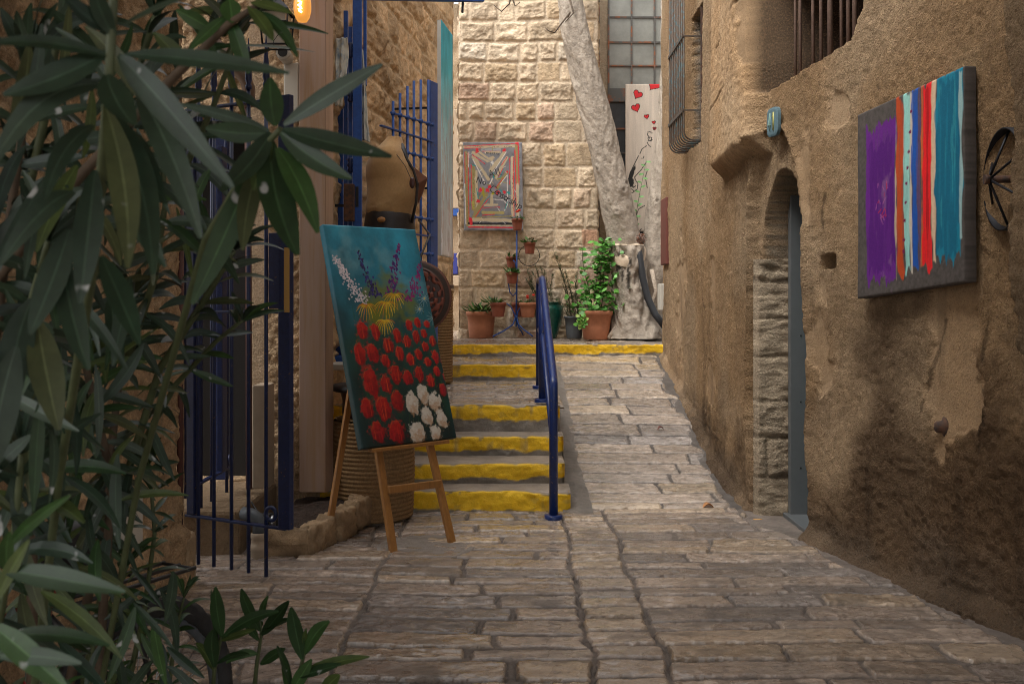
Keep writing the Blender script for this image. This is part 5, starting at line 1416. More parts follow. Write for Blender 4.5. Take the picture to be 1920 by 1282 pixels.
# ---- tooled leather disc --------------------------------------------------
ld = thing('leather_disc', P(778, 557, 7.25), 'round tooled red brown leather bag with a dark scalloped border hanging behind the easel', 'bag')
dc = P(778, 557, 7.25); R_ = .262; nr_, na_ = 60, 180
rr, aa = np.meshgrid(np.linspace(0, 1, nr_), np.linspace(0, 2 * math.pi, na_), indexing='xy')
x = rr * np.cos(aa); z = rr * np.sin(aa)
serr = 1 + .018 * np.abs(np.sin(aa * 45)) * (rr > .97)
pat = np.sin(aa * 12) * np.sin(rr * 30) + .8 * fbm(x * 9, z * 9, 3, 3)
inn = sstep(.80, .77, rr)
relief = .006 * sstep(.0, .35, pat) * inn + .05 * np.sqrt(np.clip(1 - (rr * .97) ** 2, 0, 1)) + .006 * np.exp(-((rr - .80) / .02) ** 2)
col = np.where((rr < .80)[..., None], np.where((pat > .1)[..., None], np.array([.21, .052, .028]), np.array([.045, .016, .012])), np.array([.040, .022, .016]))
col = np.where((np.abs(rr - .80) < .018)[..., None], np.array([.13, .04, .025]), col)
col = np.where((rr > .965)[..., None], np.array([.15, .06, .04]), col)
pos = np.stack([dc[0] + R_ * x * serr, dc[1] - relief + .05, dc[2] + R_ * z * serr * 1.02], -1)
grid_mesh('front', pos, M['brownleather'], ld, col)
pos2 = pos.copy(); pos2[..., 1] = dc[1] + .055 + (relief) * .8
grid_mesh('back', pos2, M['brownleather'], ld, col * .6)
q = MB(); q.tube([dc + [.02, .05, R_ * .98], P(806, 440, 7.9), ra(.72, 2.19)], .008, 8); q.build('strap', M['leather'], ld)

# ---- hanging jeans and cloth ----------------------------------------------
def cloth(name, outline_l, outline_r, Y, amp, mt, label, cat, seed):
    n_ = len(outline_l); m_ = 26; ii = 50
    fl = np.linspace(0, n_ - 1, ii); L_ = np.array(outline_l, float); R2 = np.array(outline_r, float)
    lx = np.interp(fl, range(n_), L_[:, 0]); ly = np.interp(fl, range(n_), L_[:, 1]); rx_ = np.interp(fl, range(n_), R2[:, 0]); ry_ = np.interp(fl, range(n_), R2[:, 1])
    T_ = np.linspace(0, 1, m_); px = lx[:, None] + (rx_ - lx)[:, None] * T_; py = ly[:, None] + (ry_ - ly)[:, None] * T_
    yo = -amp * np.sin(np.pi * T_)[None, :] + .35 * amp * np.sin(T_ * 14 + py * .02 + 2 * fbm(px * .05, py * .02, seed, 3)) + .4 * amp * fbm(px * .1, py * .03, seed + 1, 3)
    Yv_ = Y + yo
    pos = np.stack([(px - 960) * Y / FPX, Yv_, EYE - (py - 560) * Y / FPX], -1)
    o = grid_mesh(name, pos, mt, None, rim=(0, .02, 0)); tag(o, label, cat); return o
cloth('hanging_jeans', [(627, 78), (627, 110), (628, 150), (629, 200)], [(652, 72), (653, 100), (650, 140), (641, 200)], 7.78, .05, M['denim'], 'faded pale denim trousers hanging from the blue shutter beside the brown panel', 'clothing', 3)
cloth('hanging_cloth', [(679, 95), (679, 150), (679, 230), (679, 262)], [(681, 95), (685, 150), (690, 230), (694, 268)], 7.99, .03, M['denim'], 'pale cloth hanging behind the main blue post above the mannequin', 'clothing', 7)
# ================================================================== TREE
tr = thing('old_tree', P(1190, 630, 13.8), 'pale barked tree with leaning trunk and cut stump beside the steel window', 'tree')
rs = np.random.RandomState(8)
def trunk(name, axis, seed, knots=(), nseg=84, step=.018, flare=0.0, amp=.012):
    """axis: list of (px, py, depth, half width in px)"""
    ax = np.array([list(P(a[0], a[1], a[2])) + [a[3] * a[2] / FPX] for a in axis])
    s_ = np.concatenate([[0], np.cumsum(np.linalg.norm(np.diff(ax[:, :3], axis=0), axis=1))])
    n_ = max(8, int(s_[-1] / step)); tt = np.linspace(0, s_[-1], n_)
    # smooth the centre line
    c_ = np.stack([np.interp(tt, s_, ax[:, k]) for k in range(4)], 1)
    ker = np.ones(9) / 9
    for k in range(4):
        pad = np.concatenate([np.full(4, c_[0, k]), c_[:, k], np.full(4, c_[-1, k])]); c_[:, k] = np.convolve(pad, ker, 'valid')
    A_ = np.linspace(0, 2 * math.pi, nseg + 1)
    TT, AA = np.meshgrid(tt, A_, indexing='ij')
    ca, sa = np.cos(AA), np.sin(AA)
    rr = c_[:, 3][:, None] * (1 + .05 * fbm(ca * 1.5 + 5, TT * 1.5 + sa * 1.5, seed, 3)) + amp * fbm(ca * 3 + 9, TT * 6 + sa * 3, seed + 1, 4) + .004 * fbm(ca * 10, TT * 26 + sa * 10, seed + 2, 3)
    for (kz, ka, kr, kh) in knots:
        da = (AA - ka + math.pi) % (2 * math.pi) - math.pi
        dd = np.sqrt(((TT - kz) / kr) ** 2 + (da * c_[:, 3][:, None] / kr) ** 2)
        rr = rr + 1.3 * kh * np.exp(-dd ** 2) - kh * 1.3 * np.exp(-(dd / .4) ** 2)
    if flare: 
        rr = rr * (1 + flare * np.exp(-(s_[-1] - TT) / .22) * (.7 + .5 * np.cos(AA * 5 + 1)) )
    pos = np.stack([c_[:, 0][:, None] + rr * ca, c_[:, 1][:, None] + rr * sa, c_[:, 2][:, None] + 0 * rr], -1)
    col = np.array([.375, .32, .26]) * (1 + .16 * fbm(ca * 3, TT * 5 + sa * 3, seed + 5, 4))[..., None]
    lent = sstep(.35, .7, fbm(ca * 6, TT * 30 + sa * 2, seed + 6, 3))
    col = col * (1 - .28 * lent)[..., None]
    for (kz, ka, kr, kh) in knots:
        da = (AA - ka + math.pi) % (2 * math.pi) - math.pi
        dd = np.sqrt(((TT - kz) / kr) ** 2 + (da * c_[:, 3][:, None] / kr) ** 2)
        col = col * (1 - .40 * np.exp(-(dd / .45) ** 2))[..., None]
    return grid_mesh(name, pos, M['bark'], tr, col, flip=True), c_
FR = -math.pi / 2
trunk('trunk', [(1050, -330, 13.75, 22), (1062, -120, 13.75, 23), (1068, 0, 13.75, 24), (1082, 80, 13.75, 27), (1108, 180, 13.75, 29), (1133, 280, 13.75, 28), (1152, 360, 13.75, 29), (1166, 430, 13.78, 31), (1178, 500, 13.85, 34), (1190, 600, 13.9, 42)], 700,
      [(5.15, FR + .5, .06, .03), (5.3, FR - .6, .05, .02), (5.05, FR + .9, .07, .03), (4.5, FR + .3, .045, .015), (3.7, FR - 1.0, .05, .02), (5.45, FR - .2, .06, .022), (3.0, FR + .9, .05, .02), (2.6, FR + .2, .04, .012), (4.85, FR - .9, .05, .02)])
trunk('trunk', [(1258, -330, 13.95, 14), (1256, -60, 13.95, 15), (1255, 140, 13.95, 16), (1250, 250, 13.95, 18), (1244, 330, 13.95, 22), (1236, 400, 13.95, 25), (1230, 470, 13.95, 29), (1222, 560, 13.95, 34), (1216, 640, 13.95, 42)], 720,
      [(2.85, FR - .2, .07, .03), (3.2, FR + .1, .05, .02), (3.7, FR - .5, .05, .02), (4.6, FR + .2, .06, .02), (5.3, FR - .4, .06, .03), (5.6, FR + .3, .05, .02)], flare=.05)
so2, sc2 = trunk('stump', [(1176, 458, 13.55, 32), (1178, 470, 13.55, 33), (1180, 520, 13.55, 32), (1184, 560, 13.55, 35), (1189, 600, 13.55, 42), (1192, 636, 13.55, 50)], 740, [(.25, FR - .4, .05, -.012), (.5, FR + .1, .06, -.012), (.8, FR, .07, .02), (.95, FR + .8, .07, .025)], flare=.10, amp=.030)
q = MB(); tc2 = sc2[0]
q.lathe([(0, .035), (tc2[3] * .55, .03), (tc2[3] * .95, .012), (tc2[3] * 1.06, -.03), (tc2[3] * 1.0, -.12)], 44, (0, 0, 0), disp=lambda i, a: .010 * math.sin(a * 3 + .4 * i))
for i_, (x, y, z) in enumerate(q.v): q.v[i_] = (tc2[0] + x, tc2[1] + y - z * .1, tc2[2] + z + y * .62 - .03)
q.build('cut_face', mat('sawn_wood', (.60, .48, .35), rough=.8, var=.2, vscale=12, bumps=(('noise', 40, .4, .006),)), so2)
rs_ = random.Random(9)
for (pts, r) in [([(1205, 560), (1213, 590), (1206, 612), (1196, 632)], .03), ([(1165, 600), (1150, 622), (1140, 634)], .035), ([(1215, 600), (1232, 622), (1242, 634)], .035), ([(1180, 610), (1172, 628), (1168, 637)], .03), ([(1222, 505), (1230, 545), (1218, 580), (1210, 610)], .026)]:
    q = MB(); q.tube([P(a, b_, 13.42 - .02 * k) for k, (a, b_) in enumerate(pts)], [r * 1.1, r, r * .9, r * .6][:len(pts)], 12, disp=lambda i, a, p_: .006 * math.sin(a * 4 + i)); q.c = [(.45, .37, .29)] * len(q.v); q.build('root', M['bark'], tr, colored=True)
for k in range(9):                                          # burnt streaks on the stump are inside the bark mesh colours
    pass
me_ = so2.data; ca_ = me_.color_attributes['Col']
nv_ = len(me_.vertices); buf = np.empty(nv_ * 4); ca_.data.foreach_get('color', buf); buf = buf.reshape(-1, 4)
vco = np.empty(nv_ * 3); me_.vertices.foreach_get('co', vco); vco = vco.reshape(-1, 3) + WL[tr.name]
sx_ = 960 + vco[:, 0] * FPX / vco[:, 1]; sy_ = 560 - (vco[:, 2] - EYE) * FPX / vco[:, 1]
dk = np.zeros(nv_)
for (x, y, rx, ry) in [(1162, 488, 3, 18), (1167, 515, 2.5, 12), (1157, 505, 2, 8), (1178, 522, 3.5, 24), (1182, 492, 3, 9), (1172, 480, 2.5, 6)]:
    dk = np.maximum(dk, sstep(1.2, .7, np.hypot((sx_ - x) / rx, (sy_ - y) / ry) + .5 * vn(sx_ * .3, sy_ * .3, 4)))
buf[:, :3] *= (1 - .85 * dk)[:, None]; ca_.data.foreach_set('color', buf.ravel())
# bare twigs from the leaning trunk
for pts in ([(1072, 20, 13.6), (1050, 48, 13.5), (1040, 62, 13.45), (1028, 58, 13.4), (1022, 52, 13.4)], [(1066, -10, 13.6), (1075, 25, 13.5), (1060, 42, 13.4)], [(960, -20, 13.6), (955, 8, 13.6), (940, 22, 13.6), (926, 10, 13.6)], [(955, -20, 13.55), (966, 12, 13.55), (975, 5, 13.5)]):
    q = MB(); q.tube([P(*p_) for p_ in pts], np.linspace(.014, .005, len(pts)), 6); q.build('twig', M['woodstem'], tr)
# black conduit and wire bundle
q = MB(); q.tube([P(1196, 462, 13.40), P(1199, 480, 13.36), (P(1205, 520, 13.33)), P(1215, 560, 13.3), P(1229, 590, 13.25), P(1246, 612, 13.2)], .046, 14)
tag(q.build('black_conduit', M['cable'], None), 'thick black conduit hanging from the bundle of wires down the tree stump', 'pipe')
q = MB(); rs_ = random.Random(3); c_ = P(1202, 448, 13.36)
pts = []
for k in range(160):
    a, b_ = rs_.uniform(0, 6.3), rs_.uniform(-1.4, 1.4); r = .075 * rs_.uniform(.75, 1.0)
    pts.append(c_ + np.array([r * math.cos(a) * math.cos(b_), r * .7 * math.sin(a) * math.cos(b_), r * 1.1 * math.sin(b_)]))
q.tube(pts, .0045, 5); tag(q.build('wire_bundle', mat('copper_and_grey_wire', (.22, .18, .15), rough=.5, alt=((.30, .12, .06), .45, .55), vscale=40), None), 'tangled bundle of copper and grey wires beside the cut stump', 'wires')

# ================================================================== POTS AND PLANTS AT THE BACK
def pot(mb, r0, r1, h, rim=.02, rimh=.06, cen=(0, 0, 0), n=40, sq=None, flute=0):
    dsp = (lambda i, a: flute * (1 if i in (2, 3) else 0) * math.cos(a * 36)) if flute else None
    mb.lathe([(0, 0), (r0 * .94, 0), (r0, .012), (lerp(r0, r1, .5), h * .5), (r1 * .985, h - rimh), (r1 + rim * .8, h - rimh), (r1 + rim, h - rimh * .5), (r1 + rim, h - .008), (r1 + rim - .008, h), (r1 - .012, h), (r1 - .02, h - .04), (r1 - .03, h - .06)], n, cen, disp=dsp, sq=sq)
def soil(parent, r, z, cen=(0, 0, 0), sq=None):
    q = MB(); q.lathe([(r, z), (r * .6, z + .012), (0, z + .015)], 24, cen, sq=sq); return q.build('soil', M['soil'], parent, local=True)
def tuft(mb, rs, cen, n, spread, hgt_, L_, wd, cols, droop=-.01, up=.5):
    for k in range(n):
        a = rs.uniform(0, 6.283); r = spread * math.sqrt(rs.random())
        b_ = np.array(cen) + [r * math.cos(a), r * math.sin(a), hgt_ * rs.random() * (1 - .5 * r / max(spread, 1e-6))]
        d_ = np.array([math.cos(a + rs.gauss(0, .7)), math.sin(a + rs.gauss(0, .7)), rs.uniform(up - .8, up + .4)]); d_ /= np.linalg.norm(d_)
        c_ = rs.choice(cols); l_ = L_ * rs.uniform(.6, 1.2)
        mb.leaf(b_, b_ + d_ * l_, wd * rs.uniform(.7, 1.2), droop=droop, n=3, col=c_, mid=tuple(min(1, x * 1.4) for x in c_), roll=rs.uniform(-.6, .6))
GL = [(.05, .13, .025), (.07, .18, .035), (.035, .09, .02), (.10, .22, .04)]
def potted(name, px, py_base, py_top, wtop, Y, label, cat, material, seed, taper=.78, plant=None, zfix=None, group=None):
    b0_ = P(px, py_base, Y); h = (py_base - py_top) * Y / FPX; r1 = wtop / 2 * Y / FPX
    if zfix is not None: b0_[2] = zfix
    t = thing(name, b0_, label, cat, group)
    q = MB(); pot(q, r1 * taper, r1 * .93, h, rim=r1 * .07, rimh=min(.06, h * .22)); o = q.build('pot', material, t, local=True)
    soil(t, r1 * .88, h - .03)
    if plant: plant(t, h, r1, random.Random(seed))
    return t
def herb(nl, hh, L_, wd, cols=GL, spread=.9, off=(0, 0)):
    def f(t, h, r, rs):
        q = MB(); tuft(q, rs, (off[0], off[1], h - .02), nl, r * spread, hh, L_, wd, cols, up=.55); q.build('foliage', M['leafB'], t, local=True, colored=True)
        q = MB()
        for k in range(3): q.tube([(rs.uniform(-.3, .3) * r, rs.uniform(-.3, .3) * r, h - .04), (rs.uniform(-.4, .4) * r, rs.uniform(-.4, .4) * r, h + hh * .8)], .004, 5)
        q.build('stem', M['stem'], t, local=True)
    return f
def flowered(f, n=4):
    def g_(t, h, r, rs):
        f(t, h, r, rs); q = MB()
        for k in range(n): q.ball((rs.uniform(-.2, .7) * r, rs.uniform(-.8, -.1) * r, h + rs.uniform(.06, .13)), .022, 8, (1, 1, .7))
        q.build('red_flower', mat('red_petal', (.75, .04, .015), rough=.6), t, local=True)
    return g_
ZT = .95
def base_y(px, Y): return 560 - (ZT - EYE) * FPX / Y
potted('terracotta_pot', 902, 0, -50, 57, 13.95, 'large round terracotta pot of trailing greenery against the ashlar wall', 'pot', M['terra'], 1, zfix=ZT, plant=herb(90, .10, .13, .035, spread=.85))
# plant stand
ps_ = thing('plant_stand', (P(969, 0, 13.85)[0], 13.85, ZT), 'tall thin blue wrought iron plant stand with curled legs carrying small brown pots', 'stand')
YS = 13.85
def sp(px, py, dy=0.): return P(px, py, YS + dy)
q = MB(); q.tube([sp(969, 418), sp(969, 520), sp(968, 612)], .012, 10); q.build('pole', M['blue'], ps_)
for pts in ([(968, 590, 0), (962, 608, -.03), (945, 620, -.10), (927, 629, -.16), (924, 631, -.16)], [(968, 590, 0), (972, 608, -.03), (982, 618, -.08), (996, 628, -.14), (999, 631, -.14)], [(968, 595, 0), (972, 612, .05), (978, 622, .12), (981, 628, .15)], ):
    q = MB(); q.tube([sp(a, b_, c_) for a, b_, c_ in pts], .010, 8); q.build('leg', M['blue'], ps_)
for pts in ([(968, 605, 0), (965, 590, -.05), (958, 575, -.1), (950, 569, -.12)], [(968, 608, 0), (971, 585, -.03), (978, 572, -.06), (985, 569, -.08)], [(955, 519, -.04), (953, 530, -.05), (956, 548, -.04), (962, 555, -.02), (968, 548, 0)], [(968, 505, 0), (966, 492, -.03), (962, 488, -.03)], [(969, 440, 0), (969, 428, -.05), (969, 418, -.08)]):
    q = MB(); q.tube([sp(a, b_, c_) for a, b_, c_ in pts], .008, 8); q.build('arm', M['blue'], ps_)
q = MB(); c_ = sp(992, 479); q.tube([c_ + np.array([.145 * math.cos(a), .02 * math.sin(a), .145 * math.sin(a)]) for a in np.linspace(0, 6.283, 40)], .005, 6, cap=False); q.build('ring_arm', M['iron'], ps_)
small = [('small_pot', 970, 432, 410, 22, -.09, 'small brown pot with a red flower at the top of the blue plant stand', 3, flowered(herb(22, .05, .06, .03), 3)),
         ('small_pot', 993, 476, 454, 23, -.06, 'small brown pot in the ring to the right of the plant stand pole', 4, herb(34, .07, .07, .035)),
         ('small_pot', 959, 504, 481, 21, .10, 'small brown pot half hidden behind the pole, above the lowest hanging pot', 5, herb(26, .05, .06, .03)),
         ('small_pot', 960, 532, 510, 23, -.08, 'small brown pot with spreading leaves low on the left of the plant stand pole', 6, herb(46, .06, .10, .035)),
         ('hanging_pot', 934, 594, 567, 31, -.12, 'brown pot of bright herbs held left at the foot of the plant stand', 7, herb(46, .08, .11, .03, off=(-.06, 0))),
         ('hanging_pot', 990, 595, 567, 34, -.08, 'light terracotta pot with a red flower held right at the foot of the plant stand', 8, flowered(herb(26, .06, .06, .03), 3)),
         ('hanging_pot', 973, 594, 567, 30, .12, 'dark brown pot partly hidden between the stand pole and the light terracotta pot', 9, herb(12, .04, .05, .03))]
for (nm, px, pb_, pt_, w_, dy, lab, sd, pl_) in small:
    potted(nm, px, pb_, pt_, w_, YS + dy, lab, 'pot', M['terra'] if sd == 8 else M['terra2'], sd, taper=.72, plant=pl_, group='pots on the blue plant stand')
# green jar
gj = thing('green_jar', (P(1029, 0, 14.0)[0], 13.95, ZT), 'dark green glazed jar with a rosemary bush behind the handrail', 'pot')
q = MB(); q.lathe([(0, 0), (.10, 0), (.115, .02), (.15, .14), (.195, .30), (.205, .38), (.195, .44), (.165, .475), (.175, .49), (.185, .50), (.17, .505), (.15, .49), (.14, .45)], 44); q.build('pot', M['greenjar'], gj, local=True); soil(gj, .14, .46)
def rosemary(t, px_list, h, seed, cx_=0):
    rs = random.Random(seed); q = MB(); s_ = MB()
    for (ox, oy, tx, tz) in px_list:
        pts = [np.array([ox + (tx - ox) * u + .02 * math.sin(u * 5 + ox * 40), oy * (1 - u * .3), h + tz * u]) for u in np.linspace(0, 1, 10)]
        s_.tube(pts, np.linspace(.004, .0015, 10), 5)
        for i in range(int(tz * 260)):
            u = rs.uniform(.06, 1); k = min(8, int(u * 9)); p_ = lerp(pts[k], pts[k + 1], u * 9 - k)
            a = rs.uniform(0, 6.28); d_ = np.array([math.cos(a), math.sin(a), rs.uniform(.2, 1.2)]); d_ /= np.linalg.norm(d_)
            q.leaf(p_, p_ + d_ * rs.uniform(.03, .065), .009, n=2, col=rs.choice([(.13, .17, .085), (.16, .20, .11), (.09, .13, .06)]), mid=(.2, .24, .15))
    s_.build('stem', M['woodstem'], t, local=True); q.build('foliage', M['leafB'], t, local=True, colored=True)
rosemary(gj, [(-.10, .0, -.32, .50), (-.06, .02, -.20, .55), (-.12, .03, -.26, .42), (-.02, 0, -.15, .45), (.02, .03, -.05, .50), (-.08, -.03, -.34, .36), (.05, 0, .04, .42), (-.03, -.04, -.24, .48), (-.05, .04, -.12, .52), (-.09, .0, -.29, .30)], .46, 11)
gb = thing('grey_bucket', (P(1076, 0, 13.8)[0], 13.75, ZT), 'grey plastic bucket of spindly rosemary between the green jar and the ribbed planter', 'pot')
q = MB(); pot(q, .105, .128, .31, rim=.014, rimh=.03); q.build('pot', M['greypot'], gb, local=True); soil(gb, .12, .28)
rosemary(gb, [(-.02, 0, -.26, .92), (0, .02, -.10, .66), (.02, -.02, .05, .62), (.03, 0, .16, .40), (-.03, -.03, -.20, .72), (.04, -.03, .22, .22), (-.05, 0, -.16, .46), (0, -.05, -.02, .35), (.02, -.06, .14, .22), (-.04, -.05, -.28, .28), (.05, -.04, .02, .46), (.06, 0, .10, .3), (-.02, -.03, -.06, .5)], .28, 12)
# ribbed planter
rpl = thing('ribbed_planter', (P(1117, 0, 13.5)[0], 13.5, ZT), 'ribbed square terracotta planter overflowing with a bright green climbing plant beside the stump', 'pot')
q = MB(); q.lathe([(0, 0), (.150, 0), (.158, .012), (.178, .16), (.203, .325), (.217, .33), (.222, .36), (.222, .385), (.210, .39), (.195, .385), (.19, .34)], 80, sq=5.0, disp=lambda i, a: .004 * math.cos(a * 40) if 2 <= i <= 4 else 0); q.build('pot', M['terra'], rpl, local=True); soil(rpl, .19, .35, sq=5.0)
rs = random.Random(21); q = MB(); s_ = MB()
CL = [(.07, .24, .028), (.10, .32, .045), (.045, .16, .02), (.14, .38, .07), (.06, .20, .03)]
for k in range(460):
    u = rs.random() ** 1.1; zz = .36 + 1.0 * u
    cx_ = .0 + .13 * u; sp_ = .27 * (1 - .55 * u)
    b_ = np.array([cx_ + rs.gauss(0, .72) * sp_, rs.gauss(-.04, .5) * sp_, zz])
    a = rs.uniform(0, 6.28); d_ = np.array([math.cos(a), math.sin(a) - .4, rs.uniform(-.5, .3)]); d_ /= np.linalg.norm(d_)
    c_ = rs.choice(CL); q.leaf(b_, b_ + d_ * rs.uniform(.05, .09), rs.uniform(.055, .085), n=4, col=c_, mid=tuple(x * 1.3 for x in c_), nrm=(rs.gauss(0, .5), -.6 + rs.gauss(0, .4), .8))
for (x0, x1, zt) in [(-.05, -.20, 1.30), (.02, .12, 1.38), (.05, .17, 1.25), (-.02, .05, 1.1)]:
    pts = [np.array([lerp(x0, x1, u) + .015 * math.sin(7 * u), -.02, .34 + (zt - .34) * u]) for u in np.linspace(0, 1, 12)]; s_.tube(pts, np.linspace(.007, .003, 12), 5)
    for k in range(26):
        u = rs.uniform(.3, 1); p_ = pts[int(u * 11)]; a = rs.uniform(0, 6.28); d_ = np.array([math.cos(a), math.sin(a), .2]); c_ = rs.choice(CL)
        q.leaf(p_, p_ + d_ * rs.uniform(.04, .08), .06, n=4, col=c_, mid=tuple(x * 1.3 for x in c_), nrm=(rs.gauss(0, .4), -.7, .7))
for k in range(26):
    b_ = np.array([-.20 + rs.gauss(0, .03), -.2, .18 + rs.random() * .18]); d_ = np.array([rs.gauss(0, 1), -.5, rs.gauss(-.3, .5)]); d_ /= np.linalg.norm(d_); c_ = rs.choice([(.30, .42, .10), (.12, .34, .05)])
    q.leaf(b_, b_ + d_ * .06, .06, n=4, col=c_, mid=c_, nrm=(0, -.8, .5))
s_.build('stem', M['stem'], rpl, local=True); q.build('foliage', M['leafB'], rpl, local=True, colored=True)
# climber in front of the heart board
cv = thing('thin_climber', P(1187, 430, 14.2), 'thin vine with sparse green leaves climbing in front of the heart board', 'plant')
q = MB(); s_ = MB(); pts = [P(1187, 440, 14.3), P(1193, 400, 14.3), P(1199, 365, 14.32), P(1206, 330, 14.34), P(1212, 300, 14.36)]; s_.tube(pts, [.006, .005, .004, .003, .002], 5); s_.build('stem', M['stem'], cv)
for k in range(16):
    u = (k + .5) / 16 * 4; i_ = min(3, int(u)); p_ = lerp(pts[i_], pts[i_ + 1], u - i_); sgn = 1 if k % 2 else -1
    q.leaf(p_, p_ + np.array([sgn * .07, -.02, rs.uniform(-.02, .04)]), .05, n=4, col=(.12, .30, .08), mid=(.2, .4, .12), nrm=(0, -.7, .7))
q.build('foliage', M['leafB'], cv, colored=True)

# ================================================================== LEFT SIDE DETAILS
bed = thing('planter_bed', (-1.2, 6.2, 0), 'low rough stone bordered soil bed at the foot of the brown panel', 'planter')
q = MB(); zb_ = .13
nx_, ny_ = 60, 60
U_, V_ = np.meshgrid(np.linspace(0, 1, nx_), np.linspace(0, 1, ny_))
xl_ = -1.46; xr_ = lerp(-1.22, -1.0, V_)
X = lerp(xl_, xr_, U_); Y = lerp(5.80, 6.74, V_)
grid_mesh('soil', np.stack([X, Y, zb_ + .02 * fbm(X * 6, Y * 6, 3, 4) + .03 * V_], -1), M['soil'], bed)
def kerb_stone(p, q_, wdt, h, seed):
    p, q_ = V3(p), V3(q_); L_ = np.linalg.norm(q_ - p); dv = (q_ - p) / L_; nn_ = np.array([dv[1], -dv[0], 0])
    prof = []
    for k in range(36):
        a = 2 * math.pi * k / 36; ca, sa = math.cos(a), math.sin(a); m_ = (abs(ca) ** 9 + abs(sa) ** 9) ** (-1 / 9)
        prof.append((m_ * ca * wdt / 2, h / 2 + m_ * sa * h / 2))
    n_ = int(L_ / .012); pos = np.zeros((n_ + 1, 37, 3)); 
    for i in range(n_ + 1):
        u = i / n_; endr = min(1, (min(u, 1 - u) * L_ / .03) ** .5 * .25 + .78) if min(u, 1 - u) * L_ < .03 else 1
        for k in range(37):
            a_, b_ = prof[k % 36]; pos[i, k] = p + dv * L_ * u + nn_ * a_ * endr + np.array([0, 0, 1.]) * b_ * (endr if b_ > h / 2 else 1)
    d_ = .014 * fbm(pos[..., 0] * 11 + pos[..., 1] * 8, pos[..., 2] * 14 + pos[..., 1] * 5, seed, 5) - .020 * np.abs(fbm(pos[..., 1] * 14, pos[..., 2] * 20, seed + 9, 3))
    ctr = pos.mean(1, keepdims=True); v_ = pos - ctr; v_ /= np.linalg.norm(v_, axis=2, keepdims=True) + 1e-9
    pos = pos + v_ * d_[..., None]; pos[0] = lerp(pos[0], ctr[0], .25); pos[-1] = lerp(pos[-1], ctr[-1], .25)
    c_ = np.array([.29, .20, .118]) * (1 + .4 * fbm(pos[..., 0] * 8, pos[..., 1] * 8 + pos[..., 2] * 9, seed + 2, 4))[..., None]
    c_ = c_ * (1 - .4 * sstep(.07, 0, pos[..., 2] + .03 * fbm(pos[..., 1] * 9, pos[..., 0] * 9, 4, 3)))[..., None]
    b_ = grid_mesh('border_stone', pos, M['ashlar'], bed, c_)
kerb_stone((-1.43, 5.79, -.01), (-1.17, 5.80, -.01), .12, .19, 31)
kerb_stone((-1.215, 5.76, -.01), (-1.12, 6.12, -.01), .13, .19, 32)
kerb_stone((-1.115, 6.13, -.01), (-1.045, 6.40, -.01), .13, .20, 33)
kerb_stone((-1.04, 6.41, -.01), (-.975, 6.66, -.01), .14, .22, 34)
ds = thing('door_step', (-1.75, 6.2, 0), 'worn pale stone doorstep block behind the dark blue gate', 'step')
U_, V_ = np.meshgrid(np.linspace(0, 1, 46), np.linspace(0, 1, 40))
q = MB(); q.box((-2.5, 5.78, -.02), (-1.585, 6.72, .27)); q.c = [(.22, .155, .095)] * len(q.v); q.build('block', M['ashlar'], ds, bevel=.025, colored=True)
sp_ = thing('standpipe', P(485, 1047, 5.74), 'grey plastic drain elbow rising from the paving beside the soil bed', 'pipe')
q = MB(); q.lathe([(.040, 0), (.046, .01), (.046, .05), (.050, .055), (.050, .085), (.044, .09), (.044, .12), (.048, .125), (.048, .15), (.04, .155)], 24, tuple(P(486, 1047, 5.74) * [1, 1, 0])); q.build('collar', M['beige'], sp_)
b_ = P(486, 1047, 5.74)
q = MB(); q.tube([(b_[0], b_[1], .14), (b_[0], b_[1], .20), (b_[0] - .01, b_[1], .235), (b_[0] - .05, b_[1] + .01, .255), (b_[0] - .10, b_[1] + .03, .258)], .038, 18); q.build('elbow', M['greypipe'], sp_)
fl = thing('floodlight', P(500, 985, 5.95), 'small black spotlight lying in the soil bed behind the gate', 'lamp')
b_ = P(503, 978, 5.98); q = MB(); q.tube([b_ + np.array([-.06, .03, .0]), b_ + np.array([-.03, .015, .005]), b_ + np.array([.02, -.01, .0]), b_ + np.array([.03, -.02, 0])], [.028, .05, .055, .056], 18); q.build('housing', M['black'], fl)
q = MB(); q.ball(tuple(b_ + np.array([.032, -.022, 0])), .048, 14, (.4, .8, 1)); q.build('lens', M['chrome'], fl)
q = MB(); q.tube([b_ + np.array([-.04, .03, .01]), b_ + np.array([-.13, .10, .10])], .006, 6); q.build('cable', M['black'], fl)
q = MB(); a_ = P(474, 932, 6.5); b_ = P(501, 722, 6.5); q.hexa([(a_[0], 6.48, a_[2]), (b_[0], 6.48, a_[2] + .05), (b_[0], 6.70, a_[2] + .05), (a_[0], 6.70, a_[2]), (a_[0], 6.48, b_[2]), (b_[0], 6.48, b_[2]), (b_[0], 6.70, b_[2]), (a_[0], 6.70, b_[2])])
tag(q.build('beige_cabinet', M['beige'], None, bevel=.006), 'tall beige box on the plaster beside the dark doorway, seen through the gate', 'cabinet')
q = MB(); q.tube([P(467, 920, 6.45), P(466, 500, 6.45), P(464, 175, 6.45)], .020, 12); tag(q.build('red_downpipe', M['redpipe'], None), 'rust red vertical pipe on the shop front beside the beige box', 'pipe')
dp = thing('brown_downpipe', P(410, 100, 6.3), 'wide brown downpipe slanting across the upper shop front behind the oleander', 'pipe')
q = MB(); q.tube([P(345, 20, 6.35), P(400, 78, 6.35), P(460, 148, 6.38), P(466, 165, 6.40), P(466, 200, 6.43)], .042, 18); q.build('tube', M['brownpipe'], dp)
q = MB(); q.tube([P(397, 75, 6.35), P(404, 82, 6.35)], .048, 18); q.build('joint', M['brownpipe'], dp)
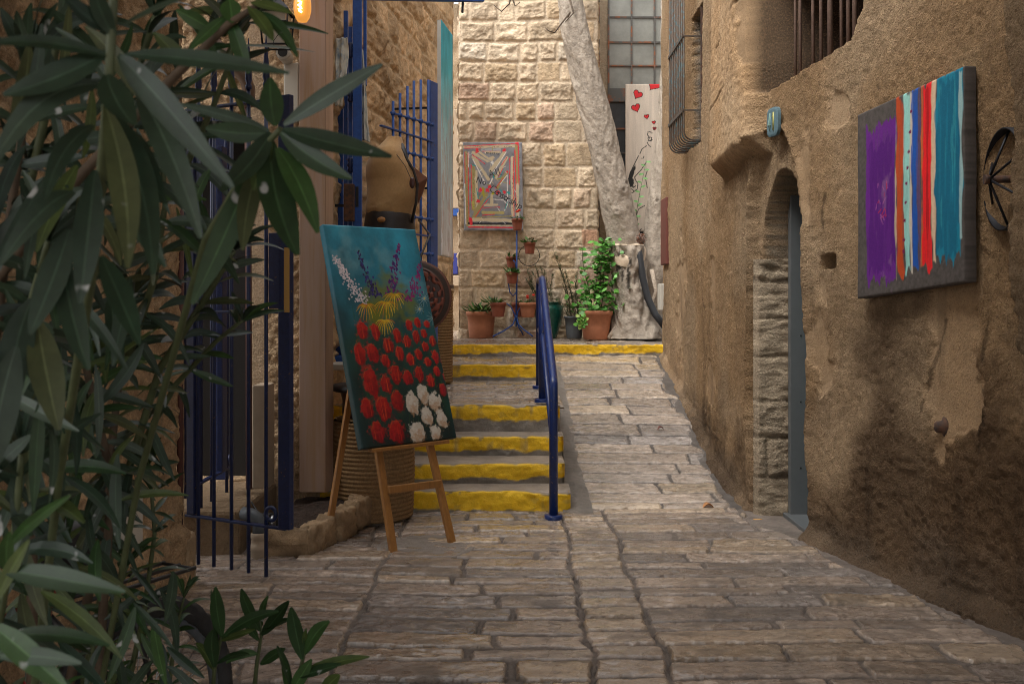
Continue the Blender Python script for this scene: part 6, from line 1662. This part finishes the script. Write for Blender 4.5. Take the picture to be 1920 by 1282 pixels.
q = MB(); q.tube([P(337, 1108, 5.16), P(338, 700, 5.16), P(339, 330, 5.16)], .0165, 12); tag(q.build('corner_pipe', M['redpipe'], None), 'thin rust red pipe running up the corner of the plaster pier', 'pipe')
q = MB(); a_ = P(212, 1010, 4.1); q.box((-1.74, 4.28, .40), (-1.665, 4.50, .64)); tag(q.build('electric_box', M['cream'], None, bevel=.01), 'small cream electric box low on the plaster pier behind the oleander', 'box')
# lantern
ln = thing('wall_lantern', P(518, 60, 6.25), 'black metal wall lantern with leaded glass panes under the glowing bulb', 'lamp')
lc = P(519, 60, 6.22); lw, lh0, lh1 = .088, P(0, 88, 6.22)[2], P(0, 26, 6.22)[2]
for sx in (-1, 1):
    for sy in (-1, 1):
        q = MB(); q.tube([(lc[0] + sx * lw * .82, lc[1] + sy * lw * .82, lh0), (lc[0] + sx * lw, lc[1] + sy * lw, lh1)], .0065, 6); q.build('frame_bar', M['iron'], ln)
for (zz, w_) in ((lh0, .82), (lh1 - .07, .94), (lh1, 1.0)):
    q = MB(); c4 = [(lc[0] + a * lw * w_, lc[1] + b_ * lw * w_, zz) for a, b_ in ((-1, -1), (1, -1), (1, 1), (-1, 1), (-1, -1))]; q.tube(c4, .0065, 6); q.build('frame_ring', M['iron'], ln)
q = MB(); q.lathe([(0, lh0 + .006), (lw * .78 * 1.2, lh0 + .006), (lw * .95 * 1.25, lh1 - .004), (0, lh1 - .004)], 4, (lc[0], lc[1], 0)); 
q2 = MB()
for i, (x, y, z) in enumerate(q.v):
    dx, dy = x - lc[0], y - lc[1]; q.v[i] = (lc[0] + (dx - dy) * .7071, lc[1] + (dx + dy) * .7071, z)
q.sm = [False] * len(q.sm); q.build('glass', M['lampglass'], ln)
q = MB(); yk = lc[1] - lw * .93
zm = (lh0 + lh1) / 2 - .04
for pts in ([(0, .06), (.035, 0), (0, -.06), (-.035, 0), (0, .06)], [(0, .06), (0, .09)], [(0, -.06), (0, -.10)], [(-.035, 0), (-.08, .0)], [(.035, 0), (.08, 0)]):
    q.tube([(lc[0] + a, yk, zm + b_ * .8) for a, b_ in pts], .0028, 5)
q.build('leading', M['iron'], ln)
q = MB(); q.lathe([(lw * 1.55, lh1), (lw * 1.5, lh1 + .012), (lw * .8, lh1 + .06), (lw * .55, lh1 + .075), (lw * .5, lh1 + .12), (lw * .3, lh1 + .16), (0, lh1 + .165)], 4, (lc[0], lc[1], 0))
for i, (x, y, z) in enumerate(q.v):
    dx, dy = x - lc[0], y - lc[1]; q.v[i] = (lc[0] + (dx - dy) * .7071, lc[1] + (dx + dy) * .7071, z)
q.sm = [False] * len(q.sm); q.build('roof', M['iron'], ln)
q = MB(); q.tube([(lc[0], lc[1], lh1 + .15), (lc[0], lc[1] + .1, lh1 + .22), (lc[0] - .05, lc[1] + .35, lh1 + .2), (lc[0] - .08, 6.74, lh1 + .02)], .014, 10); q.build('bracket', M['iron'], ln)
gb_ = thing('glowing_bulb', P(565, 15, 6.35), 'glowing amber filament bulb beside the lantern at the top of the brown panel', 'lamp')
bc = P(567, 12, 6.40); q = MB(); q.lathe([(.0, -.105), (.03, -.10), (.046, -.075), (.056, -.03), (.056, .02), (.046, .075), (.03, .12), (.024, .15), (0, .15)], 28, tuple(bc)); q.build('bulb_glass', M['bulb'], gb_)
q = MB(); q.tube([bc + np.array([.012 * math.cos(k * 1.9), -.073 + .0, -.06 + k * .009]) for k in range(14)], .007, 6); q.build('filament', M['filament'], gb_)
q = MB(); q.lathe([(.03, .13), (.045, .14), (.045, .30), (.0, .31)], 18, tuple(bc)); q.build('socket', M['iron'], gb_)
q = MB(); q.tube([bc + np.array([0, 0, .25]), bc + np.array([0, .2, .28]), bc + np.array([-.05, .34, .2])], .012, 8); q.build('bracket', M['iron'], gb_)
sc3 = thing('security_camera', P(530, 100, 6.5), 'white bullet security camera on the shop front below the lantern', 'camera')
cc_ = P(530, 98, 6.42); q = MB(); q.tube([cc_, cc_ + np.array([-.005, .06, .0]), cc_ + np.array([-.02, .22, .01])], [.044, .046, .042], 22); q.build('housing', M['white'], sc3)
q = MB(); q.tube([cc_ + np.array([0, -.004, 0]), cc_ + np.array([0, .006, 0])], .031, 20); q.build('lens', M['black'], sc3)
q = MB(); q.box((cc_[0] - .04, 6.62, cc_[2] - .35), (cc_[0] + .06, 6.745, cc_[2] - .02)); q.build('mount', M['cream'], sc3, bevel=.008)
# small litter
def dry_leaf(px, py, Y, s, lab, mt, cat, nm, z0=None):
    p_ = P(px, py, Y); rs = random.Random(int(px))
    q = MB(); q.leaf(p_ + [-s / 2, 0, .006], p_ + [s / 2, .02, .012], s * .55, droop=.022, n=6, fold=.7); q.c = [(1, 1, 1)] * len(q.v)
    o = q.build(nm, mt, None); m = o.modifiers.new('thick', 'SOLIDIFY'); m.thickness = .002; tag(o, lab, cat); return o
dry_leaf(1328, 955, 7.1, .085, 'curled orange brown dry leaf lying at the foot of the ramp', M['deadleaf'], 'leaf', 'fallen_leaf')
dry_leaf(1239, 807, 9.25, .06, 'dark dry leaf lying halfway up the ramp paving', M['reddish'], 'leaf', 'fallen_leaf')
q = MB(); c_ = P(1421, 977, 6.72); q.tube([c_ + [-.03, 0, .01], c_ + [.03, .008, .01]], .006, 8); tag(q.build('cigarette_end', mat('cigarette_paper', (.62, .33, .08), rough=.8), None), 'orange cigarette end on the paving near the doorway', 'litter')
q = MB(); q.tube([P(1747, 1107, 5.08) + [0, 0, .02], P(1765, 1108, 5.06) + [0, 0, .02], P(1780, 1113, 5.03) + [0, 0, .02], P(1790, 1122, 4.98) + [0, 0, .015]], .016, 12); tag(q.build('pipe_stub', M['cream'], None), 'short pale curved pipe stub at the foot of the right wall', 'pipe')
q = MB(); c_ = np.array([-.52, 5.98, 0]); q.lathe([(.30, .000), (.295, .0125), (.262, .0135), (.257, .0085), (.248, .0085), (.243, .013), (.10, .0125), (.0, .0115)], 56, tuple(c_), disp=lambda i, a: .006 * math.sin(a * 5 + 1) + .004 * math.sin(a * 13)); o = q.build('manhole_cover', M['paving'], None); 
at = o.data.color_attributes.new('Col', 'FLOAT_COLOR', 'POINT'); at.data.foreach_set('color', np.tile([.235, .20, .17, 1], len(o.data.vertices)))
at = o.data.attributes.new('rough', 'FLOAT', 'POINT'); at.data.foreach_set('value', np.full(len(o.data.vertices), .75))
tag(o, 'round concrete manhole cover under the front legs of the easel', 'manhole cover')

# ================================================================== BICYCLE
bi = thing('parked_bicycle', (-1.2, 2.7, 0), 'dark bicycle with a rear rack parked half hidden in the oleander at bottom left', 'bicycle')
rw = np.array([-1.02, 2.74, .335]); hd = V3((-.46, -.89, 0)); hd /= np.linalg.norm(hd); zz = np.array([0, 0, 1.]); sdv = np.cross(hd, zz)
def bp(a, z, s=0.): return rw + hd * a + zz * (z - .335) + sdv * s
def wheel(c_):
    n = 120
    w_ = None
    q = MB(); pts = [c_ + (hd * math.cos(a) + zz * math.sin(a)) * .308 for a in np.linspace(0, 2 * math.pi, n + 1)]
    q.tube(pts, .026, 14, cap=False, disp=lambda i, a, p_: .007 * (1 if (i % 4 < 2) ^ (int(a * 3) % 2 == 0) else 0)); w_ = q.build('wheel', M['tyre'], bi)
    q = MB(); pts = [c_ + (hd * math.cos(a) + zz * math.sin(a)) * .275 for a in np.linspace(0, 2 * math.pi, 61)]; q.tube(pts, .014, 8, cap=False); q.build('rim', M['greypipe'], w_)
    for k in range(20):
        a = 2 * math.pi * k / 20; q = MB(); q.tube([c_ + sdv * (.03 if k % 2 else -.03), c_ + (hd * math.cos(a) + zz * math.sin(a)) * .275], .0016, 4); q.build('spoke', M['chrome'], w_)
    q = MB(); q.tube([c_ - sdv * .05, c_ + sdv * .05], .022, 12); q.build('hub', M['chrome'], w_)
wheel(rw); wheel(bp(1.04, .335))
def btube(nm, p_, q_, r, m_): 
    q = MB(); q.tube([p_, q_], r, 10); return q.build(nm, m_, bi)
bb = bp(.42, .29); seat = bp(.28, .80); head = bp(.86, .80); headl = bp(.885, .66)
btube('seat_tube', bb, seat, .016, M['red']); btube('top_tube', bp(.30, .74), head, .016, M['red']); btube('down_tube', bb, headl, .019, M['red']); btube('head_tube', headl, bp(.85, .84), .02, M['red'])
for s in (-.06, .06):
    btube('chain_stay', bb, bp(0, .335, s), .009, M['black']); btube('seat_stay', bp(.30, .72), bp(0, .335, s), .009, M['black']); btube('fork', headl, bp(1.04, .335, s), .011, M['black']); btube('rack_stay', bp(0, .36, s * 1.2), bp(.10, .735, s), .007, M['black'])
for s in (-.06, 0, .06): btube('rack_rail', bp(-.14, .735, s), bp(.30, .74, s), .006, M['black'])
for a in (-.13, .0, .14, .26): btube('rack_rung', bp(a, .735, -.06), bp(a, .735, .06), .005, M['black'])
q = MB(); q.tube([bp(.16, .86), bp(.22, .88), bp(.30, .885), bp(.42, .88)], [.05, .075, .055, .022], 14); q.build('saddle', M['black'], bi)
btube('seat_post', seat, bp(.265, .86), .012, M['chrome']); btube('stem', bp(.85, .84), bp(.88, .96), .013, M['chrome']); btube('handlebar', bp(.88, .97, -.30), bp(.88, .97, .30), .012, M['chrome'])
q = MB(); q.tube([bb - sdv * .07, bb + sdv * .07], .02, 12); q.build('bottom_bracket', M['chrome'], bi)
for s in (-1, 1): btube('crank', bb + sdv * .07 * s, bb + sdv * .075 * s + (hd * .10 - zz * .13) * s, .01, M['chrome'])
q = MB(); q.tube([bp(.10, .70, .05), bp(.0, .62, .07), bp(-.1, .5, .06), bp(-.02, .42, .06)], .004, 6); q.build('cable', M['black'], bi)

# ================================================================== OLEANDER
ol = thing('oleander_bush', (-1.2, 2.0, 0), 'large dark green oleander bush with long leaves filling the left foreground', 'bush')
rs = random.Random(17)
LA = [(.016, .034, .018), (.021, .040, .022), (.012, .028, .016), (.030, .050, .030), (.014, .031, .015), (.018, .036, .020), (.048, .058, .022)]
LG = [(.018, .046, .012), (.028, .066, .016), (.015, .038, .012), (.050, .074, .018)]
def lm(c_): return tuple(x * 2.1 + .012 for x in c_)
fo = MB()
def hero(x0, y0, d0, x1, y1, d1, wpx, droop=0.0, cols=LA, roll=None, nn=8, mb=None):
    """a leaf from base to tip; wpx is its width in photograph pixels at its own depth"""
    b_, t_ = P(x0, y0, d0), P(x1, y1, d1); c_ = rs.choice(cols)
    view = -(b_ + t_) / 2 + np.array([0, 0, EYE]); view /= np.linalg.norm(view)
    nrm = view + np.array([rs.gauss(0, .25), rs.gauss(0, .2), .45 + rs.gauss(0, .2)])
    (mb or fo).leaf(b_, t_, wpx * (d0 + d1) / 2 / FPX * 0.98, droop=droop, n=nn, col=c_, mid=lm(c_), nrm=tuple(nrm), roll=roll or rs.gauss(0, .15))
d1 = 1.0
for h_ in [(208, 108, 1.0, -30, 82, .92, 30, .01), (200, 98, 1.0, 5, 172, .95, 58, .0), (196, 160, 1.02, -20, 320, .95, 52, .02), (175, 235, 1.05, 82, 385, 1.0, 40, .01), (200, 140, .98, 252, 240, .95, 62, .0), (222, 104, 1.0, 412, 340, .92, 58, .02), (235, 102, 1.0, 548, 148, .95, 42, .012), (258, 175, 1.03, 372, 432, .98, 56, .015), (236, 240, 1.05, 312, 385, 1.0, 48, .01), (198, 200, 1.0, 240, 505, .93, 56, .0), (205, 205, 1.02, 285, 525, .96, 60, .01), (178, 320, 1.05, 150, 560, 1.0, 54, .0), (140, 360, 1.1, 0, 500, 1.05, 46, .02), (130, 430, 1.1, 55, 625, 1.05, 55, .0), (118, 480, 1.1, 165, 690, 1.05, 50, .0), (205, 60, 1.0, 105, -15, .95, 36, .0), (225, 50, 1.0, 350, -10, .95, 40, .0), (215, 70, 1.0, 170, -40, .97, 36, .0), (190, 480, 1.1, 262, 640, 1.05, 50, 0), (60, 560, 1.2, 20, 760, 1.15, 60, 0), (70, 600, 1.2, 110, 800, 1.15, 62, 0), (30, 650, 1.15, -10, 900, 1.1, 70, 0), (150, 150, 1.1, 30, 240, 1.05, 34, .01), (240, 330, 1.05, 310, 500, 1.0, 44, 0)]:
    hero(*h_)
for h_ in [(532, 234, 1.25, 707, 117, 1.2, 40, .008), (530, 243, 1.25, 742, 312, 1.18, 48, .008), (526, 248, 1.25, 657, 334, 1.2, 42, .0), (506, 262, 1.27, 556, 482, 1.22, 68, .0), (520, 278, 1.25, 598, 425, 1.2, 50, .006), (508, 248, 1.27, 414, 366, 1.22, 46, .0), (505, 245, 1.27, 335, 195, 1.25, 24, .0), (516, 236, 1.26, 505, 145, 1.24, 46, .0), (500, 250, 1.27, 385, 240, 1.25, 40, .0), (510, 262, 1.27, 478, 360, 1.25, 36, 0), (488, 300, 1.3, 455, 470, 1.25, 40, 0), (470, 320, 1.3, 360, 570, 1.28, 50, 0)]:
    hero(*h_, cols=LG if rs.random() < .5 else LA)
for h_ in [(482, 22, 1.35, 556, 98, 1.32, 26, .005), (465, 12, 1.35, 512, 85, 1.32, 28, .0), (432, 35, 1.38, 470, 142, 1.35, 32, 0), (425, 30, 1.38, 352, 98, 1.35, 22, 0), (410, 35, 1.4, 420, 66, 1.38, 46, 0), (470, 5, 1.35, 545, 20, 1.33, 26, 0), (430, 0, 1.38, 435, 42, 1.36, 40, 0), (395, 55, 1.4, 330, 20, 1.38, 30, 0), (350, 130, 1.45, 290, 60, 1.42, 34, 0), (380, 100, 1.42, 425, 30, 1.4, 26, 0)]:
    hero(*h_, cols=LG)
# bottom left leaves
for h_ in [(5, 1068, 1.1, 232, 1108, 1.02, 46, .01), (-20, 1168, 1.05, 118, 1290, 1.0, 50, .0), (0, 1195, 1.1, 202, 1205, 1.05, 36, .01), (10, 1030, 1.15, 125, 935, 1.12, 24, .0), (62, 925, 1.5, 158, 992, 1.45, 38, .005), (85, 884, 1.6, 226, 880, 1.55, 30, .01), (232, 888, 1.9, 318, 892, 1.88, 14, .01), (-10, 1130, 1.1, 60, 1010, 1.08, 30, .0), (15, 1075, 1.15, 20, 990, 1.12, 30, 0), (0, 1230, 1.05, 160, 1245, 1.0, 34, .01)]:
    hero(*h_, cols=LG)
# filler: leaf clusters deeper in the bush, hanging tips down
for (cx0, cy0, rx0, ry0, dA, dB, n_) in [(80, 330, 110, 120, 1.25, 1.7, 22), (60, 560, 90, 150, 1.3, 1.8, 24), (160, 640, 90, 130, 1.5, 2.0, 20), (60, 800, 90, 130, 1.3, 1.8, 24), (150, 830, 80, 120, 1.6, 2.2, 18), (255, 560, 60, 120, 1.7, 2.2, 14), (90, 60, 110, 80, 1.2, 1.7, 20), (300, 170, 80, 110, 1.5, 2.0, 16), (300, 40, 90, 60, 1.4, 1.9, 14), (380, 400, 60, 90, 1.6, 2.0, 10), (240, 320, 60, 100, 1.4, 1.8, 12), (40, 980, 80, 110, 1.3, 1.8, 18), (130, 1010, 70, 90, 1.9, 2.3, 10), (60, 1180, 90, 90, 1.4, 2.0, 14), (180, 1200, 90, 80, 2.1, 2.6, 14), (270, 760, 40, 100, 2.0, 2.3, 8), (230, 1120, 110, 80, 2.0, 2.35, 22), (150, 1000, 90, 90, 1.7, 2.2, 14), (300, 1230, 70, 60, 2.1, 2.4, 12)]:
    for k in range(n_):
        x0, y0, dd_ = rs.gauss(cx0, rx0 * .55), rs.gauss(cy0, ry0 * .55), rs.uniform(dA, dB)
        a = rs.gauss(math.pi / 2, .75); L_ = rs.uniform(.10, .165) * FPX / dd_
        x1, y1 = x0 + L_ * math.cos(a) * .9, y0 + L_ * math.sin(a)
        if max(x0, x1) > 470 or (max(x0, x1) > 425 and y0 < 260) or rs.random() < (.36 if y0 < 720 else .44): continue
        if 235 < max(x0, x1) < 345 and 380 < y0 < 950 and rs.random() < .5: continue
        hero(x0, y0, dd_, x1, y1, dd_ + rs.uniform(-.09, .04), rs.uniform(.013, .027) * FPX / dd_, rs.uniform(0, .012), LG if rs.random() < .3 else LA, nn=6)
# stems with whorls
def whorl(p_, n, L_, wd, up_, cols, ax=np.array([0, 0, 1.])):
    ph = rs.uniform(0, 6.28); vw = np.array([0, 0, EYE]) - p_; vw /= np.linalg.norm(vw)
    for k in range(n):
        a = ph + 6.283 * k / n + rs.gauss(0, .25)
        d_ = np.array([math.cos(a), math.sin(a), 0]) * math.cos(up_) + ax * math.sin(up_) + np.array([rs.gauss(0, .12), rs.gauss(0, .12), rs.gauss(0, .15)])
        d_ /= np.linalg.norm(d_); l_ = L_ * rs.uniform(.75, 1.15); c_ = rs.choice(cols)
        fo.leaf(p_, p_ + d_ * l_, wd * rs.uniform(.8, 1.15), droop=.02 * rs.random(), n=6, col=c_, mid=lm(c_), roll=rs.gauss(0, .25), nrm=tuple(vw * .8 + np.array([rs.gauss(0, .35), rs.gauss(0, .3), .6])))
def shoot(pts, r0, r1, lf=.14, wd=.022, cols=LA, dens=.055, start=.45, tipn=7, mt='stem'):
    pw = [P(*p_) for p_ in pts]
    q = MB(); fine = []
    for i in range(len(pw) - 1):
        for u in np.linspace(0, 1, 6, endpoint=False): fine.append(lerp(pw[i], pw[i + 1], u))
    fine.append(pw[-1]); q.tube(fine, np.linspace(r0, r1, len(fine)), 8); q.build('stem', M[mt], ol)
    L_ = [0]
    for a, b_ in zip(fine[:-1], fine[1:]): L_.append(L_[-1] + np.linalg.norm(b_ - a))
    s_ = L_[-1] * start
    while s_ < L_[-1]:
        k = max(0, np.searchsorted(L_, s_) - 1); u = (s_ - L_[k]) / max(1e-6, L_[k + 1] - L_[k]); p_ = lerp(fine[k], fine[k + 1], u)
        t_ = s_ / L_[-1]; ax = fine[min(k + 1, len(fine) - 1)] - fine[k]; ax /= np.linalg.norm(ax) + 1e-9
        whorl(p_, 3, lf, wd, lerp(-.9, .5, (t_ - start) / (1 - start)), cols, ax); s_ += dens * rs.uniform(.8, 1.2)
    if tipn: whorl(fine[-1], tipn, lf * .8, wd * .9, .9, cols, ax)
shoot([(40, 1500, 1.7), (110, 900, 1.45), (175, 500, 1.12), (205, 140, 1.0), (216, -60, 1.0)], .007, .0045, tipn=0, start=2)
shoot([(150, 1500, 2.3), (260, 900, 1.9), (385, 450, 1.45), (470, 305, 1.3), (526, 242, 1.25)], .007, .004, tipn=0, start=2)
shoot([(-150, 700, 1.6), (150, 330, 1.5), (330, 140, 1.42), (430, 45, 1.37), (480, 12, 1.35)], .010, .004, tipn=0, start=2, mt='woodstem')
shoot([(150, 1320, 2.5), (235, 900, 2.35), (300, 690, 2.25), (385, 560, 2.18), (438, 470, 2.12)], .011, .006, lf=.115, wd=.020, cols=LG + LA, dens=.05, start=.40, tipn=9)
shoot([(240, 880, 2.4), (330, 720, 2.35), (405, 640, 2.3), (455, 600, 2.28)], .008, .004, lf=.10, wd=.018, cols=LA + LG, start=.4, tipn=5)
shoot([(120, 1330, 2.4), (190, 1000, 2.3), (225, 700, 2.25), (250, 560, 2.2)], .013, .006, lf=.13, start=.5, mt='woodstem')
shoot([(60, 1330, 2.0), (60, 900, 1.85), (40, 600, 1.75), (50, 330, 1.7)], .012, .005, start=.35, mt='woodstem')
shoot([(-60, 1300, 1.7), (-30, 800, 1.6), (20, 400, 1.55), (60, 120, 1.5)], .012, .005, start=.4, mt='woodstem')
shoot([(180, 1330, 2.2), (210, 900, 2.05), (150, 640, 1.95), (120, 430, 1.9)], .011, .005, start=.4, mt='woodstem')
shoot([(230, 700, 2.2), (290, 520, 2.05), (310, 380, 2.0), (300, 240, 1.95)], .009, .004, start=.2)
shoot([(120, 600, 1.9), (200, 330, 1.8), (250, 160, 1.75), (290, 30, 1.7)], .009, .004, start=.2)
shoot([(20, 500, 1.7), (80, 240, 1.65), (110, 60, 1.6), (120, -40, 1.6)], .009, .004, start=.2)
shoot([(-50, 900, 1.6), (10, 700, 1.5), (60, 560, 1.45), (90, 450, 1.42)], .009, .004, start=.1)
shoot([(80, 1200, 2.1), (110, 1000, 2.05), (150, 820, 2.0), (170, 700, 2.0)], .009, .004, start=.05, cols=LG + LA)
shoot([(-40, 1350, 1.5), (0, 1150, 1.45), (30, 980, 1.4), (40, 850, 1.38)], .009, .004, start=.2)
shoot([(230, 1330, 2.5), (270, 1150, 2.45), (290, 1000, 2.42), (280, 870, 2.4)], .008, .004, lf=.09, wd=.015, cols=LG, start=.05)
shoot([(150, 1400, 2.3), (170, 1230, 2.25), (210, 1120, 2.22), (240, 1060, 2.2)], .007, .003, lf=.10, wd=.015, cols=LG, start=.05)
shoot([(300, 1400, 2.6), (320, 1260, 2.55), (330, 1180, 2.52), (345, 1120, 2.5)], .007, .003, lf=.09, wd=.013, cols=LG, start=.02)
shoot([(420, 120, 1.9), (450, 60, 1.85), (480, 10, 1.8), (500, -40, 1.8)], .007, .003, start=0, cols=LG)
shoot([(340, 330, 2.0), (400, 200, 1.9), (430, 120, 1.85), (440, 60, 1.82)], .007, .003, start=.1, cols=LG + LA)
fo.build('foliage', M['leafA'], ol, colored=True)
# seedling shoots at the bottom edge
def seedling(base, stems, leaves, lab):
    t = thing('oleander_shoot', P(*base), lab, 'plant', 'young oleander shoots at the bottom edge')
    for pts in stems:
        q = MB(); q.tube([P(*p_) for p_ in pts], np.linspace(.0065, .003, len(pts)), 8); q.build('stem', M['stem'], t)
    q = MB()
    for (x0, y0, x1, y1, d_, wpx) in leaves: hero(x0, y0, d_, x1, y1, d_ - .04, wpx, .006, LG, mb=q, nn=8)
    q.build('foliage', M['leafA'], t, colored=True)
seedling((478, 1300, 2.6), [[(475, 1310, 2.6), (482, 1240, 2.58), (490, 1190, 2.56), (486, 1150, 2.55)]],
    [(487, 1182, 452, 1100, 2.55, 22), (490, 1190, 548, 1124, 2.55, 26), (492, 1180, 552, 1158, 2.55, 15), (485, 1200, 458, 1160, 2.55, 16), (488, 1245, 540, 1212, 2.56, 20), (484, 1225, 425, 1240, 2.57, 18), (489, 1180, 500, 1120, 2.56, 14)], 'young oleander shoot with upright leaves standing in the middle of the bottom left seedlings')
seedling((400, 1300, 2.5), [[(398, 1310, 2.5), (402, 1255, 2.48), (414, 1195, 2.46), (418, 1170, 2.45)]],
    [(416, 1192, 404, 1100, 2.45, 28), (416, 1195, 520, 1145, 2.45, 24), (415, 1200, 482, 1180, 2.45, 14), (410, 1210, 394, 1110, 2.47, 8), (402, 1250, 400, 1180, 2.47, 30), (400, 1255, 362, 1205, 2.47, 20), (404, 1245, 470, 1228, 2.47, 16)], 'young oleander shoot with a tall pointed leaf beside the bicycle tyre')
seedling((560, 1300, 2.4), [[(550, 1310, 2.4), (560, 1270, 2.38), (572, 1215, 2.36), (574, 1190, 2.35)]],
    [(566, 1235, 548, 1132, 2.36, 30), (572, 1225, 612, 1165, 2.35, 30), (562, 1262, 690, 1228, 2.36, 22), (560, 1268, 640, 1245, 2.36, 24), (548, 1290, 520, 1210, 2.37, 24), (545, 1300, 580, 1240, 2.37, 26), (570, 1215, 575, 1180, 2.36, 10), (540, 1300, 530, 1235, 2.38, 14), (600, 1300, 640, 1262, 2.36, 26)], 'young oleander shoot with long drooping leaves farthest right at the bottom edge')
#MORE#
